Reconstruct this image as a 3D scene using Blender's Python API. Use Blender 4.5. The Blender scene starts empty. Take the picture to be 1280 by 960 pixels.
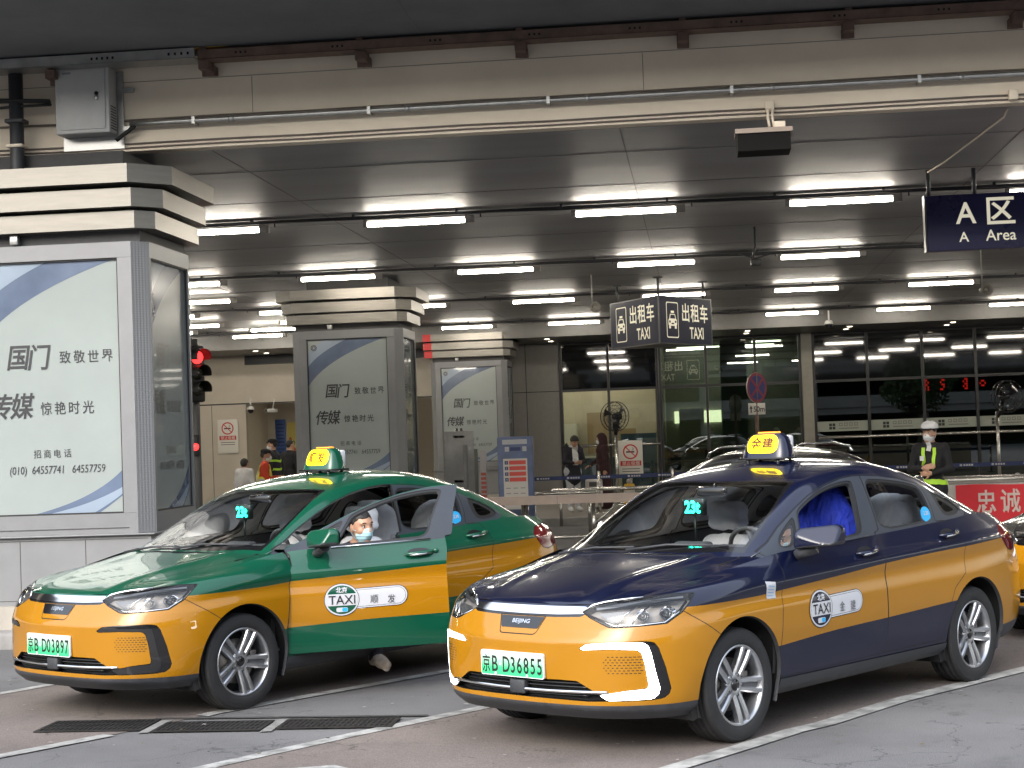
import bpy, bmesh, math, random
import numpy as np
from mathutils import Vector, Matrix
from mathutils.bvhtree import BVHTree

sc = bpy.context.scene
C = bpy.context.collection
R = math.radians
random.seed(7)
# ------------------------------------------------------------------ camera
cam_d = bpy.data.cameras.new('camera')
cam = bpy.data.objects.new('camera', cam_d)
C.objects.link(cam)
sc.camera = cam
cam_d.sensor_width = 36.0
cam_d.lens = 2142.77 / 1280 * 36.0
cam_d.clip_start = 0.1
cam_d.clip_end = 3000
_r, _u, _f = ((0.99337258, 0.10937775, -0.03531878), (0.03851431, -0.02724144, 0.99888666),
              (-0.10829384, 0.99362690, 0.03127351))
cam.matrix_world = Matrix(((_r[0], _u[0], -_f[0], 0), (_r[1], _u[1], -_f[1], 0),
                           (_r[2], _u[2], -_f[2], 1.752), (0, 0, 0, 1)))
# ------------------------------------------------------------------ overcast daylight
SUN_EL, SUN_AZ = R(30), R(205)       # azimuth measured from +Y clockwise: high and behind the camera
w = bpy.data.worlds.new('World')
sc.world = w
w.use_nodes = True
wn = w.node_tree
sky = wn.nodes.new('ShaderNodeTexSky')
sky.sky_type = 'NISHITA'
sky.sun_disc = False
sky.sun_elevation = SUN_EL
sky.sun_rotation = SUN_AZ
sky.air_density = 1.2
sky.dust_density = 2.0
sky.ozone_density = 1.0
bg = wn.nodes['Background']
bg.inputs['Strength'].default_value = 0.15
hs = wn.nodes.new('ShaderNodeHueSaturation')      # overcast: nearly colourless sky
hs.inputs['Saturation'].default_value = .45
wn.links.new(sky.outputs['Color'], hs.inputs['Color'])
# an overcast sky is brighter overhead than at the horizon
tcw = wn.nodes.new('ShaderNodeTexCoord')
spw = wn.nodes.new('ShaderNodeSeparateXYZ')
wn.links.new(tcw.outputs['Generated'], spw.inputs[0])
mrw = wn.nodes.new('ShaderNodeMapRange')
mrw.inputs['From Min'].default_value = 0.0
mrw.inputs['From Max'].default_value = 0.9
mrw.inputs['To Min'].default_value = 0.75
mrw.inputs['To Max'].default_value = 2.3
wn.links.new(spw.outputs['Z'], mrw.inputs['Value'])
vmw = wn.nodes.new('ShaderNodeVectorMath')
vmw.operation = 'SCALE'
wn.links.new(hs.outputs['Color'], vmw.inputs[0])
wn.links.new(mrw.outputs['Result'], vmw.inputs['Scale'])
wn.links.new(vmw.outputs['Vector'], bg.inputs['Color'])
sun_d = bpy.data.lights.new('sun', 'SUN')
sun_d.energy = 0.6
sun_d.angle = R(40)
sun_d.color = (1.0, 0.94, 0.85)
sun = bpy.data.objects.new('sun', sun_d)
C.objects.link(sun)
_d = Vector((math.sin(SUN_AZ) * math.cos(SUN_EL), math.cos(SUN_AZ) * math.cos(SUN_EL), math.sin(SUN_EL)))
sun.rotation_euler = _d.to_track_quat('Z', 'Y').to_euler()
sun.location = (0, -10, 30)
sc.view_settings.view_transform = 'Standard'
sc.view_settings.look = 'None'
sc.view_settings.exposure = 1.22
sc.view_settings.gamma = 1.0
sc.view_settings.use_curve_mapping = False
sc.render.engine = 'CYCLES'
sc.cycles.max_bounces = 8
sc.cycles.diffuse_bounces = 3
sc.cycles.glossy_bounces = 4
sc.cycles.transmission_bounces = 8
sc.cycles.transparent_max_bounces = 16
sc.cycles.caustics_reflective = False
sc.cycles.caustics_refractive = False
sc.cycles.sample_clamp_indirect = 4.0
sc.cycles.use_denoising = True
try:
    sc.cycles.denoiser = 'OPENIMAGEDENOISE'
except Exception:
    pass
# ------------------------------------------------------------------ materials
MATS = {}
def mat(name, col=(.5, .5, .5), rough=.5, metal=0., spec=.5, coat=0., noise=0., scale=8., bump=0., bscale=60., emit=None, estr=1., stretch=None):
    """principled material; noise = relative brightness variation of the colour, bump = fine relief"""
    if name in MATS:
        return MATS[name]
    m = bpy.data.materials.new(name)
    m.use_nodes = True
    nt = m.node_tree
    b = nt.nodes['Principled BSDF']
    b.inputs['Base Color'].default_value = (*col, 1)
    b.inputs['Roughness'].default_value = rough
    b.inputs['Metallic'].default_value = metal
    b.inputs['Specular IOR Level'].default_value = spec
    if coat:
        b.inputs['Coat Weight'].default_value = coat
        b.inputs['Coat Roughness'].default_value = .03
    if emit:
        b.inputs['Emission Color'].default_value = (*emit, 1)
        b.inputs['Emission Strength'].default_value = estr
    if noise or bump:
        tc = nt.nodes.new('ShaderNodeTexCoord')
        mp = nt.nodes.new('ShaderNodeMapping')
        nt.links.new(tc.outputs['Object'], mp.inputs['Vector'])
        if stretch:
            mp.inputs['Scale'].default_value = stretch
    if noise:
        n = nt.nodes.new('ShaderNodeTexNoise')
        n.inputs['Scale'].default_value = scale
        n.inputs['Detail'].default_value = 6
        n.inputs['Roughness'].default_value = .62
        nt.links.new(mp.outputs['Vector'], n.inputs['Vector'])
        r = nt.nodes.new('ShaderNodeMapRange')
        r.inputs['From Min'].default_value = .3
        r.inputs['From Max'].default_value = .7
        r.inputs['To Min'].default_value = 1 - noise
        r.inputs['To Max'].default_value = 1 + noise
        nt.links.new(n.outputs['Fac'], r.inputs['Value'])
        mx = nt.nodes.new('ShaderNodeVectorMath')
        mx.operation = 'SCALE'
        mx.inputs[0].default_value = col
        nt.links.new(r.outputs['Result'], mx.inputs['Scale'])
        nt.links.new(mx.outputs['Vector'], b.inputs['Base Color'])
        r2 = nt.nodes.new('ShaderNodeMapRange')
        r2.inputs['From Min'].default_value = .3
        r2.inputs['From Max'].default_value = .7
        r2.inputs['To Min'].default_value = max(.02, rough - .08 * min(1, noise * 4))
        r2.inputs['To Max'].default_value = min(1, rough + .08 * min(1, noise * 4))
        nt.links.new(n.outputs['Fac'], r2.inputs['Value'])
        nt.links.new(r2.outputs['Result'], b.inputs['Roughness'])
    if bump:
        n2 = nt.nodes.new('ShaderNodeTexNoise')
        n2.inputs['Scale'].default_value = bscale
        n2.inputs['Detail'].default_value = 4
        nt.links.new(mp.outputs['Vector'], n2.inputs['Vector'])
        bp = nt.nodes.new('ShaderNodeBump')
        bp.inputs['Strength'].default_value = bump
        bp.inputs['Distance'].default_value = .01
        nt.links.new(n2.outputs['Fac'], bp.inputs['Height'])
        nt.links.new(bp.outputs['Normal'], b.inputs['Normal'])
    MATS[name] = m
    return m

def glass_mat(name, tint=(.9, .95, .93), dens=.15, rough=.0, ior=1.5):
    """thin pane: clear pass-through tinted, plus Fresnel reflection"""
    if name in MATS:
        return MATS[name]
    m = bpy.data.materials.new(name)
    m.use_nodes = True
    nt = m.node_tree
    nt.nodes.remove(nt.nodes['Principled BSDF'])
    out = nt.nodes['Material Output']
    t = nt.nodes.new('ShaderNodeBsdfTransparent')
    t.inputs['Color'].default_value = (*[c * (1 - dens) for c in tint], 1)
    g = nt.nodes.new('ShaderNodeBsdfGlossy')
    g.inputs['Roughness'].default_value = rough
    g.inputs['Color'].default_value = (1, 1, 1, 1)
    fr = nt.nodes.new('ShaderNodeFresnel')
    fr.inputs['IOR'].default_value = ior
    mx = nt.nodes.new('ShaderNodeMixShader')
    nt.links.new(fr.outputs['Fac'], mx.inputs['Fac'])
    nt.links.new(t.outputs['BSDF'], mx.inputs[1])
    nt.links.new(g.outputs['BSDF'], mx.inputs[2])
    nt.links.new(mx.outputs['Shader'], out.inputs['Surface'])
    MATS[name] = m
    return m

def lamp_mat(name, col, strength):
    if name in MATS:
        return MATS[name]
    m = bpy.data.materials.new(name)
    m.use_nodes = True
    b = m.node_tree.nodes['Principled BSDF']
    b.inputs['Base Color'].default_value = (*col, 1)
    b.inputs['Emission Color'].default_value = (*col, 1)
    b.inputs['Emission Strength'].default_value = strength
    MATS[name] = m
    return m

# ------------------------------------------------------------------ objects
def thing(name, label, cat, loc=(0, 0, 0), rotz=0, group=None):
    o = bpy.data.objects.new(name, None)
    C.objects.link(o)
    o.empty_display_size = .2
    o.location = loc
    o.rotation_euler = (0, 0, rotz)
    o['label'] = label
    o['category'] = cat
    if group:
        o['group'] = group
    return o
def tag(o, label, cat, group=None):
    o['label'] = label
    o['category'] = cat
    if group:
        o['group'] = group
    return o
def structure(o):
    o['kind'] = 'structure'
    return o

class MB:
    """collects shapes with material slots and links them as ONE mesh object"""
    def __init__(s):
        s.v, s.f, s.m, s.sm = [], [], [], []
    def add(s, verts, faces, mi=0, smooth=False):
        o = len(s.v)
        s.v.extend([tuple(map(float, p)) for p in verts])
        for f in faces:
            s.f.append([i + o for i in f])
            s.m.append(mi)
            s.sm.append(smooth)
        return s
    def box(s, x0, x1, y0, y1, z0, z1, mi=0, M=None):
        x0, x1 = min(x0, x1), max(x0, x1); y0, y1 = min(y0, y1), max(y0, y1); z0, z1 = min(z0, z1), max(z0, z1)
        v = [(x0, y0, z0), (x1, y0, z0), (x1, y1, z0), (x0, y1, z0), (x0, y0, z1), (x1, y0, z1), (x1, y1, z1), (x0, y1, z1)]
        if M is not None:
            v = [M @ Vector(p) for p in v]
        return s.add(v, [(0, 3, 2, 1), (4, 5, 6, 7), (0, 1, 5, 4), (1, 2, 6, 5), (2, 3, 7, 6), (3, 0, 4, 7)], mi)
    def rbox(s, x0, x1, y0, y1, z0, z1, r=.01, mi=0, seg=2, M=None):
        """box with rounded edges"""
        bm = bmesh.new()
        bmesh.ops.create_cube(bm, size=1)
        for v in bm.verts:
            v.co = Vector(((x0 + x1) / 2 + v.co.x * (x1 - x0), (y0 + y1) / 2 + v.co.y * (y1 - y0), (z0 + z1) / 2 + v.co.z * (z1 - z0)))
        bmesh.ops.bevel(bm, geom=bm.edges[:], offset=r, segments=seg, profile=.5, affect='EDGES')
        if M is not None:
            bm.transform(M)
        bm.verts.ensure_lookup_table()
        s.add([v.co for v in bm.verts], [[v.index for v in f.verts] for f in bm.faces], mi, True)
        bm.free()
        return s
    def tube(s, pts, r, mi=0, n=10, caps=True, smooth=True):
        pts = [Vector(p) for p in pts]
        rs = r if hasattr(r, '__len__') else [r] * len(pts)
        vs, fs = [], []
        up = None
        for i, p in enumerate(pts):
            t = (pts[min(i + 1, len(pts) - 1)] - pts[max(i - 1, 0)]).normalized()
            if up is None:
                up = Vector((0, 0, 1)) if abs(t.z) < .9 else Vector((1, 0, 0))
            a = t.cross(up)
            if a.length < 1e-4:
                a = t.orthogonal()
            a.normalize()
            b = t.cross(a).normalized()
            up = -b if b.dot(up) < 0 else b
            b = up
            a = b.cross(t).normalized()
            for k in range(n):
                q = 2 * math.pi * k / n
                vs.append(p + (a * math.cos(q) + b * math.sin(q)) * rs[i])
        for i in range(len(pts) - 1):
            for k in range(n):
                fs.append((i * n + k, i * n + (k + 1) % n, (i + 1) * n + (k + 1) % n, (i + 1) * n + k))
        s.add(vs, fs, mi, smooth)
        if caps:
            o = len(s.v) - len(vs)
            s.f.append([o + k for k in range(n)][::-1]); s.m.append(mi); s.sm.append(False)
            s.f.append([o + (len(pts) - 1) * n + k for k in range(n)]); s.m.append(mi); s.sm.append(False)
        return s
    def cyl(s, c, r, h, axis='z', mi=0, n=20):
        d = {'x': (1, 0, 0), 'y': (0, 1, 0), 'z': (0, 0, 1)}[axis]
        c = Vector(c); d = Vector(d)
        return s.tube([c, c + d * h], r, mi, n)
    def lathe(s, prof, c=(0, 0, 0), axis='z', n=32, mi=0, smooth=True):
        """profile of (radius, height) revolved about an axis through c"""
        vs, fs = [], []
        for (r, h) in prof:
            for k in range(n):
                a = 2 * math.pi * k / n
                x, y = r * math.cos(a), r * math.sin(a)
                p = {'z': (x, y, h), 'y': (x, h, y), 'x': (h, x, y)}[axis]
                vs.append((c[0] + p[0], c[1] + p[1], c[2] + p[2]))
        for i in range(len(prof) - 1):
            for k in range(n):
                q = (i * n + k, i * n + (k + 1) % n, (i + 1) * n + (k + 1) % n, (i + 1) * n + k)
                fs.append(q if axis != 'y' else q[::-1])
        return s.add(vs, fs, mi, smooth)
    def prism(s, poly, h0, h1, plane='xy', mi=0):
        """extrude a 2d polygon; plane names the two axes of the polygon, extruded along the third"""
        n = len(poly)
        def P(a, b, h):
            return {'xy': (a, b, h), 'xz': (a, h, b), 'yz': (h, a, b)}[plane]
        vs = [P(a, b, h0) for a, b in poly] + [P(a, b, h1) for a, b in poly]
        fs = [tuple(range(n))[::-1], tuple(range(n, 2 * n))] + [(i, (i + 1) % n, n + (i + 1) % n, n + i) for i in range(n)]
        return s.add(vs, fs, mi)
    def ball(s, c, r, mi=0, n=16, M=None):
        rx, ry, rz = r if hasattr(r, '__len__') else (r, r, r)
        vs, fs = [], []
        m = n // 2
        for i in range(m + 1):
            t = math.pi * i / m
            for k in range(n):
                a = 2 * math.pi * k / n
                p = Vector((rx * math.sin(t) * math.cos(a), ry * math.sin(t) * math.sin(a), rz * math.cos(t)))
                if M is not None:
                    p = M @ p
                vs.append((c[0] + p[0], c[1] + p[1], c[2] + p[2]))
        for i in range(m):
            for k in range(n):
                fs.append((i * n + k, (i + 1) * n + k, (i + 1) * n + (k + 1) % n, i * n + (k + 1) % n))
        return s.add(vs, fs, mi, True)
    def text(s, body, size, M, mi=0, bold=0., align='CENTER', shear=0., sx=1., extr=0.):
        v, f = text_mesh(body, size, bold, align, shear, extr)
        s.add([M @ Vector((p[0] * sx, p[1], p[2])) for p in v], f, mi)
        return s
    def build(s, name, mats, parent=None, normals_fix=False):
        me = bpy.data.meshes.new(name)
        me.from_pydata(s.v, [], s.f)
        for m in (mats if isinstance(mats, (list, tuple)) else [mats]):
            me.materials.append(m)
        me.polygons.foreach_set('material_index', s.m)
        me.polygons.foreach_set('use_smooth', s.sm)
        me.update()
        if normals_fix:
            bm = bmesh.new(); bm.from_mesh(me)
            bmesh.ops.remove_doubles(bm, verts=bm.verts, dist=1e-5)
            bmesh.ops.recalc_face_normals(bm, faces=bm.faces)
            bm.to_mesh(me); bm.free()
        o = bpy.data.objects.new(name, me)
        C.objects.link(o)
        if parent:
            o.parent = parent
        return o

_TXT = {}
def text_mesh(body, size, bold=0., align='CENTER', shear=0., extr=0.):
    """lettering as mesh data in its own xy plane, centred on the origin when align is CENTER"""
    k = (body, bold, align, shear, extr)
    if k not in _TXT:
        cu = bpy.data.curves.new('lettering', 'FONT')
        cu.body = body
        cu.size = 1
        cu.align_x = align
        cu.align_y = 'CENTER'
        cu.offset = bold
        cu.shear = shear
        cu.extrude = extr
        cu.resolution_u = 3
        o = bpy.data.objects.new('lettering', cu)
        C.objects.link(o)
        dg = bpy.context.evaluated_depsgraph_get()
        me = bpy.data.meshes.new_from_object(o.evaluated_get(dg), depsgraph=dg)
        v = np.zeros(len(me.vertices) * 3)
        me.vertices.foreach_get('co', v)
        v = v.reshape(-1, 3)
        f = [tuple(p.vertices) for p in me.polygons]
        if align == 'CENTER' and len(v):
            v[:, :2] -= (v[:, :2].max(0) + v[:, :2].min(0)) / 2
        _TXT[k] = (v, f)
        bpy.data.objects.remove(o)
        bpy.data.curves.remove(cu)
        bpy.data.meshes.remove(me)
    v, f = _TXT[k]
    return v * size, f

def frame(origin, xdir, ydir):
    """matrix that lays an xy drawing on a plane through origin"""
    x = Vector(xdir).normalized(); y = Vector(ydir)
    y = (y - x * y.dot(x)).normalized()
    z = x.cross(y)
    return Matrix(((x.x, y.x, z.x, origin[0]), (x.y, y.y, z.y, origin[1]), (x.z, y.z, z.z, origin[2]), (0, 0, 0, 1)))
def FRONT(x, y, z):
    """drawing plane that faces the camera side (-y)"""
    return frame((x, y, z), (1, 0, 0), (0, 0, 1))

def rrect(x0, x1, y0, y1, r, n=5):
    out = []
    for cx, cy, a0 in ((x1 - r, y1 - r, 0), (x0 + r, y1 - r, 90), (x0 + r, y0 + r, 180), (x1 - r, y0 + r, 270)):
        for k in range(n + 1):
            a = R(a0 + 90 * k / n)
            out.append((cx + r * math.cos(a), cy + r * math.sin(a)))
    return out

def copy_tree(o, parent=None):
    c = o.copy()
    C.objects.link(c)
    if parent:
        c.parent = parent
    for ch in o.children:
        copy_tree(ch, c)
    return c

# ------------------------------------------------------------------ smooth solids: signed distance + surface nets
def sd_capsule(P, a, b, ra, rb):
    a = np.asarray(a, float); b = np.asarray(b, float)
    ab = b - a
    t = np.clip(((P - a) @ ab) / max(ab @ ab, 1e-9), 0, 1)
    return np.linalg.norm(P - a - t[:, None] * ab, axis=1) - (ra + (rb - ra) * t)
def sd_ell(P, c, r, M=None):
    q = P - np.asarray(c, float)
    if M is not None:
        q = q @ np.asarray(M)          # columns = local axes
    r = np.asarray(r, float)
    k0 = np.linalg.norm(q / r, axis=1)
    k1 = np.linalg.norm(q / (r * r), axis=1)
    return np.where(k1 > 1e-9, k0 * (k0 - 1) / np.maximum(k1, 1e-9), -r.min())
def smin(a, b, k):
    if k <= 0:
        return np.minimum(a, b)
    h = np.clip(.5 + .5 * (b - a) / k, 0, 1)
    return b + (a - b) * h - k * h * (1 - h)
def surface_nets(F, lo, hi, step):
    """F(points)->signed distance; returns verts, quads of the zero surface"""
    lo = np.asarray(lo, float); hi = np.asarray(hi, float)
    n = np.ceil((hi - lo) / step).astype(int) + 1
    ax = [lo[i] + step * np.arange(n[i]) for i in range(3)]
    G = np.stack(np.meshgrid(*ax, indexing='ij'), -1).reshape(-1, 3)
    D = np.concatenate([F(G[i:i + 400000]) for i in range(0, len(G), 400000)]).reshape(n)
    S = D < 0
    cells = np.zeros(n - 1, int)
    for dx in (0, 1):
        for dy in (0, 1):
            for dz in (0, 1):
                cells += S[dx:n[0] - 1 + dx, dy:n[1] - 1 + dy, dz:n[2] - 1 + dz]
    act = (cells > 0) & (cells < 8)
    idx = -np.ones(n - 1, int)
    ijk = np.argwhere(act)
    idx[tuple(ijk.T)] = np.arange(len(ijk))
    acc = np.zeros((len(ijk), 3)); cnt = np.zeros(len(ijk))
    cor = [(a, b, c) for a in (0, 1) for b in (0, 1) for c in (0, 1)]
    for i in range(8):
        for j in range(i + 1, 8):
            d = np.subtract(cor[j], cor[i])
            if np.abs(d).sum() != 1:
                continue
            A = D[tuple((ijk + cor[i]).T)]; B = D[tuple((ijk + cor[j]).T)]
            m = (A < 0) != (B < 0)
            t = np.where(m, A / np.where(m, A - B, 1), 0)
            acc += np.where(m[:, None], np.array(cor[i]) + t[:, None] * d, 0)
            cnt += m
    V = lo + step * (ijk + acc / np.maximum(cnt, 1)[:, None])
    Q = []
    for a in range(3):
        b, c = (a + 1) % 3, (a + 2) % 3
        sl0 = [slice(None)] * 3; sl1 = [slice(None)] * 3
        sl0[a] = slice(0, n[a] - 1); sl1[a] = slice(1, n[a])
        ch = S[tuple(sl0)] != S[tuple(sl1)]
        e = np.argwhere(ch)
        ok = (e[:, b] > 0) & (e[:, c] > 0) & (e[:, b] < n[b] - 1) & (e[:, c] < n[c] - 1)
        e = e[ok]
        def at(db, dc):
            q = e.copy(); q[:, b] += db; q[:, c] += dc
            return idx[tuple(q.T)]
        q = np.stack([at(-1, -1), at(0, -1), at(0, 0), at(-1, 0)], 1)
        fl = S[tuple(e.T)]
        q[~fl] = q[~fl][:, ::-1]
        Q.append(q)
    return V, np.concatenate(Q)
# ================================================================== ground
def asphalt_mat(name, c1, c2, stain):
    m = mat(name, c1, .82, bump=.35, bscale=90)
    nt = m.node_tree
    b = nt.nodes['Principled BSDF']
    tc = nt.nodes.new('ShaderNodeTexCoord')
    def noise(scale, detail=6, rough=.6):
        n = nt.nodes.new('ShaderNodeTexNoise')
        n.inputs['Scale'].default_value = scale
        n.inputs['Detail'].default_value = detail
        n.inputs['Roughness'].default_value = rough
        nt.links.new(tc.outputs['Object'], n.inputs['Vector'])
        return n
    def ramp(src, p0, p1, col0, col1):
        r = nt.nodes.new('ShaderNodeValToRGB')
        r.color_ramp.elements[0].position = p0
        r.color_ramp.elements[1].position = p1
        r.color_ramp.elements[0].color = (*col0, 1)
        r.color_ramp.elements[1].color = (*col1, 1)
        nt.links.new(src, r.inputs['Fac'])
        return r
    def mix(kind, fac, a, b_):
        x = nt.nodes.new('ShaderNodeMixRGB')
        x.blend_type = kind
        if isinstance(fac, float):
            x.inputs[0].default_value = fac
        else:
            nt.links.new(fac, x.inputs[0])
        nt.links.new(a, x.inputs[1])
        nt.links.new(b_, x.inputs[2])
        return x
    big = ramp(noise(.55).outputs['Fac'], .35, .68, c1, c2)
    fine = ramp(noise(140, 3, .7).outputs['Fac'], .35, .70, (.55, .55, .55), (1.35, 1.35, 1.33))
    a = mix('MULTIPLY', 1.0, big.outputs['Color'], fine.outputs['Color'])
    st = ramp(noise(2.3, 8, .68).outputs['Fac'], .56, .70, (0, 0, 0), (1, 1, 1))
    sc_ = nt.nodes.new('ShaderNodeRGB')
    sc_.outputs[0].default_value = (*stain, 1)
    fm = nt.nodes.new('ShaderNodeMath'); fm.operation = 'MULTIPLY'; fm.inputs[1].default_value = .8
    nt.links.new(st.outputs['Color'], fm.inputs[0])
    c = mix('MIX', fm.outputs[0], a.outputs['Color'], sc_.outputs[0])
    # hairline cracks
    vo = nt.nodes.new('ShaderNodeTexVoronoi')
    vo.feature = 'DISTANCE_TO_EDGE'
    vo.inputs['Scale'].default_value = 1.1
    wv = nt.nodes.new('ShaderNodeVectorMath'); wv.operation = 'ADD'
    wn_ = noise(3.0, 5, .6)
    sc2 = nt.nodes.new('ShaderNodeVectorMath'); sc2.operation = 'SCALE'; sc2.inputs['Scale'].default_value = .5
    nt.links.new(wn_.outputs['Color'], sc2.inputs[0])
    nt.links.new(tc.outputs['Object'], wv.inputs[0]); nt.links.new(sc2.outputs[0], wv.inputs[1])
    nt.links.new(wv.outputs[0], vo.inputs['Vector'])
    ck = ramp(vo.outputs['Distance'], .002, .009, (.45, .45, .45), (1, 1, 1))
    pm = ramp(noise(.9).outputs['Fac'], .50, .56, (1, 1, 1), (0, 0, 0))
    ck2 = mix('LIGHTEN', 1.0, ck.outputs['Color'], pm.outputs['Color'])
    d = mix('MULTIPLY', 1.0, c.outputs['Color'], ck2.outputs['Color'])
    nt.links.new(d.outputs['Color'], b.inputs['Base Color'])
    return m
M_ASPH = asphalt_mat('asphalt', (.118, .116, .119), (.182, .179, .180), (.080, .077, .076))
M_BAY = asphalt_mat('red_brown_bay_coating', (.138, .114, .104), (.200, .168, .150), (.092, .082, .077))
M_LINE = mat('worn_white_line_paint', (.29, .288, .275), .75, noise=.55, scale=7, bump=.2, bscale=90)
M_PAVE = mat('pavement_stone', (.24, .22, .20), .6, noise=.2, scale=1.5, bump=.1, bscale=30)
M_KERB = mat('kerb_stone', (.27, .26, .25), .75, noise=.2, scale=5)

g = MB()
g.add([(-400, -400, 0), (400, -400, 0), (400, 400, 0), (-400, 400, 0)], [(0, 1, 2, 3)])
structure(g.build('ground', M_ASPH))
def sheet(name, poly, z, m):
    b = MB()
    b.add([(p[0], p[1], z) for p in poly], [tuple(range(len(poly)))])
    o = b.build(name, m, normals_fix=False)
    if o.data.polygons[0].normal.z < 0:
        o.data.flip_normals()
    return structure(o)
L1 = [(-6.9, 9.25), (-5.19, 12.17), (-4.89, 12.73), (-3.2, 15.4)]
L2 = [(-5.3, 7.55), (-4.14, 9.62), (-3.64, 10.40), (-3.27, 11.08), (-2.6, 12.02), (-1.97, 12.90), (-.2, 15.4)]
L3 = [(-3.75, 7.6), (-2.78, 9.19), (-2.14, 10.17), (-1.4, 11.22), (1.1, 14.9)]
L4 = [(-1.4, 7.1), (-.2, 9.02), (.22, 9.66), (.47, 10.06), (.66, 10.28), (1.18, 11.10), (2.22, 12.42), (4.3, 15.5)]
sheet('parking_bay_surface', L1 + L2[::-1], .004, M_BAY)
sheet('parking_bay_surface', L3 + L4[::-1], .004, M_BAY)
def line_poly(pts, w_):
    a, b = [], []
    for i, p in enumerate(pts):
        q0 = Vector(pts[max(i - 1, 0)]); q1 = Vector(pts[min(i + 1, len(pts) - 1)])
        d = (q1 - q0).normalized(); n = Vector((-d.y, d.x)) * w_ / 2
        a.append((p[0] + n.x, p[1] + n.y)); b.append((p[0] - n.x, p[1] - n.y))
    return a + b[::-1]
for pts, w_ in ((L1, .10), (L2[:2] + [(-3.70, 10.30)], .11), ([(-3.31, 10.98)] + L2[3:], .11), (L3, .11), (L4, .13)):
    sheet('painted_line', line_poly(pts, w_), .008, M_LINE)
sheet('painted_marking', [(-2.95, 8.7), (-2.35, 8.95), (-1.95, 9.12), (-2.05, 9.22), (-2.5, 9.06), (-2.72, 9.20), (-2.85, 9.10)], .008, M_LINE)
# pavement along the terminal
b = MB()
b.box(-60, 60, 33.7, 58, 0, .15, 0)
b.rbox(-60, 60, 33.4, 33.697, -.05, .155, .02, 1)
structure(b.build('pavement', [M_PAVE, M_KERB]))
# traffic islands that carry the advertising columns
for (px0, px1, y0, y1) in ((-7.6, -4.75, 14.95, 17.2), (-7.5, -4.75, 28.3, 31.0)):
    b = MB()
    b.rbox(px0, px1, y0, y1, -.05, .15, .03)
    structure(b.build('kerb_island', M_KERB))

# ================================================================== canopy and ceiling
M_CEIL = mat('dark_ceiling_sheet', (.25, .25, .256), .55, noise=.22, scale=.9, stretch=(.35, 1.6, 1))
M_SEAM = mat('ceiling_seam', (.15, .15, .15), .8)
M_BEAM = mat('painted_beam_beige', (.83, .72, .575), .7, noise=.07, scale=1.3, bump=.05, bscale=14)
M_BEAMD = mat('cable_brown', (.16, .13, .11), .7)
M_SLAB = mat('dark_soffit_concrete', (.15, .152, .158), .85, noise=.2, scale=1.2, bump=.2, bscale=8)
b = MB()
b.box(-45, 35, 15.75, 42.0, 4.57, 4.72, 0)
for y in np.arange(17.1, 42, 2.22):
    b.box(-45, 35, y, y + .012, 4.566, 4.569, 1)
for x in np.arange(-43.1, 35, 3.86):
    b.box(x, x + .010, 15.76, 42, 4.5665, 4.5695, 1)
structure(b.build('ceiling', [M_CEIL, M_SEAM]))
b = MB()
b.box(-45, 35, 42.0, 45.0, 4.20, 4.72, 0)
for x in np.arange(-43, 35, 1.25):
    b.box(x, x + .01, 42.01, 44.9, 4.197, 4.1995, 1)
structure(b.build('entrance_soffit', [mat('entrance_soffit_panel', (.12, .117, .11), .4, noise=.08), M_SEAM]))
b = MB()
b.box(-45, 35, 13.2, 15.60, 5.44, 5.9, 0)
for x in np.arange(-44, 35, 5.2):
    b.box(x, x + .02, 13.21, 15.59, 5.437, 5.4395, 1)
structure(b.build('upper_deck_slab', [M_SLAB, M_SEAM]))
# the long beam with its lower flange
b = MB()
b.box(-45, 35, 15.60, 15.98, 4.69, 5.44, 0)
b.box(-45, 35, 15.585, 15.98, 4.573, 4.689, 0)
for x in np.arange(-44.2, 35, 3.65):
    b.box(x, x + .006, 15.597, 15.5995, 4.88, 5.22, 1)
b.box(-45, 35, 15.597, 15.5995, 5.225, 5.231, 1)
b.box(-45, 35, 15.597, 15.5995, 4.868, 4.873, 1)
bm_o = b.build('canopy_beam', [M_BEAM, mat('beam_joint', (.30, .25, .20), .8)])
tag(bm_o, 'long beige painted beam over the taxi lane under the dark deck', 'beam')

M_GALV = mat('galvanised_steel', (.42, .42, .41), .38, .85, noise=.15, scale=9)
M_RUST = mat('rusty_brown_steel', (.15, .10, .078), .75, .2, noise=.35, scale=6, bump=.2, bscale=40)
b = MB()
n = 80
pts = [(-5.2 + 40 * i / n, 15.50, 4.812 + .0 * i) for i in range(n + 1)]
b.tube(pts, .026, 0, 10)
for x in np.arange(-4.6, 34, 1.66):
    b.box(x, x + .03, 15.47, 15.60, 4.780, 4.848, 0)
    b.cyl((x + .35, 15.50, 4.812), .031, .05, 'x', 0, 10)
tag(b.build('conduit_pipe', M_GALV), 'galvanised conduit pipe clipped along the middle of the beige beam', 'pipe')
for z, y, r_, lab in ((4.862, 15.575, .011, 'thin dark cable stretched just above the galvanised conduit on the beam'), (4.640, 15.572, .009, 'upper of the two thin cables along the beam foot'), (4.602, 15.572, .008, 'lower of the two thin cables along the beam foot')):
    b = MB()
    b.tube([(-12 + 46 * i / 60, y, z + .004 * math.sin(i * 2.1)) for i in range(61)], r_, 0, 6)
    tag(b.build('cable', M_BEAMD), lab, 'cable', 'cables along the beam')
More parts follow.
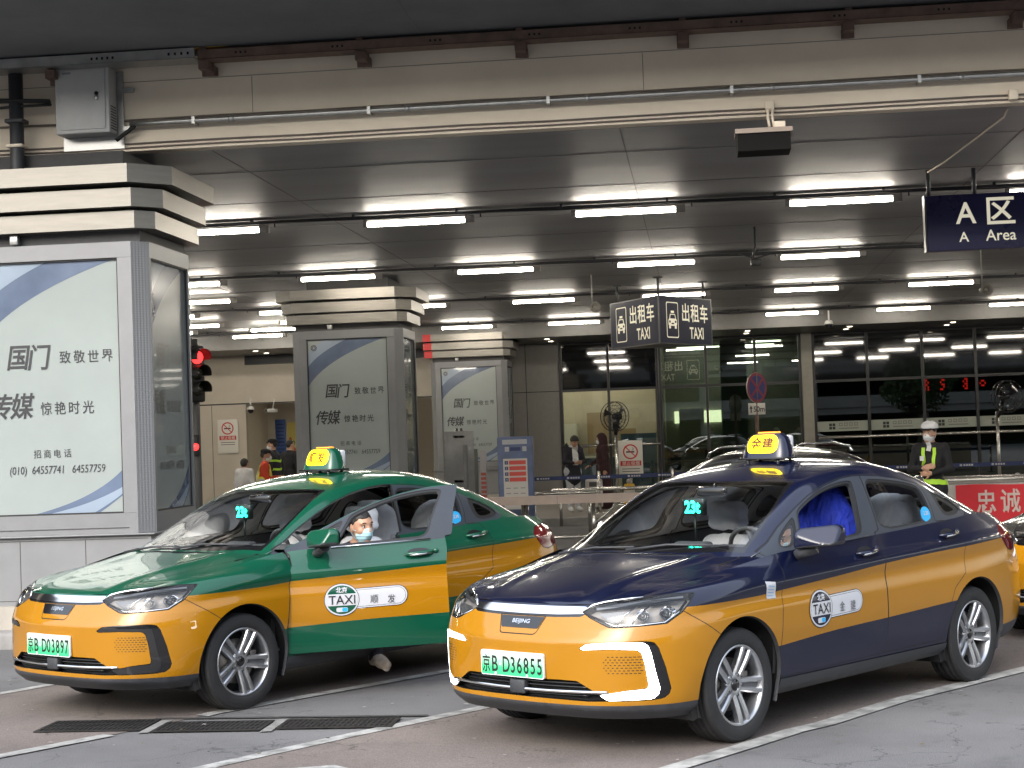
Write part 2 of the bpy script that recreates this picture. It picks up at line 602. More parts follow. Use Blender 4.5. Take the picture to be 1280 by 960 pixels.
# cable tray on brackets
tray = thing('cable_tray', 'rusty brown cable tray hung high along the beam', 'cable tray', (0, 0, 0))
b = MB()
b.box(-4.45, 35, 15.22, 15.235, 5.32, 5.405, 0)
b.box(-4.45, 35, 15.22, 15.42, 5.318, 5.325, 0)
b.box(-4.45, 35, 15.405, 15.42, 5.325, 5.405, 0)
for x in np.arange(-4.1, 35, .9):
    for k in range(3):
        b.box(x + k * .045, x + k * .045 + .018, 15.218, 15.2205, 5.352, 5.372, 1)
b.build('trough', [M_RUST, M_DARKX] if 'M_DARKX' in globals() else [M_RUST, mat('slot_black', (.006, .006, .006), .9)], tray)
for x in np.arange(-11.72, 35, 1.462):
    b = MB()
    b.box(x - .045, x + .045, 15.25, 15.595, 5.235, 5.312, 0)
    b.box(x - .055, x + .055, 15.40, 15.43, 5.20, 5.44, 0)
    b.box(x - .03, x + .03, 15.245, 15.40, 5.325, 5.435, 0)
    b.cyl((x, 15.238, 5.27), .012, .014, 'y', 0, 8)
    b.build('bracket', M_RUST, tray)
b = MB()
b.box(-9.5, -4.47, 15.18, 15.195, 5.33, 5.42, 0)
b.box(-9.5, -4.47, 15.18, 15.44, 5.326, 5.334, 0)
for x in (-5.45, -5.40, -5.35, -5.30, -5.25, -4.72, -4.66, -4.60, -4.54):
    b.box(x, x + .02, 15.1785, 15.1805, 5.36, 5.385, 1)
tag(b.build('cable_tray', [M_GALV, mat('slot_black', (.006, .006, .006), .9)]), 'bright galvanised tray length above the grey cabinet', 'cable tray')
for k, (amp, zz, col) in enumerate(((.03, 5.445, (.55, .33, .04)), (.02, 5.43, (.48, .20, .03)), (.025, 5.452, (.03, .03, .03)))):
    b = MB()
    b.tube([(-9 + 5.6 * i / 40, 15.27 + .04 * k, zz + amp * math.sin(i * .37 + k * 1.3) * .5) for i in range(41)] if k < 2 else [(-6 + 8 * i / 40, 15.30, zz - .015 + amp * .4 * math.sin(i * .3)) for i in range(41)], .009, 0, 6)
    tag(b.build('cable', mat('cable_%d' % k, col, .6)), ('yellow cable lying loose on the bright tray', 'orange cable lying loose on the bright tray', 'black cable trailing over the rusty tray')[k], 'cable', 'loose cables on the tray')

# grey cabinet on its backing plate
cab = thing('junction_cabinet', 'grey steel cabinet with louvres fixed to the beam at left', 'cabinet', (0, 0, 0))
M_CABG = mat('cabinet_grey_paint', (.50, .50, .49), .45, noise=.06, scale=6)
b = MB()
b.rbox(-5.86, -5.34, 15.34, 15.56, 4.72, 5.34, .012, 0)
b.rbox(-5.815, -5.375, 15.328, 15.342, 4.755, 5.315, .006, 0)
b.cyl((-5.455, 15.315, 5.085), .018, .02, 'y', 2, 12)
b.rbox(-5.47, -5.44, 15.312, 15.33, 5.02, 5.065, .005, 1)
b.box(-5.78, -5.70, 15.3255, 15.328, 5.275, 5.295, 3)
for r_ in range(9):
    for k in range(5):
        b.box(-5.3405, -5.336, 15.375 + k * .03, 15.395 + k * .03, 4.76 + r_ * .026, 4.768 + r_ * .026, 2)
b.build('housing', [M_CABG, M_GALV, mat('slot_black', (.006, .006, .006), .9), mat('label_grey', (.25, .25, .27), .5)], cab)
b = MB()
b.add([(-5.90, 15.24, 5.345), (-5.30, 15.24, 5.345), (-5.27, 15.58, 5.365), (-5.90, 15.58, 5.365), (-5.90, 15.24, 5.375), (-5.30, 15.24, 5.375), (-5.27, 15.58, 5.395), (-5.90, 15.58, 5.395)],
      [(0, 3, 2, 1), (4, 5, 6, 7), (0, 1, 5, 4), (1, 2, 6, 5), (2, 3, 7, 6), (3, 0, 4, 7)])
b.build('rain_hood', M_CABG, cab)
b = MB()
b.box(-5.87, -5.28, 15.562, 15.58, 4.60, 5.33, 0)
b.box(-5.28, -5.17, 15.53, 15.56, 5.12, 5.16, 0)
b.box(-5.28, -5.17, 15.53, 15.56, 4.76, 4.80, 0)
b.build('backing_plate', M_GALV, cab)
b = MB()
b.tube([(-5.33, 15.47, 4.66), (-5.2, 15.5, 4.76), (-5.14, 15.5, 4.81)], .02, 0, 8)
b.build('cable_entry', M_RUBBERX if 'M_RUBBERX' in globals() else mat('black_cable', (.012, .012, .012), .6), cab)
b = MB()
b.tube([(-6.27, 15.42, 3.5), (-6.27, 15.42, 5.40)], .066, 0, 16)
b.rbox(-6.36, -6.18, 15.34, 15.50, 4.86, 4.90, .01, 0)
b.rbox(-6.35, -6.19, 15.34, 15.50, 4.63, 4.66, .01, 1)
tag(b.build('downpipe', [mat('dark_pipe', (.035, .037, .042), .5), M_BEAM]), 'dark vertical drainpipe beside the grey cabinet on the beam', 'pipe')
b = MB()
for k in range(3):
    b.tube([(-12 + i * .32, 15.40 - .02 * k, 4.98 + .05 * k - .04 * math.sin(i * .6 + k)) for i in range(20)], .014, 0, 6)
tag(b.build('cable', mat('black_cable', (.012, .012, .012), .6)), 'bundle of sagging black cables left of the drainpipe', 'cable', 'cables along the beam')

# floodlight box hung under the beam
fl = thing('floodlight', 'rectangular floodlight hung from the beam on a twin bent conduit', 'floodlight', (0, 0, 0))
b = MB()
b.box(.42, .88, 15.10, 15.45, 4.19, 4.36, 0)
b.box(.40, .90, 15.08, 15.12, 4.345, 4.385, 1)
b.box(.40, .90, 15.43, 15.47, 4.345, 4.385, 1)
b.box(.40, .435, 15.12, 15.43, 4.345, 4.385, 1)
b.box(.865, .90, 15.12, 15.43, 4.345, 4.385, 1)
b.build('lamp_body', [mat('floodlight_black', (.012, .011, .011), .8, spec=.1), mat('floodlight_tan_trim', (.33, .26, .21), .5)], fl)
b = MB()
b.rbox(.69, .77, 15.52, 15.60, 4.60, 4.70, .008, 0)
for x in (.71, .75):
    b.tube([(x, 15.52, 4.62), (x, 15.42, 4.60), (x - .01, 15.33, 4.52), (x, 15.28, 4.42)], .012, 0, 8)
b.rbox(.74, .84, 15.1, 15.3, 4.385, 4.44, .008, 0)
b.build('conduit_hook', M_BEAM, fl)
b = MB()
b.rbox(2.83, 2.91, 15.50, 15.585, 4.59, 4.68, .008, 0)
b.tube([(2.86, 15.53, 4.60), (2.9, 16.2, 4.555), (2.72, 18.8, 4.553), (2.62, 19.4, 4.54)], .009, 0, 6)
tag(b.build('junction_box', M_BEAM), 'small beige junction box at the right end of the beam foot', 'box')

# ================================================================== ceiling lights
M_TUBE = lamp_mat('lamp_tube_white', (1.0, .92, .79), 33.0)
M_TRACK = mat('lamp_track_dark', (.045, .045, .05), .5, .3)
M_HOUS = mat('lamp_housing_grey', (.30, .28, .26), .5)
ROWS = [(20.72, -.80), (27.25, -.60), (33.75, -.42), (40.7, -.33)]
def make_light(x, y, label):
    t = thing('ceiling_light', label, 'ceiling light', (x, y, 4.43), 0, 'tube lights under the canopy')
    b = MB()
    b.tube([(-.6, 0, 0), (.6, 0, 0)], .026, 0, 10)
    b.build('tube', M_TUBE, t)
    b = MB()
    b.box(-.60, .60, -.045, .045, .040, .065, 0)
    b.rbox(.605, .72, -.045, .045, -.035, .06, .008, 0)
    b.rbox(-.66, -.605, -.035, .035, -.03, .06, .006, 0)
    b.build('housing', M_HOUS, t)
    return t
first = None
spots = []
for r_, (y, x0) in enumerate(ROWS):
    for k in range(-6, 9):
        x = x0 + 2.57 * k
        spots.append((x, y, r_, k))
for x, y in ((-9.08, 30.6), (-11.6, 30.6), (-8.4, 36.6), (-11.0, 36.6), (-9.6, 38.6), (-12.2, 38.6)):
    spots.append((x, y, 4, 0))
NTH = {-5: 'sixth', -4: 'fifth', -3: 'fourth', -2: 'third', -1: 'second', 0: 'first', 1: 'first', 2: 'second', 3: 'third', 4: 'fourth', 5: 'fifth', 6: 'sixth', 7: 'seventh', 8: 'eighth'}
ROWN = ('nearest', 'second', 'third', 'farthest')
import zlib
for x, y, r_, k in spots:
    px = 640 + 2142.77 * (x / y + .1093)
    py = 545 - 2142.77 * 2.68 / y
    if r_ < 4:
        row = ('nearest', 'second', 'third', 'farthest')[r_]
        if k == 0:
            lab = 'lit tube of the %s row, closest above the taxi sign' % row
        elif k > 0:
            lab = 'lit tube of the %s row, %s right of the taxi sign' % (row, NTH[k])
        else:
            lab = 'lit tube of the %s row, %s left of the taxi sign' % (row, NTH[k + 1] if k < -1 else 'first')
    else:
        lab = 'extra lit tube between rows over the hall entrance, %s %s' % ('far left' if x < -10.2 else 'left', {30.6: 'front', 36.6: 'middle', 38.6: 'rear'}[y])
    if first is None:
        first = make_light(x, y, lab)
    else:
        c = copy_tree(first)
        c.location = (x, y, 4.43)
        c['label'] = lab
for r_, (y, x0) in enumerate(ROWS):
    b = MB()
    b.box(-45, 35, y - .05, y + .05, 4.505, 4.53, 0)
    b.box(-45, 35, y + .055, y + .09, 4.51, 4.55, 0)
    for x in np.arange(-44, 35, 1.285):
        b.box(x, x + .03, y - .03, y + .03, 4.53, 4.57, 0)
        b.box(x + .3, x + .315, y - .01, y + .01, 4.46, 4.505, 0)
    b.tube([(-44.5 + 79 * i / 120, y - .07, 4.50 + .012 * math.sin(i * 1.7)) for i in range(121)], .010, 0, 6)
    tag(b.build('light_track', M_TRACK), 'dark metal track carrying the %s row of tube lights' % ROWN[r_], 'light track', 'light tracks on the ceiling')
# downlights in the entrance soffit
M_DOWN = lamp_mat('downlight', (1.0, .86, .66), 9.0)
b0 = None
for x in np.arange(-13.75, 9, 2.5):
    for y in (42.9, 44.0):
        lab = 'small recessed downlight in the entrance soffit'
        if b0 is None:
            b = MB()
            b.lathe([(0, 0), (.07, 0)], (0, 0, 0), 'z', 16, 0)
            b.lathe([(.07, -.002), (.095, -.004), (.10, .002)], (0, 0, 0), 'z', 16, 1)
            b0 = b.build('downlight', [M_DOWN, M_HOUS])
            o = b0
        else:
            o = b0.copy(); C.objects.link(o)
        o.location = (x, y, 4.194)
        tag(o, lab, 'downlight', 'downlights in the entrance soffit')

# ================================================================== advertising columns
M_ALU = mat('grey_anodised_frame', (.20, .204, .212), .45, .3, noise=.06, scale=5)
M_ALUP = mat('grey_plinth_panel', (.20, .203, .208), .5, noise=.10, scale=1.6)
M_BAND = mat('brushed_steel_band', (.235, .222, .198), .40, .6, noise=.14, scale=2.2, stretch=(1, 1, 8))
M_CORE = mat('column_core_dark', (.06, .058, .058), .7, noise=.2)
M_ADBG = mat('ad_poster_pale', (.315, .35, .34), .16, coat=.7, noise=.05, scale=1.2)
M_ADW = mat('ad_swoosh_blue', (.125, .16, .235), .16, coat=.7, noise=.18, scale=1.5)
M_ADW2 = mat('ad_swoosh_light', (.28, .34, .42), .16, coat=.7, noise=.08, scale=1.5)
M_INK = mat('ad_ink_dark', (.035, .035, .04), .3)
M_BEIGE = mat('beige_base_stripe', (.36, .33, .285), .7, noise=.15, scale=3)
def knurl():
    m = mat('knurled_corner_post', (.23, .234, .242), .5, .2)
    nt = m.node_tree
    tc = nt.nodes.new('ShaderNodeTexCoord')
    v = nt.nodes.new('ShaderNodeTexVoronoi')
    v.inputs['Scale'].default_value = 45
    v.inputs['Randomness'].default_value = 0
    bp = nt.nodes.new('ShaderNodeBump'); bp.inputs['Strength'].default_value = .3; bp.inputs['Distance'].default_value = .01
    nt.links.new(tc.outputs['Object'], v.inputs['Vector'])
    nt.links.new(v.outputs['Distance'], bp.inputs['Height'])
    nt.links.new(bp.outputs['Normal'], nt.nodes['Principled BSDF'].inputs['Normal'])
    return m
M_KNURL = knurl()
def poster(parent, w_, place, narrow=False):
    """poster of width w_, height 2.33 in its own xz drawing; place(x, z, lift) gives the 3d point"""
    H = 2.35
    b = MB()
    def P(pts, mi, lift):
        b.add([place(x, z, lift) for x, z in pts], [tuple(range(len(pts)))], mi)
    P([(0, 0), (w_, 0), (w_, H), (0, H)], 0, 0)
    def curve(p0, p1, p2, n=14):
        return [((1 - t) ** 2 * p0[0] + 2 * t * (1 - t) * p1[0] + t * t * p2[0], (1 - t) ** 2 * p0[1] + 2 * t * (1 - t) * p1[1] + t * t * p2[1]) for t in np.linspace(0, 1, n)]
    s = w_
    P([(0.0, H), (s * .95, H)][::1] + curve((s * .95, H), (s * .30, H * .93), (0, H * .62)), 1, .002) if False else None
    top = curve((0, H * .66), (s * .22, H * .86), (s * .98, H - .001)) + [(s * .52, H - .001)] + curve((s * .50, H - .001), (s * .12, H * .90), (0, H * .80))
    P(top, 1, .002)
    P([(0, H * .80 + .002)] + curve((0, H * .80 + .002), (s * .12, H * .90 + .002), (s * .50, H - .001)) + [(s * .2, H - .001), (0, H * .90)], 2, .0021)
    bot = curve((s * .36, .001), (s * .80, H * .055), (s - .001, H * .175)) + [(s - .001, H * .075)] + curve((s - .001, H * .075), (s * .90, H * .03), (s * .82, .001))
    P(bot, 1, .002)
    bot2 = curve((s * .46, .001), (s * .78, H * .035), (s - .001, H * .105)) + [(s - .001, H * .080)] + curve((s - .001, H * .080), (s * .88, H * .03), (s * .78, .001))
    P(bot2, 2, .0035)
    def T(txt, size, x, z, bold=0., shear=0., sx=1.):
        v, f = text_mesh(txt, size, bold, 'CENTER', shear)
        b.add([place(x + p[0] * sx * w_ / 1.57, z + p[1], .005) for p in v], f, 3)
    q = w_ / 1.57
    R_ = lambda d: w_ - d * q
    for i, ch in enumerate('国门'):
        T(ch, .250, R_(1.112 - i * .226), 1.465, .016, .18)
    for i, ch in enumerate('致敬世界'):
        T(ch, .128, R_(.606 - i * .152), 1.455, .004)
    for i, ch in enumerate('传媒'):
        T(ch, .250, R_(1.312 - i * .226), 1.015, .016, .18)
    for i, ch in enumerate('惊艳时光'):
        T(ch, .128, R_(.826 - i * .152), .985, .004)
    for i, ch in enumerate('招商电话'):
        T(ch, .085, R_(.936 - i * .110), .565, .0)
    T('(010)  64557741   64557759', .105, R_(.72), .405, 0., .12, .86)
    # small ring emblem at the top left
    for r_ in (.052, .032):
        n = 24
        ring = [(.13 * q + r_ * math.cos(2 * math.pi * k / n), H - .14 + r_ * math.sin(2 * math.pi * k / n)) for k in range(n)]
        rin = [(.13 * q + (r_ - .012) * math.cos(2 * math.pi * k / n), H - .14 + (r_ - .012) * math.sin(2 * math.pi * k / n)) for k in range(n)]
        b.add([place(x, z, .005) for x, z in ring + rin], [(k, (k + 1) % n, n + (k + 1) % n, n + k) for k in range(n)], 3)
    return b.build('poster', [M_ADBG, M_ADW, M_ADW2, M_INK], parent)

def make_pillar(x1, y0, label, w_=1.92, d_=1.5):
    """x1: right edge of the light box, y0: front face"""
    t = thing('advertising_pillar', label, 'pillar', (x1 - w_ / 2, y0 + d_ / 2, 0), 0, 'advertising pillars under the canopy')
    W, D = w_ / 2, d_ / 2
    b = MB()
    b.box(-W + .25, W - .25, -D + .2, D - .2, 0, 4.57, 0)
    b.build('column_core', M_CORE, t)
    b = MB()
    b.box(-W - .10, W + .10, -D - .08, D + .08, .15, .36, 0)
    b.build('base_stripe', M_BEIGE, t)
    b = MB()
    b.box(-W + .02, W - .02, -D + .02, D - .02, .36, .985, 0)
    for x in (-W + .02 + (2 * W - .04) * k / 3 for k in (1, 2)):
        b.box(x - .003, x + .003, -D + .0175, -D + .02, .40, .95, 1)
    for z in (.40, .95):
        b.box(-W + .05, W - .05, -D + .0175, -D + .02, z - .003, z + .003, 1)
    b.box(W - .02, W - .0175, -.003, .003, .40, .95, 1)
    b.build('plinth', [M_ALUP, M_CORE], t)
    # light box: corner posts, rails and posters behind glass
    b = MB()
    z0, z1 = 1.0, 3.69
    ch = .13
    for sx in (-1, 1):
        for sy in (-1, 1):
            q = [(sx * W, sy * (D - ch)), (sx * (W - ch), sy * D), (sx * (W - ch), sy * (D - .10)), (sx * (W - .10), sy * (D - ch))]
            b.prism(q if sx * sy < 0 else q[::-1], z0, z1, 'xy', 1)
    for sy in (-1, 1):
        ya, yb = sy * D, sy * (D - .10)
        b.box(-W + ch + .002, W - ch - .002, ya, yb, z0, z0 + .185, 0)
        b.box(-W + ch + .002, W - ch - .002, ya, yb, z1 - .145, z1, 0)
        b.box(-W + ch + .002, -W + ch + .135, ya, yb, z0 + .187, z1 - .147, 0)
        b.box(W - ch - .135, W - ch - .002, ya, yb, z0 + .187, z1 - .147, 0)
        b.box(-W + ch + .09, W - ch - .09, ya + sy * .008, ya, z0 + .05, z0 + .056, 2)
    for sx in (-1, 1):
        xa, xb = sx * W, sx * (W - .10)
        b.box(xa, xb, -D + ch + .002, D - ch - .002, z0, z0 + .185, 0)
        b.box(xa, xb, -D + ch + .002, D - ch - .002, z1 - .145, z1, 0)
        b.box(xa, xb, -D + ch + .002, -D + ch + .05, z0 + .187, z1 - .147, 0)
        b.box(xa, xb, D - ch - .05, D - ch - .002, z0 + .187, z1 - .147, 0)
    b.box(-W + .1, W - .1, -D + .1, D - .1, z1 - .03, z1 - .002, 0)
    b.rbox(-W - .025, W + .025, -D - .025, D + .025, z0 - .018, z0 - .001, .005, 0)
    b.build('light_box_frame', [M_ALU, M_KNURL, M_CORE], t)
    aw = 2 * (W - ch - .135)
    for sy in (-1, 1):
        poster(t, aw, (lambda x, z, l, sy=sy: ((-sy if sy > 0 else 1) * (x - aw / 2), sy * (D - .045 + l), 1.19 + z)))
    dw = 2 * (D - ch - .05)
    for sx in (-1, 1):
        poster(t, dw, (lambda x, z, l, sx=sx: (sx * (W - .045 + l), sx * (x - dw / 2), 1.19 + z)), True)
    # dark seal line round each poster
    s = MB()
    for sy in (-1, 1):
        y = sy * (D - .022)
        for x0, x1_, za, zb in ((-aw / 2, aw / 2, z0 + .185, z0 + .20), (-aw / 2, aw / 2, z1 - .16, z1 - .145), (-aw / 2, -aw / 2 + .014, z0 + .201, z1 - .161), (aw / 2 - .014, aw / 2, z0 + .201, z1 - .161)):
            s.box(x0, x1_, y - .006, y + .006, za, zb, 0)
    for sx in (-1, 1):
        x = sx * (W - .022)
        for ya, yb, za, zb in ((-dw / 2, dw / 2, z0 + .185, z0 + .20), (-dw / 2, dw / 2, z1 - .16, z1 - .145), (-dw / 2, -dw / 2 + .012, z0 + .201, z1 - .161), (dw / 2 - .012, dw / 2, z0 + .201, z1 - .161)):
            s.box(x - .006, x + .006, ya, yb, za, zb, 0)
    s.build('seal', mat('black_seal', (.012, .012, .013), .6), t)
    # three stepped steel bands with cut corners
    for e, za, zb in ((.26, 4.20, 4.37), (.17, 3.99, 4.16), (.09, 3.80, 3.96)):
        b = MB()
        X, Y_ = W + e, D + e
        c = .06 + e
        oc = [(-X, -Y_ + c), (-X + c, -Y_), (X - c, -Y_), (X, -Y_ + c), (X, Y_ - c), (X - c, Y_), (-X + c, Y_), (-X, Y_ - c)]
        b.prism(oc, za, zb, 'xy', 0)
        b.build('cap_band', M_BAND, t)
    b = MB()
    b.box(-W + .06, W - .06, -D + .06, D - .06, z1, 4.40, 0)
    b.build('neck', M_CORE, t)
    b = MB()
    b.rbox(-.32, -.24, -D - .03, -D + .04, 3.70, 3.79, .008, 0)
    b.build('lock_hook', M_GALV, t)
    return t
make_pillar(-5.03, 15.3, 'nearest and largest advertising pillar, at the left behind the green taxi')
make_pillar(-4.98, 28.7, 'middle advertising pillar, rising behind the green taxi roof sign')
make_pillar(-4.72, 42.2, 'farthest and smallest advertising pillar, with red ends on its steel bands')
def red_ends():
    t = [o for o in bpy.data.objects if o.name.startswith('advertising_pillar')][-1]
    b = MB()
    for e, za, zb in ((.26, 4.20, 4.37), (.17, 3.99, 4.16), (.09, 3.80, 3.96)):
        X, Y_, c = .96 + e, .75 + e, .06 + e
        b.box(-X + c - .18, -X + c + .02, -Y_ - .004, -Y_ + .02, za - .003, zb + .003, 0)
    b.build('red_band_end', mat('band_red_paint', (.50, .03, .03), .5), t)
red_ends()
# ================================================================== terminal front
FY = 45.0
M_MULL = mat('black_mullion', (.012, .012, .014), .4)
M_SPAN = mat('black_spandrel_glass', (.006, .007, .008), .03, spec=.8)
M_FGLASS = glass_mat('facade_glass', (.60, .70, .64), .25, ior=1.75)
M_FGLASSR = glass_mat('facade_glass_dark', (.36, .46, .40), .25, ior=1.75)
M_WALLG = mat('grey_wall_panel', (.24, .23, .215), .5, noise=.06)
M_WALLB = mat('beige_wall_panel', (.50, .45, .37), .5, noise=.06, scale=2)
M_WALLW = mat('cream_wall', (.62, .56, .44), .6, noise=.05)
M_INFL = mat('terminal_floor', (.30, .28, .25), .2, noise=.1, scale=1)
M_WARM = lamp_mat('interior_warm_panel', (1.0, .90, .74), 7.0)
fac = thing('terminal_facade', 'glass and panel front of the terminal behind the pavement', 'building', (0, FY, 0))
def fbox(name, m, *bx):
    b = MB()
    for q in bx:
        b.box(*q)
    return b.build(name, m, fac)
# grey panel wall right of the far pillar
b = MB()
for x0, x1 in ((-5.2, -4.54), (-4.52, -3.66)):
    for z0, z1 in ((.15, 2.92), (2.94, 4.2)):
        b.box(x0, x1, 0, .15, z0, z1, 0)
b.box(-5.2, -3.66, .02, .14, .15, 4.2, 1)
b.build('grey_wall', [M_WALLG, M_MULL], fac)
def bay(xs, z0, zm, z1, glass, topmat, pane_name='window'):
    f = MB()
    for x in xs:
        f.box(x - .035, x + .035, -.04, .12, z0, z1, 0)
    for z in (z0 + .03, zm, z1 - .03):
        for i in range(len(xs) - 1):
            f.box(xs[i] + .036, xs[i + 1] - .036, -.035, .11, z - .035, z + .035, 0)
    f.build('mullions', M_MULL, fac)
    for i in range(len(xs) - 1):
        b = MB()
        b.box(xs[i] + .037, xs[i + 1] - .037, .03, .045, z0 + .066, zm - .036, 0)
        b.build(pane_name, glass, fac)
        b = MB()
        b.box(xs[i] + .037, xs[i + 1] - .037, .03, .045, zm + .036, z1 - .066, 0)
        b.build('upper_' + pane_name, topmat, fac)
bay([-3.61, -2.36, -1.08], .15, 2.93, 4.2, glass_mat('shop_glass', (.86, .90, .84), .08, ior=1.6), M_SPAN)
bay([-1.0, .20, 1.47, 2.62], .15, 2.93, 4.2, M_FGLASS, M_FGLASS)
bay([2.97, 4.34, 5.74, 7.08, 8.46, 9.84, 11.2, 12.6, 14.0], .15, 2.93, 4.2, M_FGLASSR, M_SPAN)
fbox('end_column', mat('facade_column_stone', (.27, .26, .22), .4, noise=.08), (2.66, 2.93, -.12, .3, .15, 4.2, 0))
fbox('dark_reveal', M_MULL, (2.935, 2.968, -.06, .3, .15, 4.2, 0))
# hall opening at the left: beige lintel, side wall
b = MB()
b.box(-30, -12.12, 0, .2, .15, 4.2, 0)
b.box(-12.118, -5.21, 0, .2, 2.92, 3.95, 0)
b.box(-12.118, -5.21, .01, .19, 3.96, 4.2, 1)
b.box(-14, -5.22, -.012, -.002, 2.90, 2.935, 1)
b.box(-13.062, -13.05, -.01, -.002, .15, 2.89, 1)
b.build('entrance_wall', [M_WALLB, M_MULL], fac)
# interior shell
b = MB()
b.box(-30, 15, 54, 54.2, .15, 4.2, 0) if False else None
b.box(-30, -5.2, 11, 11.2, .15, 4.2, 0)
b.box(-5.2, -5.0, .2, 11, .15, 4.2, 0)
b.box(-30, 15, .2, 11.2, 4.2, 4.3, 2)
b.box(-30, 15, .0, 11.2, .10, .154, 1)
b.box(-12.5, -12.3, .2, 3.0, .15, 4.2, 0)
b.box(-12.5, -11.2, 3.0, 3.2, .15, 4.2, 3)
b.box(-11.2, -9.9, 5.0, 5.2, .15, 4.2, 0)
b.build('hall_interior', [M_WALLW, M_INFL, mat('hall_ceiling', (.35, .31, .26), .6), M_WALLB], fac)
b = MB()
b.box(-5.0, -1.15, 5.8, 6.0, .15, 4.2, 0)
b.box(-1.0, 3.0, 5.8, 6.0, .15, 4.2, 2)
b.box(-1.15, -1.0, .3, 5.8, .15, 4.2, 0)
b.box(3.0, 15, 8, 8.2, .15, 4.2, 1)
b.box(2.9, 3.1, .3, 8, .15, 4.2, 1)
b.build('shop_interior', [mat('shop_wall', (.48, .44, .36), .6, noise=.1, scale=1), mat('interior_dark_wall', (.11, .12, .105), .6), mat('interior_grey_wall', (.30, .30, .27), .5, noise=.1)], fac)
# shop counters and shelves behind the first glass bay
b = MB()
b.box(-4.6, -2.45, 3.2, 3.9, .15, 1.1, 0)
b.box(-4.7, -2.35, 3.1, 4.0, 1.1, 1.15, 1)
b.box(-2.25, -1.25, 3.4, 4.0, .15, 1.75, 2)
b.box(-4.8, -3.6, 5.0, 5.7, .15, 2.1, 1)
b.box(-3.3, -2.6, 5.2, 5.7, 1.2, 2.4, 3)
b.box(-2.4, -1.9, 5.2, 5.7, 1.3, 1.9, 3)
b.build('shop_counter', [mat('counter_blue_grey', (.06, .10, .16), .4), mat('counter_white', (.6, .6, .55), .4), mat('drinks_cabinet_dark', (.03, .06, .09), .2), mat('shelf_wood', (.30, .22, .13), .5)], fac)
b = MB()
b.box(-.6, .1, 4.5, 4.9, .15, 2.4, 0)
b.box(.6, 1.3, 2.4, 3.0, .15, 4.2, 1)
b.box(-.9, 2.6, 5.0, 5.7, .15, 1.2, 2)
b.build('interior_column', [mat('display_board', (.30, .29, .22), .5), M_WALLG, mat('counter_green', (.06, .10, .07), .4)], fac)
b = MB()
for x0, x1, y0, y1 in ((-4.4, -2.6, 2.0, 2.5), (-2.3, -1.4, 2.0, 2.5), (-4.4, -1.6, 4.6, 4.9), (-.6, .4, 3.0, 3.2), (1.5, 2.3, 3.0, 3.2), (-.6, 2.2, 5.0, 5.15)):
    b.box(x0, x1, y0, y1, 4.17, 4.199, 0)
for x in np.arange(-12.5, -5.4, 1.3):
    for y in (1.2, 3.8, 6.5, 9.5):
        b.lathe([(0, 4.19), (.11, 4.19)], (x, y, 0), 'z', 14, 0)
b.build('interior_lamps', M_WARM, fac)
b = MB()
for x0, x1 in ((-.75, .0), (.12, .62)):
    b.box(x0, x1, 5.70, 5.78, 2.0, 2.35, 0)
b.build('backlit_menu', lamp_mat('menu_light', (1.0, .92, .62), 1.6), fac)
# frosted strip with small square marks on the right glass
b = MB()
for i, (x0, x1) in enumerate(((3.01, 4.30), (4.38, 5.70), (5.78, 7.04), (7.12, 8.42), (8.50, 9.8))):
    b.box(x0, x1, .018, .022, 1.62, 1.88, 0)
    for dx in (0, .085):
        for dz in (0, .085):
            b.box(x0 + .30 + dx, x0 + .37 + dx, .013, .0165, 1.67 + dz, 1.74 + dz, 1)
    for k in range(4):
        b.box(x0 + .55 + k * .13, x0 + .64 + k * .13, .013, .0165, 1.755, 1.835, 2)
        b.box(x0 + .565 + k * .13, x0 + .625 + k * .13, .0115, .0128, 1.772, 1.818, 0)
    b.box(x0 + .55, x0 + 1.05, .013, .0165, 1.68, 1.705, 2)
b.build('frosted_strip', [mat('frosted_film', (.33, .36, .31), .8), mat('film_mark_dark', (.03, .035, .03), .7), mat('film_mark_grey', (.16, .17, .15), .7)], fac)
# reflection of a red LED sign, built as glowing dots behind the right glass
b = MB()
for x, pat in ((5.80, ('1100', '1010', '1100', '1010', '1010')), (6.20, ('0110', '1000', '0110', '0010', '1100')), (6.78, ('0110', '1010', '0110', '1010', '0110')), (7.20, ('0000', '0110', '1001', '0110', '0000'))):
    for r_, row in enumerate(pat):
        for c_, ch in enumerate(row):
            if ch == '1':
                b.box(x + c_ * .042, x + c_ * .042 + .034, .30, .31, 2.83 - r_ * .06, 2.83 - r_ * .06 + .045, 0)
b.build('red_sign_reflection', lamp_mat('red_led_reflection', (1.0, .02, .02), 2.2), fac)
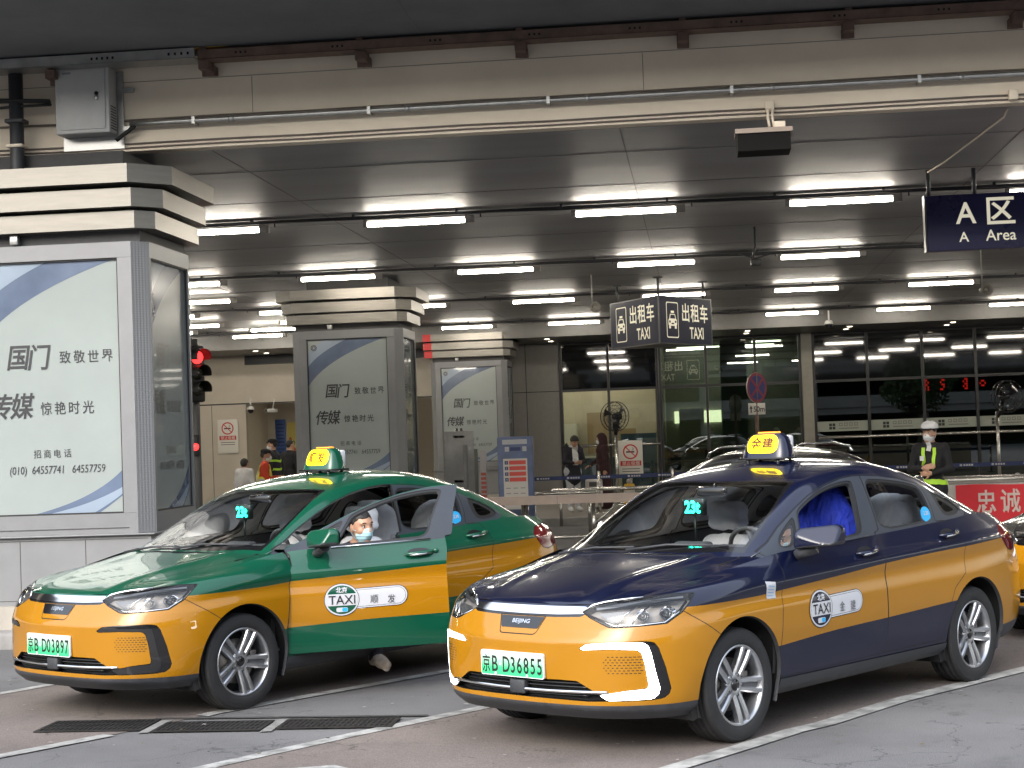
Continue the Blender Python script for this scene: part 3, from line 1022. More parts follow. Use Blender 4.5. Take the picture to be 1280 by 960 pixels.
# hall signs and screens
def flat_sign(name, label, cat, x, y, z, w_, h_, m, draw=None, mats=(), t=.03, group=None):
    b = MB()
    b.rbox(-w_ / 2, w_ / 2, 0, t, -h_ / 2, h_ / 2, .006, 0)
    if draw:
        draw(b)
    o = b.build(name, [m] + list(mats))
    o.location = (x, y, z)
    return tag(o, label, cat, group)
M_RED = mat('sign_red', (.52, .03, .025), .5)
M_SIGNW = mat('sign_white', (.68, .66, .60), .5)
def no_smoking(b, s=1.0, zc=.18, w_=.5):
    n = 28
    ro, ri = .145 * s, .118 * s
    P = lambda r_, a: (r_ * math.cos(a), -.004, zc + r_ * math.sin(a))
    b.add([P(ro, 2 * math.pi * k / n) for k in range(n)] + [P(ri, 2 * math.pi * k / n) for k in range(n)], [(k, (k + 1) % n, n + (k + 1) % n, n + k) for k in range(n)], 1)
    b.box(-.085 * s, .075 * s, -.0045, -.003, zc - .018 * s, zc + .012 * s, 2)
    b.tube([(.03 * s, -.004, zc + .03 * s), (.06 * s, -.004, zc + .05 * s), (.04 * s, -.004, zc + .08 * s)], .006 * s, 2, 5)
    c, d = ro * .68, .014 * s
    b.add([(-c - d, -.0065, zc + c), (-c, -.0065, zc + c + d), (c + d, -.0065, zc - c), (c, -.0065, zc - c - d)], [(0, 3, 2, 1)], 1)
    b.box(-.20 * s, .20 * s, -.005, -.003, zc - .27 * s, zc - .175 * s, 1)
    b.text('禁止吸烟', .085 * s, FRONT(0, -.0065, zc - .222 * s), 0, .006)
    for k in range(2):
        b.box(-.17 * s, .17 * s, -.005, -.003, zc - .335 * s - k * .05 * s, zc - .322 * s - k * .05 * s, 2)
flat_sign('notice_board', 'white no smoking notice on the wall left of the hall entrance', 'sign', -12.62, 44.94, 2.05, .56, .92, M_SIGNW, lambda b: no_smoking(b, 1.15, .22), [M_RED, M_INK])
def blue_bars(b):
    for k in range(9):
        b.box(-.10, .10, -.004, -.002, -.44 + k * .10, -.40 + k * .10, 1)
flat_sign('wall_poster', 'narrow blue poster beside the no smoking notice on the hall wall', 'poster', -11.92, 47.95, 1.98, .30, 1.05, mat('poster_blue', (.03, .09, .30), .5), blue_bars, [mat('poster_blue_dark', (.015, .03, .12), .5)])
def blobs(cols):
    def f(b):
        for k in range(6):
            b.ball((random.uniform(-.10, .10), -.002, random.uniform(-.35, .35)), (.05, .004, .07), 1 + k % 2, 8)
        for k in range(5):
            b.box(-.11, .11, -.004, -.002, -.36 + k * .03, -.35 + k * .03, 2)
    return f
flat_sign('wall_poster', 'yellow poster with small pictures on the hall wall', 'poster', -11.55, 47.95, 1.92, .34, .98, mat('poster_yellow', (.60, .50, .13), .5), blobs(0), [mat('poster_green', (.15, .25, .06), .5), mat('poster_orange', (.5, .12, .03), .5)])
flat_sign('wall_poster', 'white poster with red pictures on the hall wall', 'poster', -11.36 + .18, 49.95, 1.95, .36, .98, M_SIGNW, blobs(1), [M_RED, mat('poster_orange', (.5, .12, .03), .5)])
flat_sign('screen', 'blue lit screen hanging inside the hall entrance', 'screen', -11.55, 49.6, 2.62, 1.0, .62, lamp_mat('blue_screen', (.03, .08, .42), .8))
def arrows(b):
    b.text('←出口', .16, FRONT(0, -.006, 0), 1, .01)
flat_sign('direction_sign', 'small blue lit direction sign seen between the two farther pillars', 'sign', -6.02, 46.0, 2.35, 1.1, .35, lamp_mat('blue_sign_lit', (.03, .12, .55), .8), lambda b: [b.box(-.35 + .2 * k, -.22 + .2 * k, -.005, -.003, -.06, .06, 1) for k in range(4)], [lamp_mat('sign_white_lit', (.9, .95, 1), 1.0)])
def dome_cam(x, y, z, label):
    t = thing('dome_camera', label, 'camera', (x, y, z))
    b = MB()
    b.cyl((0, 0, .08), .02, .25, 'z', 0, 10)
    b.lathe([(0, .10), (.07, .09), (.10, .05), (.105, 0), (0, 0)], (0, 0, 0), 'z', 20, 0)
    b.build('mount', mat('camera_white', (.6, .6, .58), .4), t)
    b = MB()
    b.ball((0, 0, -.005), (.085, .085, .095), 0, 16)
    b.build('dome', M_BLACKD, t)
    return t
M_BLACKD = mat('dome_black', (.01, .01, .012), .08)
dome_cam(-11.88, 44.6, 2.74, 'dome camera with white mount under the hall lintel')
dome_cam(3.15, 41.6, 4.20, 'black dome camera on the ceiling near the right glass')
def bullet_cam(x, y, z, rot, label, cat='camera', name='security_camera'):
    t = thing(name, label, cat, (x, y, z), rot)
    b = MB()
    b.rbox(-.06, .06, -.22, .12, -.05, .05, .02, 0)
    b.tube([(0, 0, .05), (0, .02, .16), (0, .06, .30)], .015, 0, 8)
    b.build('housing', mat('camera_white', (.6, .6, .58), .4), t)
    b = MB()
    b.cyl((0, -.225, 0), .035, .012, 'y', 0, 12)
    b.build('lens', M_BLACKD, t)
    return t
bullet_cam(-11.3, 44.7, 2.70, R(-40), 'white bullet camera beside the dome camera under the hall lintel')
def horn(x, y, z, rot, label):
    t = thing('loudspeaker', label, 'loudspeaker', (x, y, z), rot)
    b = MB()
    b.lathe([(.02, .06), (.03, .03), (.05, -.03), (.088, -.09), (.095, -.094)], (0, 0, 0), 'y', 24, 0)
    b.lathe([(.0, -.01), (.028, -.03), (.030, -.05), (.0, -.06)], (0, 0, 0), 'y', 16, 0)
    b.build('horn', mat('speaker_grey', (.40, .38, .34), .5), t)
    b = MB()
    b.cyl((0, .05, 0), .035, .09, 'y', 0, 16)
    b.tube([(0, .09, .02), (0, .09, .3), (.0, .09, 4.57 - z)], .010, 0, 8)
    b.build('driver_unit', mat('speaker_grey', (.40, .38, .34), .5), t)
horn(-1.78, 30.0, 3.98, R(20), 'grey horn loudspeaker hanging left of the taxi sign')
horn(4.27, 26.0, 3.70, R(15), 'grey horn loudspeaker hanging below the blue area sign')
b = MB()
b.tube([(.85, 24.0, 4.56), (.85, 24, 4.30), (.80, 23.9, 4.10)], .015, 0, 8)
b.tube([(.62, 24.0, 4.20), (.85, 24, 4.12), (1.06, 24.0, 4.18)], .012, 0, 8)
b.rbox(.78, .92, 23.85, 24.1, 4.02, 4.10, .01, 0)
tag(b.build('camera_bracket', mat('bracket_dark', (.04, .04, .042), .5)), 'small dark bracket with a camera under the ceiling tubes', 'bracket')

# ================================================================== hanging signs
M_SIGND = mat('sign_dark_blue', (.014, .017, .050), .55, spec=.25, noise=.08, scale=2)
M_SIGNT = mat('sign_cream_lettering', (.72, .68, .54), .5, emit=(1.0, .93, .72), estr=.22)
def taxi_icon(b, M, s, mi, bgi):
    """front view of a cab inside a rounded frame"""
    def F(pts, lift, m_):
        b.add([M @ Vector((x * s, y * s, lift)) for x, y in pts], [tuple(range(len(pts)))], m_)
    F(rrect(-.5, .5, -.78, .78, .10), .002, mi)
    F(rrect(-.455, .455, -.735, .735, .08), .004, bgi)
    F(rrect(-.14, .14, .30, .40, .03), .006, mi)
    F([(-.21, .26), (.21, .26), (.29, .04), (-.29, .04)], .006, mi)
    F([(-.17, .22), (.17, .22), (.22, .06), (-.22, .06)], .008, bgi)
    F(rrect(-.36, .36, -.26, .04, .08), .006, mi)
    for sx in (-1, 1):
        F(rrect(sx * .24 - .08, sx * .24 + .08, -.38, -.24, .03), .006, mi)
        F(rrect(sx * .24 - .065, sx * .24 + .065, -.13, -.03, .04), .008, bgi)
    F(rrect(-.11, .11, -.19, -.13, .02), .008, bgi)
ts = thing('hanging_sign', 'dark blue three sided taxi sign hanging in the middle of the hall', 'sign', (-.67, 31.0, 0))
b = MB()
L, H0, H1 = 1.92, 3.36, 4.235
hw = L / 2; dp = L * math.sqrt(3) / 2
tri = [(0, 0), (hw, dp), (-hw, dp)]
b.prism(tri, H0, H1, 'xy', 0)
b.build('sign_body', [mat('sign_edge', (.03, .032, .045), .4)], ts)
zc = (H0 + H1) / 2
for k, (pa, pb) in enumerate((((-hw, dp), (0, 0)), ((0, 0), (hw, dp)), ((hw, dp), (-hw, dp)))):
    dx, dy = pb[0] - pa[0], pb[1] - pa[1]
    d = Vector((dx, dy, 0)).normalized()
    nrm = Vector((d.y, -d.x, 0))
    org = Vector(((pa[0] + pb[0]) / 2, (pa[1] + pb[1]) / 2, zc)) + nrm * .004
    M = frame(org, d, (0, 0, 1))
    b = MB()
    b.add([M @ Vector((x, y, 0)) for x, y in ((-L / 2 + .04, -.42), (L / 2 - .04, -.42), (L / 2 - .04, .42), (-L / 2 + .04, .42))], [(0, 1, 2, 3)], 0)
    Mi = M @ Matrix.Translation((-.50, 0, .001))
    taxi_icon(b, Mi, .42, 1, 0)
    for i, ch in enumerate('出租车'):
        b.text(ch, .36, M @ Matrix.Translation((-.02 + i * .335, .15, .004)), 1, .014, sx=.88)
    b.text('TAXI', .30, M @ Matrix.Translation((.36, -.22, .004)), 1, .018, sx=.78)
    b.build('sign_face', [M_SIGND, M_SIGNT], ts)
for x, y in ((0, .12), (hw - .15, dp - .12), (-hw + .15, dp - .12)):
    b = MB()
    b.cyl((x, y, H1), .022, 4.57 - H1, 'z', 0, 10)
    b.lathe([(.09, 4.555), (.09, 4.569)], (x, y, 0), 'z', 14, 0)
    b.build('hanger', mat('hanger_grey', (.12, .12, .125), .5, .4), ts)
sg = thing('hanging_sign', 'dark blue area sign with cream letters hanging at the right edge', 'sign', (3.33, 19.4, 0))
b = MB()
b.rbox(-.74, .80, 0, .16, 3.655, 4.275, .006, 0)
b.build('sign_body', M_SIGND if False else mat('area_sign_blue', (.020, .020, .10), .3, coat=.3, noise=.15, scale=2), sg)
b = MB()
b.box(-.762, -.742, -.006, .166, 3.65, 4.28, 0)
b.build('end_cap', mat('sign_end_grey', (.10, .10, .11), .4), sg)
b = MB()
b.text('A', .335, FRONT(-.315, -.004, 4.065), 0, .012, sx=.95)
b.text('区', .345, FRONT(.065, -.004, 4.075), 0, .016)
b.text('A', .155, FRONT(-.345, -.004, 3.80), 0, .010)
b.text('Area', .175, FRONT(.055, -.004, 3.805), 0, .008, sx=.95)
b.build('sign_lettering', M_SIGNT, sg)
for x in (-.70, -.20, .45):
    b = MB()
    b.cyl((x, .08, 4.275), .024, .295, 'z', 0, 10)
    b.build('hanger', mat('hanger_grey', (.12, .12, .125), .5, .4), sg)

# ================================================================== pavement furniture
M_STEEL = mat('stainless_steel', (.60, .58, .54), .22, .95, noise=.06, scale=4)
M_BARR = mat('beige_barrier_rail', (.50, .40, .34), .35, .5, noise=.06)
M_BELT = mat('blue_belt', (.02, .035, .12), .5)
b = MB()
b.tube([(-3.6, 44.6, 1.47), (-1.05, 44.6, 1.47)], .038, 0, 12)
for x in (-3.5, -2.38, -1.2):
    b.tube([(x, 44.6, 1.47), (x, 44.97, 1.47)], .015, 0, 8)
tag(b.build('handrail', M_STEEL), 'stainless handrail across the lit shop glass', 'handrail', 'handrails on the terminal glass')
b = MB()
b.tube([(3.0, 44.6, 1.47), (14, 44.6, 1.47)], .038, 0, 12)
for x in np.arange(3.1, 14, 1.37):
    b.tube([(x, 44.6, 1.47), (x, 44.97, 1.47)], .015, 0, 8)
tag(b.build('handrail', M_STEEL), 'stainless handrail across the dark glass at right', 'handrail', 'handrails on the terminal glass')
# queue barrier behind the taxis
t = thing('queue_barrier', 'beige barrier with a wide flat rail between the two taxis', 'barrier', (-2.2, 27.6, 0))
b = MB()
b.box(-2.2, 2.4, -.05, .05, .66, .80, 0)
b.box(-.14, -.136, -.052, -.05, .662, .798, 1)
b.build('rail', [M_BARR, M_CORE], t)
for x in (-1.9, -.70, -.64, .44, 1.6):
    b = MB()
    b.tube([(x, 0, 0), (x, 0, .66)], .030, 0, 12)
    b.build('leg', M_STEEL, t)
b = MB()
b.tube([(.44, 0, .30), (.85, 0, .66)], .018, 0, 8)
b.tube([(-1.9, .0, .12), (1.6, .0, .12)], .022, 0, 8)
b.build('brace', M_STEEL, t)
for k, (x0, x1, y, z) in enumerate(((-3.2, -1.9, 31.0, .72), (-2.9, .2, 33.2, .70), (-.6, .6, 32.6, .62))):
    t = thing('bench', ('short steel bench beyond the queue barrier at left', 'long steel bench beyond the queue barrier', 'dark steel bench at the right of the queue barrier')[k], 'bench', ((x0 + x1) / 2, y, 0), 0, 'steel benches')
    b = MB()
    h = (x1 - x0) / 2
    for q in range(5):
        b.tube([(-h, -.2 + q * .10, z), (h, -.2 + q * .10, z)], .028, 0, 8)
    b.build('seat', M_STEEL, t)
    for x in (-h + .15, h - .15):
        b = MB()
        b.tube([(x, 0, .0), (x, 0, z - .02)], .03, 0, 8)
        b.box(x - .03, x + .03, -.22, .22, z - .05, z - .025, 0)
        b.build('leg', M_STEEL, t)
# red banner barrier on the right
t = thing('banner_barrier', 'low pale barrier with a steel top and red banner at right', 'barrier', (0, 24.0, 0))
b = MB()
b.box(3.28, 10, 0, .5, 0, .895, 0)
b.build('barrier_wall', mat('barrier_cream', (.50, .47, .42), .6, noise=.08), t)
b = MB()
b.tube([(3.22, .06, .955), (10, .06, .955)], .055, 0, 14)
b.box(3.26, 10, .0, .52, .897, .935, 0)
b.build('top_rail', M_STEEL, t)
b = MB()
nx = 60
vs, fs = [], []
for i in range(nx + 1):
    for j in range(9):
        x = 3.43 + 5.2 * i / nx
        z = .885 - .75 * j / 8 + .008 * math.sin(i * .5) * (1 if j == 0 else .3)
        vs.append((x, -.012 - .006 * (1 + math.sin(i * .9 + j * .5)), z))
for i in range(nx):
    for j in range(8):
        fs.append((i * 9 + j, i * 9 + j + 1, (i + 1) * 9 + j + 1, (i + 1) * 9 + j))
b.add(vs, fs, 0, True)
for i, ch in enumerate('忠诚奉献'):
    b.text(ch, .34, FRONT(3.83 + i * .305 * 1.06, -.030, .655), 1, .016, sx=.8)
b.build('banner', [mat('red_banner_cloth', (.62, .02, .03), .6, noise=.08, scale=3), mat('banner_lettering', (.62, .50, .44), .6)], t)
# information board
t = thing('information_board', 'blue standing information board with four red bars', 'sign', (-3.11, 28.6, 0), R(-4))
b = MB()
b.rbox(-.30, .30, 0, .10, .02, 1.77, .02, 0)
b.build('board', mat('board_blue_grey', (.09, .12, .22), .5, noise=.2, scale=6), t)
b = MB()
b.box(-.205, .205, -.004, -.001, .55, 1.40, 0)
b.box(-.21, .21, -.004, -.001, 1.64, 1.72, 3)
for x in (-.17, .13):
    b.box(x, x + .07, -.004, -.001, 1.52, 1.60, 3)
b.box(-.08, .10, -.004, -.001, 1.53, 1.59, 2)
for k in range(4):
    z = 1.30 - k * .095
    b.box(-.105, .18, -.007, -.005, z, z + .068, 1)
    b.box(-.18, -.12, -.007, -.005, z + .004, z + .064, 2)
    b.text('%d' % (k + 1), .05, FRONT(-.15, -.009, z + .034), 0, .004)
for r_ in range(4):
    for c_ in range(3):
        b.box(-.17 + c_ * .125, -.09 + c_ * .125, -.007, -.005, .90 - r_ * .09, .912 - r_ * .09, 4)
b.build('board_print', [mat('board_cream', (.52, .50, .46), .5), mat('board_red', (.55, .07, .05), .5), mat('board_navy', (.03, .05, .14), .5), mat('board_silver', (.40, .41, .44), .5), mat('board_grey', (.16, .16, .17), .5)], t)
# posts by the far pillar
def post(x, y, h_, w_, m, label, extra=None):
    b = MB()
    b.rbox(-w_ / 2, w_ / 2, -.03, .03, 0, h_, .008, 0)
    if extra:
        extra(b)
    o = b.build('post', [m, mat('post_red', (.30, .07, .05), .6), M_SIGNW])
    o.location = (x, y, 0)
    tag(o, label, 'post')
post(-4.03, 29.2, 1.66, .075, mat('post_dark_steel', (.10, .10, .10), .4, .5), 'tall slim dark steel post left of the information board')
post(-3.90, 29.6, 1.58, .06, mat('post_green_steel', (.09, .10, .09), .4, .4), 'slim greenish post between the dark and the red striped posts')
def redbars(b):
    for k in range(12):
        b.box(-.045, .045, -.034, -.031, .30 + k * .075, .35 + k * .075, 1 if k > 2 else 2)
post(-3.70, 29.0, 1.56, .11, mat('post_grey', (.26, .25, .25), .5), 'grey post with a column of faded red marks', redbars)
t = thing('glass_screen', 'grey translucent screen standing in front of the far pillar', 'screen', (-4.22, 29.8, 0))
b = MB()
b.rbox(-.28, .26, 0, .03, .75, 1.90, .01, 0)
b.build('panel', mat('frosted_grey_panel', (.22, .22, .22), .25, noise=.08), t)
b = MB()
for x in (-.04, .04):
    b.tube([(x, .05, 0), (x, .05, 1.95)], .022, 0, 8)
for z in (1.0, 1.78):
    b.box(-.1, .1, .0, .06, z, z + .04, 0)
b.build('post', M_STEEL, t)
# belt barriers
for x0, x1, y, lab in ((-3.6, .9, 35.0, 'dark blue belt with white marks strung before the shop glass'), (2.4, 9, 35.0, 'dark blue belt with white marks strung before the dark glass')):
    t = thing('belt_barrier', lab, 'barrier', (0, y, .15), 0, 'belt barriers on the pavement')
    b = MB()
    b.box(x0, x1, -.004, .004, .70, .78, 0)
    for x in np.arange(x0 + .3, x1, .62):
        for k in range(4):
            b.box(x + .05 * k, x + .05 * k + .035, -.007, -.005, .722, .755, 1)
        b.ball((x - .05, -.005, .738), (.028, .003, .022), 1, 8)
    b.build('belt', [M_BELT, M_WHITEB if 'M_WHITEB' in globals() else mat('belt_mark', (.5, .52, .55), .5)], t)
    for x in np.arange(x0 + .0, x1 + .1, (x1 - x0) / 3):
        b = MB()
        b.cyl((x, 0, 0), .032, .86, 'z', 0, 12)
        b.lathe([(.16, 0), (.16, .015), (.03, .03)], (x, 0, 0), 'z', 18, 0)
        b.build('post', M_STEEL, t)
def bollard(x, y, label):
    t = thing('bollard', label, 'bollard', (x, y, .15), 0, 'yellow bollards on the pavement')
    b = MB()
    b.lathe([(.115, 0), (.115, .50), (.10, .55), (.0, .56)], (0, 0, 0), 'z', 20, 0)
    b.build('drum', mat('bollard_yellow', (.55, .32, .02), .45, noise=.1), t)
    b = MB()
    b.lathe([(.125, .0), (.125, .06)], (0, 0, 0), 'z', 20, 0)
    b.lathe([(.118, .30), (.122, .32), (.122, .40), (.118, .42)], (0, 0, 0), 'z', 20, 0)
    b.ball((0, 0, .60), (.06, .06, .06), 0, 12)
    b.build('band', mat('bollard_steel_grey', (.35, .34, .32), .4, .6), t)
bollard(-1.53, 36.0, 'yellow drum bollard below the no smoking stand')
bollard(3.72, 30.5, 'yellow drum bollard right of the guard')
bollard(5.60, 31.5, 'yellow drum bollard at the right edge')
b = MB()
b.tube([(4.02, 31.0, 0), (4.02, 31.0, 1.02)], .035, 0, 12)
tag(b.build('post', M_STEEL), 'short steel post between the yellow bollards at right', 'post')
# no smoking stand
t = thing('notice_stand', 'white no smoking sign standing before the shop glass', 'sign', (-1.52, 37.0, .15))
b = MB()
b.rbox(-.26, .26, 0, .03, .70, 1.45, .008, 0)
no_smoking(b, 1.12, 1.21)
b.build('sign_panel', [M_SIGNW, M_RED, M_INK], t)
b = MB()
b.cyl((0, .05, 0), .03, .75, 'z', 0, 10)
b.lathe([(.18, 0), (.18, .02), (.03, .035)], (0, .05, 0), 'z', 18, 0)
b.build('stand', M_STEEL, t)
# no stopping sign with its plate
t = thing('road_sign', 'round no stopping sign above a small distance plate on a pole', 'sign', (1.13, 34.7, 0))
Mr = Matrix.Rotation(R(48), 4, 'Z')
b = MB()
n = 36
def disc(r_, y, mi):
    b.add([Mr @ Vector((r_ * math.cos(2 * math.pi * k / n), y, 2.58 + r_ * math.sin(2 * math.pi * k / n))) for k in range(n)], [tuple(range(n))], mi)
b.lathe([(.30, -.03), (.305, -.02), (.30, 0), (0, 0)], (0, 0, 0), 'y', n, 3)
b.v = [tuple(Mr @ Vector((p[0], p[1], p[2] + 2.58))) for p in b.v]
disc(.30, -.031, 0); disc(.245, -.034, 1)
for a in (45, -45):
    c, s_ = math.cos(R(a)), math.sin(R(a))
    q = [(-.235, -.026), (.235, -.026), (.235, .026), (-.235, .026)]
    b.add([Mr @ Vector((x * c - z * s_, -.037 - (.001 if a > 0 else 0), 2.58 + x * s_ + z * c)) for x, z in q], [(0, 1, 2, 3)], 0)
b.build('sign_disc', [mat('sign_dull_red', (.20, .012, .03), .45), mat('sign_dull_blue', (.012, .02, .12), .45), M_WHITEX if 'M_WHITEX' in globals() else M_SIGNW, M_GALV], t)
b = MB()
Mp = Matrix.Rotation(R(8), 4, 'Z')
b.rbox(-.17, .17, -.035, -.015, 2.04, 2.27, .008, 0, M=Mp)
b.text('50m', .155, Mp @ FRONT(.045, -.038, 2.15), 1, .012, sx=.85)
b.add([Mp @ Vector(p) for p in [(-.13, -.038, 2.08), (-.105, -.038, 2.08), (-.105, -.038, 2.16), (-.085, -.038, 2.16), (-.117, -.038, 2.23), (-.15, -.038, 2.16), (-.13, -.038, 2.16)]], [tuple(range(7))], 1)
b.build('distance_plate', [M_SIGNW, M_INK], t)
b = MB()
b.cyl((0, 0, 0), .038, 2.9, 'z', 0, 12)
b.build('pole', M_RUST, t)
# industrial fans
def fan(x, y, z, rot, label, px=0.):
    t = thing('standing_fan', label, 'fan', (x, y, .15), 0, 'black industrial fans')
    b = MB()
    b.cyl((px, .05, 0), .035, z - .45, 'z', 0, 12)
    b.lathe([(.25, 0), (.25, .03), (.04, .06)], (px, .05, 0), 'z', 20, 0)
    b.build('stand', M_STEEL, t)
    Mx = Matrix.Translation((0, 0, z - .15)) @ Matrix.Rotation(rot, 4, 'Z')
    b = MB()
    for r_ in (.10, .18, .26, .335):
        for yy in (-.09, .05):
            k = (1 - (r_ / .36) ** 2) * .03
            b.tube([Mx @ Vector((r_ * math.cos(a), yy - (k if yy < 0 else -k), r_ * math.sin(a))) for a in np.linspace(0, 2 * math.pi, 25)], .005 if r_ < .3 else .010, 0, 5, False)
    for a in np.linspace(0, 2 * math.pi, 25)[:-1]:
        b.tube([Mx @ Vector((.05 * math.cos(a), -.12, .05 * math.sin(a))), Mx @ Vector((.25 * math.cos(a), -.105, .25 * math.sin(a))), Mx @ Vector((.34 * math.cos(a), -.02, .34 * math.sin(a)))], .0035, 0, 4)
    b.build('cage', M_BLACKD, t)
    b = MB()
    for k in range(3):
        a0 = 2 * math.pi * k / 3 + .4
        pts = []
        for q in np.linspace(.06, .30, 6):
            for s_ in (-1, 1):
                aa = a0 + s_ * (.20 + .35 * q) + q
                pts.append(Mx @ Vector((q * math.cos(aa), -.02 + s_ * .035, q * math.sin(aa))))
        b.add(pts, [(2 * i, 2 * i + 1, 2 * i + 3, 2 * i + 2) for i in range(5)], 0, True)
    b.ball(tuple(Mx @ Vector((0, -.03, 0))), (.07, .05, .07), 0, 14)
    b.build('blades', M_BLACKD, t)
    b = MB()
    b.ball(tuple(Mx @ Vector((0, .13, 0))), (.10, .13, .10), 0, 14)
    b.tube([tuple(Mx @ Vector((0, .12, -.06))), (px * .6, .06, z - .45), (px, .05, z - .58)], [.05, .06, .035], 0, 10)
    b.build('motor', M_BLACKD, t)
fan(-1.92, 39.0, 2.15, R(-30), 'black cage fan on a steel stand before the shop glass', -.0)
fan(6.42, 37.0, 2.25, R(25), 'black cage fan on a steel stand at the right edge', -.2)
# traffic signal seen edge-on behind the near pillar
t = thing('traffic_signal', 'traffic signal with red light showing past the near pillar', 'traffic light', (-7.52, 25.0, 0))
b = MB()
b.cyl((0, .1, 0), .055, 3.4, 'z', 0, 12)
b.build('pole', mat('signal_pole', (.10, .10, .10), .5), t)
Mh = Matrix.Translation((.02, 0, 0)) @ Matrix.Rotation(R(52), 4, 'Z')
b = MB()
b.rbox(-.15, .15, -.06, .10, 2.45, 3.30, .03, 0, M=Mh)
b.build('signal_head', mat('signal_black', (.012, .012, .012), .5), t)
for k, (z, lit) in enumerate(((3.12, 1), (2.88, 0), (2.64, 0))):
    b = MB()
    n = 16
    vs, fs = [], []
    for i in range(n + 1):
        a = R(-20) + R(220) * i / n
        for yy, rr in ((-.06, .115), (-.26, .125)):
            vs.append(Mh @ Vector((rr * math.cos(a), yy, z + rr * math.sin(a))))
    for i in range(n):
        fs.append((2 * i, 2 * i + 2, 2 * i + 3, 2 * i + 1))
    b.add(vs, fs, 0, True)
    b.build('visor', mat('signal_black', (.012, .012, .012), .5), t)
    b = MB()
    b.ball(tuple(Mh @ Vector((0, -.06, z))), (.10, .10, .10), 0, 16)
    b.build('lamp', lamp_mat('signal_red_lit', (1.0, .03, .03), 1.6) if lit else mat('signal_lens_dark', (.03, .03, .02), .2), t)
b = MB()
b.rbox(-.06, .06, -.07, .06, 1.64, 1.96, .02, 0)
b.build('lower_box', mat('signal_black', (.012, .012, .012), .5), t)
b = MB()
b.ball((.02, -.07, 1.78), (.055, .04, .055), 0, 14)
b.build('lower_lamp', lamp_mat('signal_red_lit', (1.0, .03, .03), 1.6), t)
# drain grates
M_GRATE = mat('cast_iron_grate', (.030, .028, .027), .6, .5, noise=.3, scale=12)
for k, (xa, xb, ya, yb, lab) in enumerate(((-4.24, -3.54, 10.43, 10.84, 'left iron drain grate in front of the green taxi'), (-3.46, -2.76, 10.36, 10.72, 'middle iron drain grate between the other two'), (-2.68, -1.95, 10.40, 10.74, 'right iron drain grate nearest the blue taxi'))):
    t = thing('drain_grate', lab, 'drain', ((xa + xb) / 2, (ya + yb) / 2, 0), 0, 'drain grates in the lane')
    w_, d_ = (xb - xa) / 2, (yb - ya) / 2
    b = MB()
    b.box(-w_, w_, -d_, d_, .0085, .010, 0)
    b.build('pit', mat('pit_black', (.004, .004, .004), .95), t)
    b = MB()
    for q in (-1, 1):
        b.box(-w_, w_, q * d_ - q * .03, q * d_, .0105, .014, 0)
        b.box(q * w_ - q * .03, q * w_, -d_ + .031, d_ - .031, .0105, .014, 0)
    n = 20
    for i in range(n):
        x = -w_ + .035 + (2 * w_ - .07) * (i + .5) / n
        b.box(x - .008, x + .008, -d_ + .032, d_ - .032, .0105, .0135, 0)
    for yy in (-d_ / 3, d_ / 3):
        b.box(-w_ + .032, w_ - .032, yy - .012, yy + .012, .0105, .0130, 0)
    b.build('bars', M_GRATE, t)
for k, (x, y) in enumerate(((-3.50, 10.58), (-2.72, 10.55))):
    sheet('mortar_strip', [(x - .035, y - .24), (x + .035, y - .22), (x + .04, y + .24), (x - .03, y + .24)], .009, mat('mortar', (.20, .195, .185), .8, noise=.3, scale=15))
sheet('mortar_strip', [(-3.6, 10.92), (-1.8, 10.86), (-1.78, 10.80), (-3.6, 10.87)], .0088, mat('rough_dark_patch', (.05, .048, .047), .9, noise=.4, scale=25))

# grit and scraps on the road near the viewpoint
b = MB()
for k in range(420):
    x = random.uniform(-6, 5); y = random.uniform(8.2, 15)
    s_ = random.uniform(.004, .014)
    a = random.random() * 6.28
    z = .0105 + random.random() * .003
    pts = [(x + s_ * (1.5 if q % 2 else 1) * math.cos(a + q * 1.2566), y + s_ * math.sin(a + q * 1.2566), z + random.random() * .004) for q in range(5)]
    b.add(pts, [(0, 1, 2, 3, 4)], k % 3)
o = b.build('leaf_litter', [mat('scrap_dark', (.03, .028, .025), .9), mat('scrap_pale', (.30, .29, .27), .9), mat('scrap_leaf', (.13, .09, .04), .9)])
o['kind'] = 'stuff'
tag(o, 'tiny scraps and dry leaves scattered on the road', 'litter')
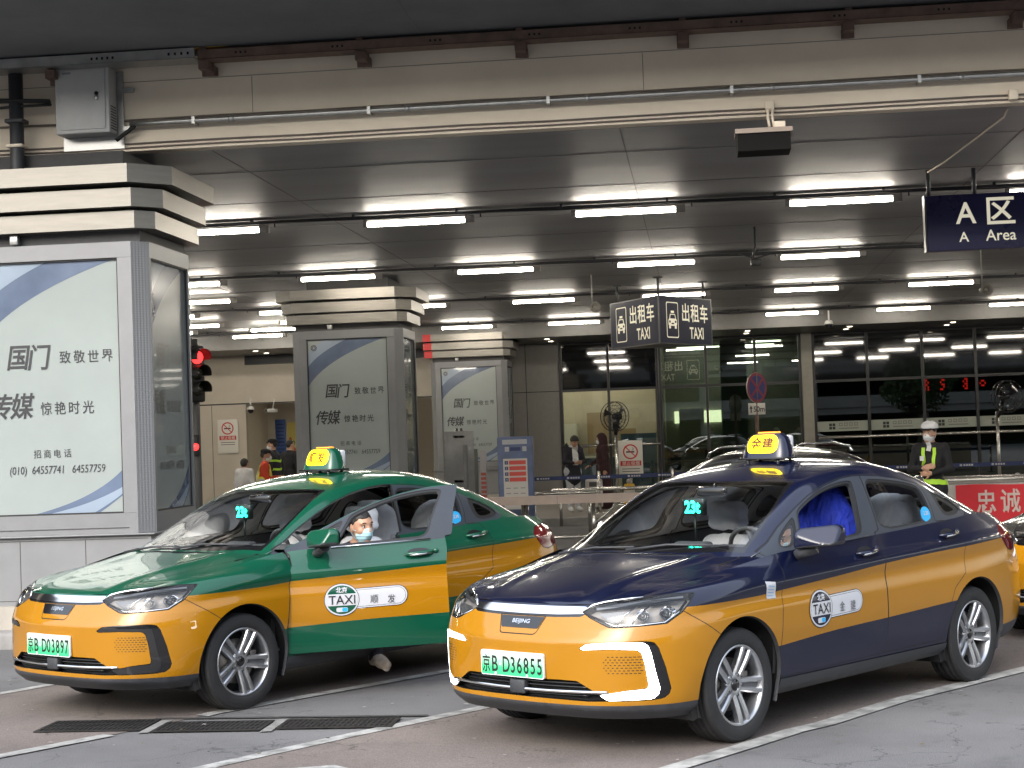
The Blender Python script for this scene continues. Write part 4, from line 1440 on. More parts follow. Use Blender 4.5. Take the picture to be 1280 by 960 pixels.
# ================================================================== added car park and trees behind the viewpoint, out of view, for reflections
M_CONC = mat('added_deck_concrete', (.30, .29, .275), .8, noise=.15, scale=.6)
M_CPD = mat('added_deck_dark_inside', (.03, .03, .032), .9)
t = thing('added_car_park', 'added concrete car park behind the viewpoint, unseen, for reflections', 'building', (0, -46, 0))
b = MB()
for k in range(4):
    z = 3.1 * k
    b.box(-75, 60, -18, 8, z + 2.6, z + 3.1, 0)
    b.box(-75, 60, 7.7, 8.15, z + 3.102, z + 3.95, 0)
for x in range(-72, 60, 8):
    b.box(x, x + .7, 6.6, 7.4, 0, 12.2, 0)
b.build('deck', M_CONC, t)
b = MB()
b.box(-75, 60, -18.2, -18.01, 0, 12, 0)
b.build('rear_wall', M_CPD, t)
def added_tree(x, y, h_, r_, label):
    t = thing('tree', label, 'tree', (x, y, 0), 0, 'added trees behind the viewpoint')
    b = MB()
    b.tube([(0, 0, 0), (.1, .05, h_ * .3), (0, .1, h_ * .6)], [.16, .12, .06], 0, 8)
    for k in range(6):
        a = k * 1.05
        b.tube([(.05, .05, h_ * .35), (r_ * .6 * math.cos(a), r_ * .6 * math.sin(a), h_ * .68)], [.06, .02], 0, 6)
    b.build('trunk', mat('bark', (.09, .07, .05), .9, noise=.3), t)
    b = MB()
    vs, fs = [], []
    for k in range(2600):
        u = random.random() ** .4
        th, ph = random.random() * 6.283, math.acos(2 * random.random() - 1)
        c = Vector((r_ * u * math.sin(ph) * math.cos(th), r_ * u * math.sin(ph) * math.sin(th), h_ * .68 + h_ * .32 * u * math.cos(ph)))
        c += Vector((math.sin(c.z * 3), math.cos(c.x * 3), 0)) * .2
        d1 = Vector((random.gauss(0, 1), random.gauss(0, 1), random.gauss(0, 1))).normalized() * .16
        d2 = d1.orthogonal().normalized() * .09
        i = len(vs)
        vs += [c - d1, c + d2, c + d1, c - d2]
        fs.append((i, i + 1, i + 2, i + 3))
    b.add(vs, fs, 0)
    b.build('crown', mat('leaves', (.045, .075, .022), .7, noise=.3), t)
for x, y, h_, r_, lab in ((-30, -22, 7, 2.6, 'added broad tree for reflections, farthest left behind the viewpoint'), (-21, -24, 8, 2.8, 'added tall tree for reflections, second from left behind the viewpoint'), (14, -23, 6.5, 2.4, 'added tree for reflections, right of and behind the viewpoint'), (24, -21, 7.5, 2.7, 'added broad tree for reflections, farthest right behind the viewpoint')):
    added_tree(x, y, h_, r_, lab)
# ================================================================== the taxi: base surfaces
# car frame: x forward (0 at the front axle), y to the car's left, z up
def cubic(ts, ps, t):
    """natural cubic spline through ps at ts"""
    ts = np.asarray(ts, float); ps = np.asarray(ps, float)
    n = len(ts); h = np.diff(ts)
    A = np.eye(n); rhs = np.zeros_like(ps)
    for i in range(1, n - 1):
        A[i, i - 1], A[i, i], A[i, i + 1] = h[i - 1], 2 * (h[i - 1] + h[i]), h[i]
        rhs[i] = 6 * ((ps[i + 1] - ps[i]) / h[i] - (ps[i] - ps[i - 1]) / h[i - 1])
    M = np.linalg.solve(A, rhs)
    t = np.asarray(t, float)
    k = np.clip(np.searchsorted(ts, t) - 1, 0, n - 2)
    sh = (...,) + (None,) * (ps.ndim - 1)
    a = ((ts[k + 1] - t) / h[k])[sh]; b = ((t - ts[k]) / h[k])[sh]; hk = h[k][sh]
    return a * ps[k] + b * ps[k + 1] + ((a ** 3 - a) * M[k] + (b ** 3 - b) * M[k + 1]) * hk ** 2 / 6
def pchip(ts, ps, t):
    """shape-preserving cubic through ps at ts (no overshoot)"""
    ts = np.asarray(ts, float); ps = np.asarray(ps, float)
    h = np.diff(ts); hs = h.reshape((-1,) + (1,) * (ps.ndim - 1))
    d = np.diff(ps, axis=0) / hs
    m = np.zeros_like(ps)
    m[0], m[-1] = d[0], d[-1]
    w1 = 2 * hs[1:] + hs[:-1]; w2 = hs[1:] + 2 * hs[:-1]
    with np.errstate(divide='ignore', invalid='ignore'):
        mm = (w1 + w2) / (w1 / d[:-1] + w2 / d[1:])
    m[1:-1] = np.where(d[:-1] * d[1:] > 0, mm, 0)
    t = np.asarray(t, float)
    k = np.clip(np.searchsorted(ts, t, side='right') - 1, 0, len(ts) - 2)
    sh = (...,) + (None,) * (ps.ndim - 1)
    s = ((t - ts[k]) / h[k])[sh]; hk = h[k][sh]
    return ((2 * s ** 3 - 3 * s ** 2 + 1) * ps[k] + (s ** 3 - 2 * s ** 2 + s) * hk * m[k]
            + (-2 * s ** 3 + 3 * s ** 2) * ps[k + 1] + (s ** 3 - s ** 2) * hk * m[k + 1])

HOODZ = ([-.75, -.45, -.14, 0, .25, .5, .62, .72, .775, .803], [1.115, 1.08, 1.032, 1.006, .966, .918, .888, .858, .838, .822])
HOODW = ([-.75, -.42, 0, .25, .42, .6, .74, .803], [.80, .80, .745, .71, .675, .60, .47, .35])
def hood_z(x, y):
    x = np.asarray(x, float); y = np.abs(np.asarray(y, float))
    zc = pchip(*HOODZ, x)
    wd = np.maximum(pchip(*HOODW, np.clip(x, -.75, .803)), .3)
    q = np.clip(y / wd, 0, 1.4)
    z = zc - (.052 * np.clip(.55 - (x - .1) * .35, .25, .8) / .55) * q ** 2.6
    lin = .50 - .16 * np.clip((x + .2) / 1.0, 0, 1)
    z = z + .009 * np.exp(-((y - lin) / .05) ** 2) * np.clip((.80 - x) / .3, 0, 1)
    return z
# stations along the outline, front centre -> rear centre, for each ring from the bottom up: (x, y, z)
def _ring(front, side, rear):
    return front + side + rear
_SX = [0, -.42, -1.0, -1.52, -2.0, -2.4, -2.67, -3.08]
RINGS = [
    _ring([(.84, 0, .215), (.83, .25, .215), (.79, .46, .213), (.69, .64, .211), (.56, .755, .210), (.40, .80, .21)],
          [(x, .81, .212 + .004 * i) for i, x in enumerate(_SX)],
          [(-3.38, .74, .26), (-3.56, .58, .27), (-3.63, .3, .275), (-3.65, 0, .275)]),
    _ring([(.905, 0, .285), (.892, .25, .285), (.85, .48, .28), (.735, .68, .272), (.585, .80, .268), (.42, .848, .265)],
          [(x, .856, .262 + .004 * i) for i, x in enumerate(_SX)],
          [(-3.42, .78, .33), (-3.62, .6, .335), (-3.69, .3, .34), (-3.71, 0, .34)]),
    _ring([(.905, 0, .36), (.893, .25, .36), (.85, .48, .355), (.75, .685, .35), (.61, .808, .35), (.43, .868, .35)],
          [(x, .878, .35 + .003 * i) for i, x in enumerate(_SX)],
          [(-3.44, .80, .42), (-3.64, .61, .43), (-3.71, .3, .43), (-3.73, 0, .43)]),
    _ring([(.915, 0, .50), (.90, .25, .50), (.853, .46, .498), (.765, .672, .495), (.635, .80, .49), (.44, .882, .485)],
          [(0, .906, .49), (-.42, .897, .49), (-1.0, .893, .49), (-1.52, .893, .49), (-2.0, .893, .49), (-2.4, .90, .49), (-2.67, .908, .49), (-3.08, .895, .53)],
          [(-3.45, .815, .56), (-3.65, .62, .57), (-3.72, .3, .57), (-3.74, 0, .57)]),
    _ring([(.917, 0, .615), (.902, .25, .615), (.853, .455, .613), (.765, .668, .61), (.64, .797, .61), (.445, .885, .61)],
          [(0, .914, .62), (-.42, .908, .62), (-1.0, .904, .62), (-1.52, .904, .62), (-2.0, .905, .62), (-2.4, .912, .62), (-2.67, .916, .62), (-3.08, .898, .66)],
          [(-3.45, .81, .68), (-3.64, .62, .68), (-3.71, .3, .68), (-3.73, 0, .68)]),
    _ring([(.878, 0, .685), (.865, .25, .685), (.826, .455, .684), (.748, .664, .683), (.63, .79, .683), (.442, .880, .69)],
          [(0, .914, .71), (-.42, .908, .71), (-1.0, .904, .71), (-1.52, .904, .71), (-2.0, .906, .715), (-2.4, .912, .72), (-2.67, .916, .73), (-3.08, .893, .77)],
          [(-3.44, .80, .79), (-3.61, .62, .79), (-3.68, .3, .79), (-3.70, 0, .79)]),
    _ring([(.832, 0, .765), (.820, .25, .765), (.785, .452, .765), (.708, .655, .775), (.60, .775, .785), (.43, .862, .80)],
          [(0, .905, .83), (-.42, .903, .85), (-1.0, .901, .87), (-1.52, .902, .89), (-2.0, .904, .905), (-2.4, .908, .92), (-2.67, .910, .93), (-3.08, .88, .945)],
          [(-3.40, .79, .93), (-3.60, .62, .90), (-3.66, .3, .89), (-3.68, 0, .89)]),
    _ring([(.812, 0, .800), (.800, .25, .800), (.758, .448, .806), (.665, .625, .832), (.545, .728, .855), (.40, .80, .878)],
          [(0, .868, .915), (-.42, .874, .935), (-1.0, .876, .955), (-1.52, .878, .975), (-2.0, .880, .99), (-2.4, .882, 1.005), (-2.67, .874, 1.015), (-3.08, .83, 1.02)],
          [(-3.37, .75, 1.01), (-3.57, .60, .99), (-3.64, .3, .98), (-3.66, 0, .98)]),
]
_fr = []
for _y, _x in ((0, .803), (.25, .790), (.452, .742), (.60, .62), (.675, .44), (.70, .30)):
    _fr.append((_x, _y, float(hood_z(_x, _y))))
RINGS.append(_ring(_fr, [(0, .757, float(hood_z(0, .757)) + .004), (-.42, .822, 1.02), (-1.0, .845, 1.038), (-1.52, .846, 1.062), (-2.0, .843, 1.083), (-2.4, .832, 1.102), (-2.67, .812, 1.112), (-3.05, .758, 1.118)],
                   [(-3.30, .68, 1.10), (-3.50, .56, 1.083), (-3.58, .3, 1.083), (-3.60, 0, 1.083)]))
_F = RINGS[6]
_c = []
for _i, (_x, _y, _z) in enumerate(_F):
    k_ = 1.0 if 6 <= _i <= 12 else (.45 if _i in (5, 13) else 0)
    _m = RINGS[5][_i]
    t_ = .62
    _c.append((_x * t_ + _m[0] * (1 - t_), _y * t_ + _m[1] * (1 - t_) - .010 * k_, _z * t_ + _m[2] * (1 - t_)))
RINGS.insert(6, _c)
RINGS[7] = [(_x, _y + (.004 if 6 <= _i <= 12 else 0), _z + (.012 if 6 <= _i <= 12 else 0)) for _i, (_x, _y, _z) in enumerate(RINGS[7])]
RG = np.array(RINGS)                       # (ring, station, 3)
def wrap_grid(nu=400, nv=110):
    D = RG[4]
    t = np.concatenate([[0], np.cumsum(np.linalg.norm(np.diff(D, axis=0), axis=1))])
    tt = np.linspace(0, t[-1], nu)
    full = np.concatenate([RG[:, :0:-1] * [1, -1, 1], RG], 1)      # mirror so the seam is smooth
    tf = np.concatenate([-t[:0:-1], t])
    U = np.stack([cubic(tf, full[k], tt) for k in range(len(RG))])  # (ring, nu, 3)
    vz = np.linalg.norm(np.diff(U, axis=0), axis=2).mean(1)
    s = np.concatenate([[0], np.cumsum(vz)])
    return pchip(s, U, np.linspace(0, s[-1], nv)).transpose(1, 0, 2)  # (nu, nv, 3)
CABX = [-.02, -.14, -.35, -.6, -.85, -1.09, -1.3, -1.6, -1.95, -2.3, -2.6, -2.85, -3.1, -3.22]
CABZ = [.985, 1.032, 1.123, 1.225, 1.335, 1.432, 1.492, 1.538, 1.547, 1.510, 1.430, 1.325, 1.195, 1.12]
CABYA = [.73, .715, .693, .662, .632, .606, .603, .608, .606, .596, .590, .590, .612, .62]
CABZA = [.90, .945, 1.03, 1.160, 1.293, 1.400, 1.447, 1.476, 1.472, 1.42, 1.345, 1.262, 1.148, 1.08]
CABYB = [.80, .80, .81, .828, .836, .838, .84, .84, .836, .824, .805, .785, .755, .74]
CABZB = [.86, .90, .96, .98, 1.00, 1.01, 1.02, 1.035, 1.05, 1.065, 1.08, 1.085, 1.07, 1.05]
def cabin_grid(nx=170, ns=64):
    xs = np.linspace(-.02, -3.22, nx)
    o = np.argsort(CABX)
    g = lambda a: cubic(np.array(CABX)[o], np.array(a)[o], xs)
    zc, ya, za, yb, zb = map(g, (CABZ, CABYA, CABZA, CABYB, CABZB))
    out = np.zeros((nx, ns, 3))
    q = np.linspace(0, 1, 120)
    for i in range(nx):
        y1 = q * ya[i]
        z1 = zc[i] - (zc[i] - za[i]) * (.72 * q ** 2 + .28 * q ** 7)
        y2 = ya[i] + (yb[i] - ya[i]) * (q + .10 * np.sin(math.pi * q))
        z2 = za[i] + (zb[i] - za[i]) * q
        p = np.concatenate([np.stack([y1, z1], 1), np.stack([y2, z2], 1)[1:]])
        L = np.concatenate([[0], np.cumsum(np.linalg.norm(np.diff(p, axis=0), axis=1))])
        m = 400
        u = np.linspace(0, L[-1], m)
        p = np.stack([np.interp(u, L, p[:, 0]), np.interp(u, L, p[:, 1])], 1)
        sg = .022 / (L[-1] / m)
        kk = np.arange(-int(3 * sg), int(3 * sg) + 1); kr = np.exp(-.5 * (kk / sg) ** 2); kr /= kr.sum()
        pad = len(kk) // 2
        mir = p[1:pad + 1][::-1] * [-1, 1]                     # symmetric across the centre line
        ext = 2 * p[-1] - p[-pad - 1:-1][::-1]
        e = np.concatenate([mir, p, ext])
        p = np.stack([np.convolve(e[:, c], kr, 'valid') for c in (0, 1)], 1)
        L = np.concatenate([[0], np.cumsum(np.linalg.norm(np.diff(p, axis=0), axis=1))])
        u = np.linspace(0, L[-1], ns)
        out[i, :, 0] = xs[i]
        out[i, :, 1] = np.interp(u, L, p[:, 0])
        out[i, :, 2] = np.interp(u, L, p[:, 1])
    out[:, 0, 1] = 0
    return out
def hood_grid(nx=70, ny=56):
    xs = np.linspace(.803, -.36, nx)
    out = np.zeros((nx, ny, 3))
    for i, x in enumerate(xs):
        wd = float(np.interp(x, [p[0] for p in RINGS[-1][:8]][::-1], [p[1] for p in RINGS[-1][:8]][::-1])) + .003
        ys = np.linspace(0, wd, ny)
        out[i] = np.stack([np.full(ny, x), ys, hood_z(x, ys)], 1)
    return out
def trunk_grid(nx=30, ny=40):
    out = np.zeros((nx, ny, 3))
    for i, x in enumerate(np.linspace(-2.9, -3.6, nx)):
        yg = np.interp(-x, [3.05, 3.30, 3.50, 3.58, 3.60], [.758, .68, .56, .3, .02])
        zg = np.interp(-x, [3.05, 3.30, 3.50, 3.58, 3.60], [1.118, 1.10, 1.083, 1.083, 1.083])
        q = np.linspace(0, 1, ny)
        out[i] = np.stack([np.full(ny, x), q * yg, zg + .012 * (1 - q ** 2) * min(1, (3.6 + x) / .1)], 1)
    return out
# ------------------------------------------------------------------ patches that can be cut along outlines
class Patch:
    def __init__(s, v, n, f):
        s.v, s.n, s.f = np.asarray(v, float).reshape(-1, 3), np.asarray(n, float).reshape(-1, 3), f
    def split(s, val):
        """cut along val == 0: returns (val > 0, val < 0)"""
        val = np.where(np.abs(val) < 1e-7, 1e-7, val)
        pos = val > 0
        nv, nn = [], []
        cache = {}
        base = len(s.v)
        A, B = [], []
        for f in s.f:
            k = sum(1 for i in f if pos[i])
            if k == len(f):
                A.append(f)
            elif k == 0:
                B.append(f)
            else:
                a, b = [], []
                L = len(f)
                for j in range(L):
                    i0, i1 = f[j], f[(j + 1) % L]
                    (a if pos[i0] else b).append(i0)
                    if pos[i0] != pos[i1]:
                        e = (i0, i1) if i0 < i1 else (i1, i0)
                        if e not in cache:
                            t = val[e[0]] / (val[e[0]] - val[e[1]])
                            cache[e] = base + len(nv)
                            nv.append(s.v[e[0]] * (1 - t) + s.v[e[1]] * t)
                            nn.append(s.n[e[0]] * (1 - t) + s.n[e[1]] * t)
                        a.append(cache[e]); b.append(cache[e])
                if len(a) > 2: A.append(a)
                if len(b) > 2: B.append(b)
        V = np.concatenate([s.v, nv]) if nv else s.v
        N = np.concatenate([s.n, nn]) if nn else s.n
        return Patch(V, N, A).compact(), Patch(V, N, B).compact()
    def compact(s):
        if not s.f:
            return Patch(np.zeros((0, 3)), np.zeros((0, 3)), [])
        u = np.unique(np.concatenate([np.asarray(f) for f in s.f]))
        mp = -np.ones(len(s.v), int); mp[u] = np.arange(len(u))
        return Patch(s.v[u], s.n[u], [[int(mp[i]) for i in f] for f in s.f])
    def mirror(s):
        return Patch(s.v * [1, -1, 1], s.n * [1, -1, 1], [f[::-1] for f in s.f])
    def offset(s, d):
        nn = s.n / np.maximum(np.linalg.norm(s.n, axis=1, keepdims=True), 1e-9)
        return Patch(s.v + nn * d, s.n.copy(), [list(f) for f in s.f])
    def flip(s):
        return Patch(s.v, -s.n, [f[::-1] for f in s.f])
    def boundary(s):
        from collections import Counter
        c = Counter()
        for f in s.f:
            for j in range(len(f)):
                c[(f[j], f[(j + 1) % len(f)])] += 1
        return [e for e in c if (e[1], e[0]) not in c]
    def with_rim(s, depth, n_in=None):
        """adds side walls along the open border, depth along -normal"""
        be = s.boundary()
        o = s.offset(-depth)
        V = np.concatenate([s.v, s.v, o.v]); k = len(s.v)
        N = np.concatenate([s.n, s.n, s.n])
        F = [list(f) for f in s.f] + [[a + k, a + 2 * k, b + 2 * k, b + k] for a, b in be]
        # rim normals: across the border
        return Patch(V, N, F), len(s.f)
def join(ps):
    v, n, f, o = [], [], [], 0
    for p in ps:
        if not len(p.f): continue
        v.append(p.v); n.append(p.n); f += [[i + o for i in q] for q in p.f]; o += len(p.v)
    return Patch(np.concatenate(v), np.concatenate(n), f)
def grid_patch(G, flip=False):
    a, b = G.shape[:2]
    du = np.gradient(G, axis=0); dv = np.gradient(G, axis=1)
    N = np.cross(du, dv)
    N /= np.maximum(np.linalg.norm(N, axis=2, keepdims=True), 1e-12)
    idx = np.arange(a * b).reshape(a, b)
    F = np.stack([idx[:-1, :-1], idx[1:, :-1], idx[1:, 1:], idx[:-1, 1:]], -1).reshape(-1, 4)
    if flip:
        N = -N; F = F[:, ::-1]
    return Patch(G.reshape(-1, 3), N.reshape(-1, 3), F.tolist())
def poly_sdf(P2, poly):
    """signed distance to a closed polygon, positive inside"""
    P2 = np.asarray(P2, float); V = np.asarray(poly, float)
    d = np.full(len(P2), 1e9); ins = np.zeros(len(P2), bool)
    for i in range(len(V)):
        a, b = V[i], V[(i + 1) % len(V)]
        e = b - a; w_ = P2 - a
        t = np.clip((w_ @ e) / max(e @ e, 1e-12), 0, 1)
        d = np.minimum(d, np.linalg.norm(w_ - t[:, None] * e, axis=1))
        c = ((a[1] <= P2[:, 1]) != (b[1] <= P2[:, 1]))
        with np.errstate(divide='ignore', invalid='ignore'):
            xi = a[0] + (P2[:, 1] - a[1]) / (b[1] - a[1] if b[1] != a[1] else 1e-12) * e[0]
        ins ^= c & (P2[:, 0] < xi)
    return np.where(ins, d, -d)
def smooth_poly(p, it=2, keep=()):
    """Chaikin corner rounding"""
    p = [np.asarray(q, float) for q in p]
    for _ in range(it):
        o = []
        for i in range(len(p)):
            a, b = p[i], p[(i + 1) % len(p)]
            o += [a * .75 + b * .25, a * .25 + b * .75]
        p = o
    return np.array(p)
SIDE = lambda P: P[:, [0, 2]]
FRNT = lambda P: P[:, [1, 2]]
TOPV = lambda P: P[:, [0, 1]]
DIAG = lambda P: np.stack([(P[:, 1] - P[:, 0]) / math.sqrt(2), P[:, 2]], 1)
BASE_WRAP = grid_patch(wrap_grid())
BASE_CABIN = grid_patch(cabin_grid(), True)
BASE_HOOD = grid_patch(hood_grid(), True)
BASE_TRUNK = grid_patch(trunk_grid(), True)
# ================================================================== the taxi: cut into panels
ARCH = ((0.0, .325), (-2.67, .325))
ARCH_R = .383
P_HL = [(-.270, .783), (-.217, .818), (-.088, .841), (.035, .854), (.132, .862), (.220, .870), (.345, .868), (.316, .833), (.264, .776), (.171, .722), (.017, .714), (-.114, .707), (-.149, .711), (-.234, .755)]
P_DRL = [(-.302, .595), (-.266, .619), (-.140, .629), (.029, .629), (.061, .612), (.075, .572), (.096, .469), (.118, .381), (.109, .349), (.078, .326), (-.162, .320), (-.205, .348), (-.071, .370), (.052, .380), (.056, .407), (.041, .514), (.024, .574), (.001, .592), (-.142, .597), (-.291, .590)]
P_BLK = [(-.309, .595), (-.268, .623), (-.140, .634), (.045, .636), (.094, .629), (.118, .601), (.155, .492), (.182, .376), (.170, .346), (.139, .325), (.078, .317), (-.165, .314), (-.215, .348), (-.071, .374), (.049, .385), (.052, .407), (.037, .514), (.020, .572), (.0, .588), (-.142, .592), (-.291, .586)]
P_GRL = [(-.1, .424), (.308, .424), (.413, .421), (.448, .401), (.510, .368), (.60, .360), (.60, .316), (.485, .312), (.302, .316), (-.1, .318)]
P_BADGE = [(-.1, .752), (.166, .752), (.138, .690), (-.1, .690)]
P_BADGE2 = [(-.1, .757), (.172, .757), (.138, .672), (.125, .660), (-.1, .660)]
P_BAR = [(-.1, .811), (.41, .811), (.448, .792), (.43, .775), (.25, .768), (-.1, .765)]
P_BARSH = [(-.1, .775), (.43, .780), (.40, .760), (.25, .755), (-.1, .752)]
P_TAIL = [(-3.05, .972), (-3.14, 1.028), (-3.30, 1.042), (-3.56, 1.045), (-3.80, 1.04), (-3.80, .90), (-3.52, .89), (-3.25, .845), (-3.175, .86), (-3.10, .92)]
P_DLO = [(-.36, 1.012), (-.521, 1.078), (-.669, 1.157), (-.890, 1.258), (-1.058, 1.324), (-1.259, 1.382), (-1.458, 1.418), (-1.593, 1.428), (-1.704, 1.427), (-1.889, 1.416), (-2.129, 1.388), (-2.395, 1.341), (-2.493, 1.307), (-2.70, 1.226), (-2.80, 1.170), (-2.815, 1.141), (-2.76, 1.113), (-2.559, 1.100), (-2.245, 1.091), (-1.951, 1.077), (-1.595, 1.064), (-1.259, 1.048), (-.515, 1.020), (-.40, .995)]
P_WF = [(-.885, 1.246), (-.956, 1.281), (-1.118, 1.341), (-1.254, 1.376), (-1.395, 1.399), (-1.555, 1.408), (-1.541, 1.369), (-1.453, 1.209), (-1.408, 1.075), (-1.255, 1.066), (-.967, 1.050), (-.690, 1.040), (-.765, 1.081), (-.862, 1.218)]
P_WT = [(-.633, 1.118), (-.820, 1.215), (-.838, 1.212), (-.742, 1.081), (-.655, 1.042), (-.585, 1.046), (-.576, 1.066)]
P_WR = [(-1.683, 1.407), (-1.858, 1.401), (-2.015, 1.387), (-2.198, 1.366), (-2.364, 1.335), (-2.343, 1.259), (-2.321, 1.200), (-2.289, 1.108), (-1.996, 1.094), (-1.597, 1.083), (-1.633, 1.262)]
P_WQ = [(-2.486, 1.301), (-2.563, 1.279), (-2.712, 1.222), (-2.771, 1.170), (-2.741, 1.147), (-2.649, 1.126), (-2.477, 1.122), (-2.450, 1.194)]
P_FD = [(-.385, .318), (-.365, .50), (-.40, .83), (-.44, .93), (-.43, 1.00), (-.395, 1.035), (-.521, 1.084), (-.669, 1.163), (-.890, 1.265), (-1.058, 1.331), (-1.259, 1.389), (-1.458, 1.425), (-1.593, 1.435), (-1.672, 1.435), (-1.662, 1.40), (-1.617, 1.262), (-1.583, 1.084), (-1.53, 1.078), (-1.536, .986), (-1.522, .907), (-1.532, .541), (-1.54, .330)]
P_RD = [(-1.545, .330), (-1.537, .541), (-1.527, .907), (-1.541, .986), (-1.537, 1.083), (-1.590, 1.088), (-1.624, 1.262), (-1.669, 1.40), (-1.679, 1.437), (-1.704, 1.434), (-1.889, 1.424), (-2.129, 1.395), (-2.405, 1.346), (-2.39, 1.30), (-2.36, 1.20), (-2.315, 1.10), (-2.44, 1.098), (-2.505, 1.03), (-2.512, .95), (-2.512, .87), (-2.505, .75), (-2.36, .66), (-2.245, .45), (-2.235, .335)]
P_WSH = [(-.152, -.1), (-.158, .1), (-.185, .35), (-.25, .52), (-.335, .680), (-.60, .638), (-.85, .584), (-1.112, .530), (-1.088, .3), (-1.068, .1), (-1.066, -.1)]
P_RWIN = [(-2.33, -.1), (-2.34, .3), (-2.38, .50), (-2.95, .53), (-3.06, .45), (-3.12, .25), (-3.13, -.1)]
HOODLINE = [(.84, .40), (.785, .425), (.606, .511), (.394, .577), (.146, .625), (-.09, .672), (-.27, .70), (-.30, .66), (-.22, .50), (-.13, .30), (-.10, .1), (-.10, -.2), (.84, -.2)]
BANDTOP = ([-3.2, -3.0, -2.5, -2.04, -1.5, -1.0, -.41, -.125, .17, .40, 1.0], [.945, .94, .922, .908, .885, .853, .82, .806, .802, .80, .80])
BANDBOT = ([-3.2, -2.26, -1.53, -.98, -.335, .5], [.605, .572, .548, .534, .502, .47])
GAP = .0028

def in_poly(p, poly, view, extra=None):
    s = poly_sdf(view(p.v), poly)
    return s if extra is None else np.minimum(s, extra(p.v))
def cut_gap(p, sd):
    """split p by a shut line: (inside, outside, thin dark gap)"""
    a, rest = p.split(sd - GAP)
    g, b = rest.split(poly_last(rest, sd, p) + GAP)
    return a, b, g
def shut(p, poly, view, extra=None):
    a, rest = p.split(in_poly(p, poly, view, extra) - GAP)
    g, b = rest.split(in_poly(rest, poly, view, extra) + GAP)
    return a, b, g

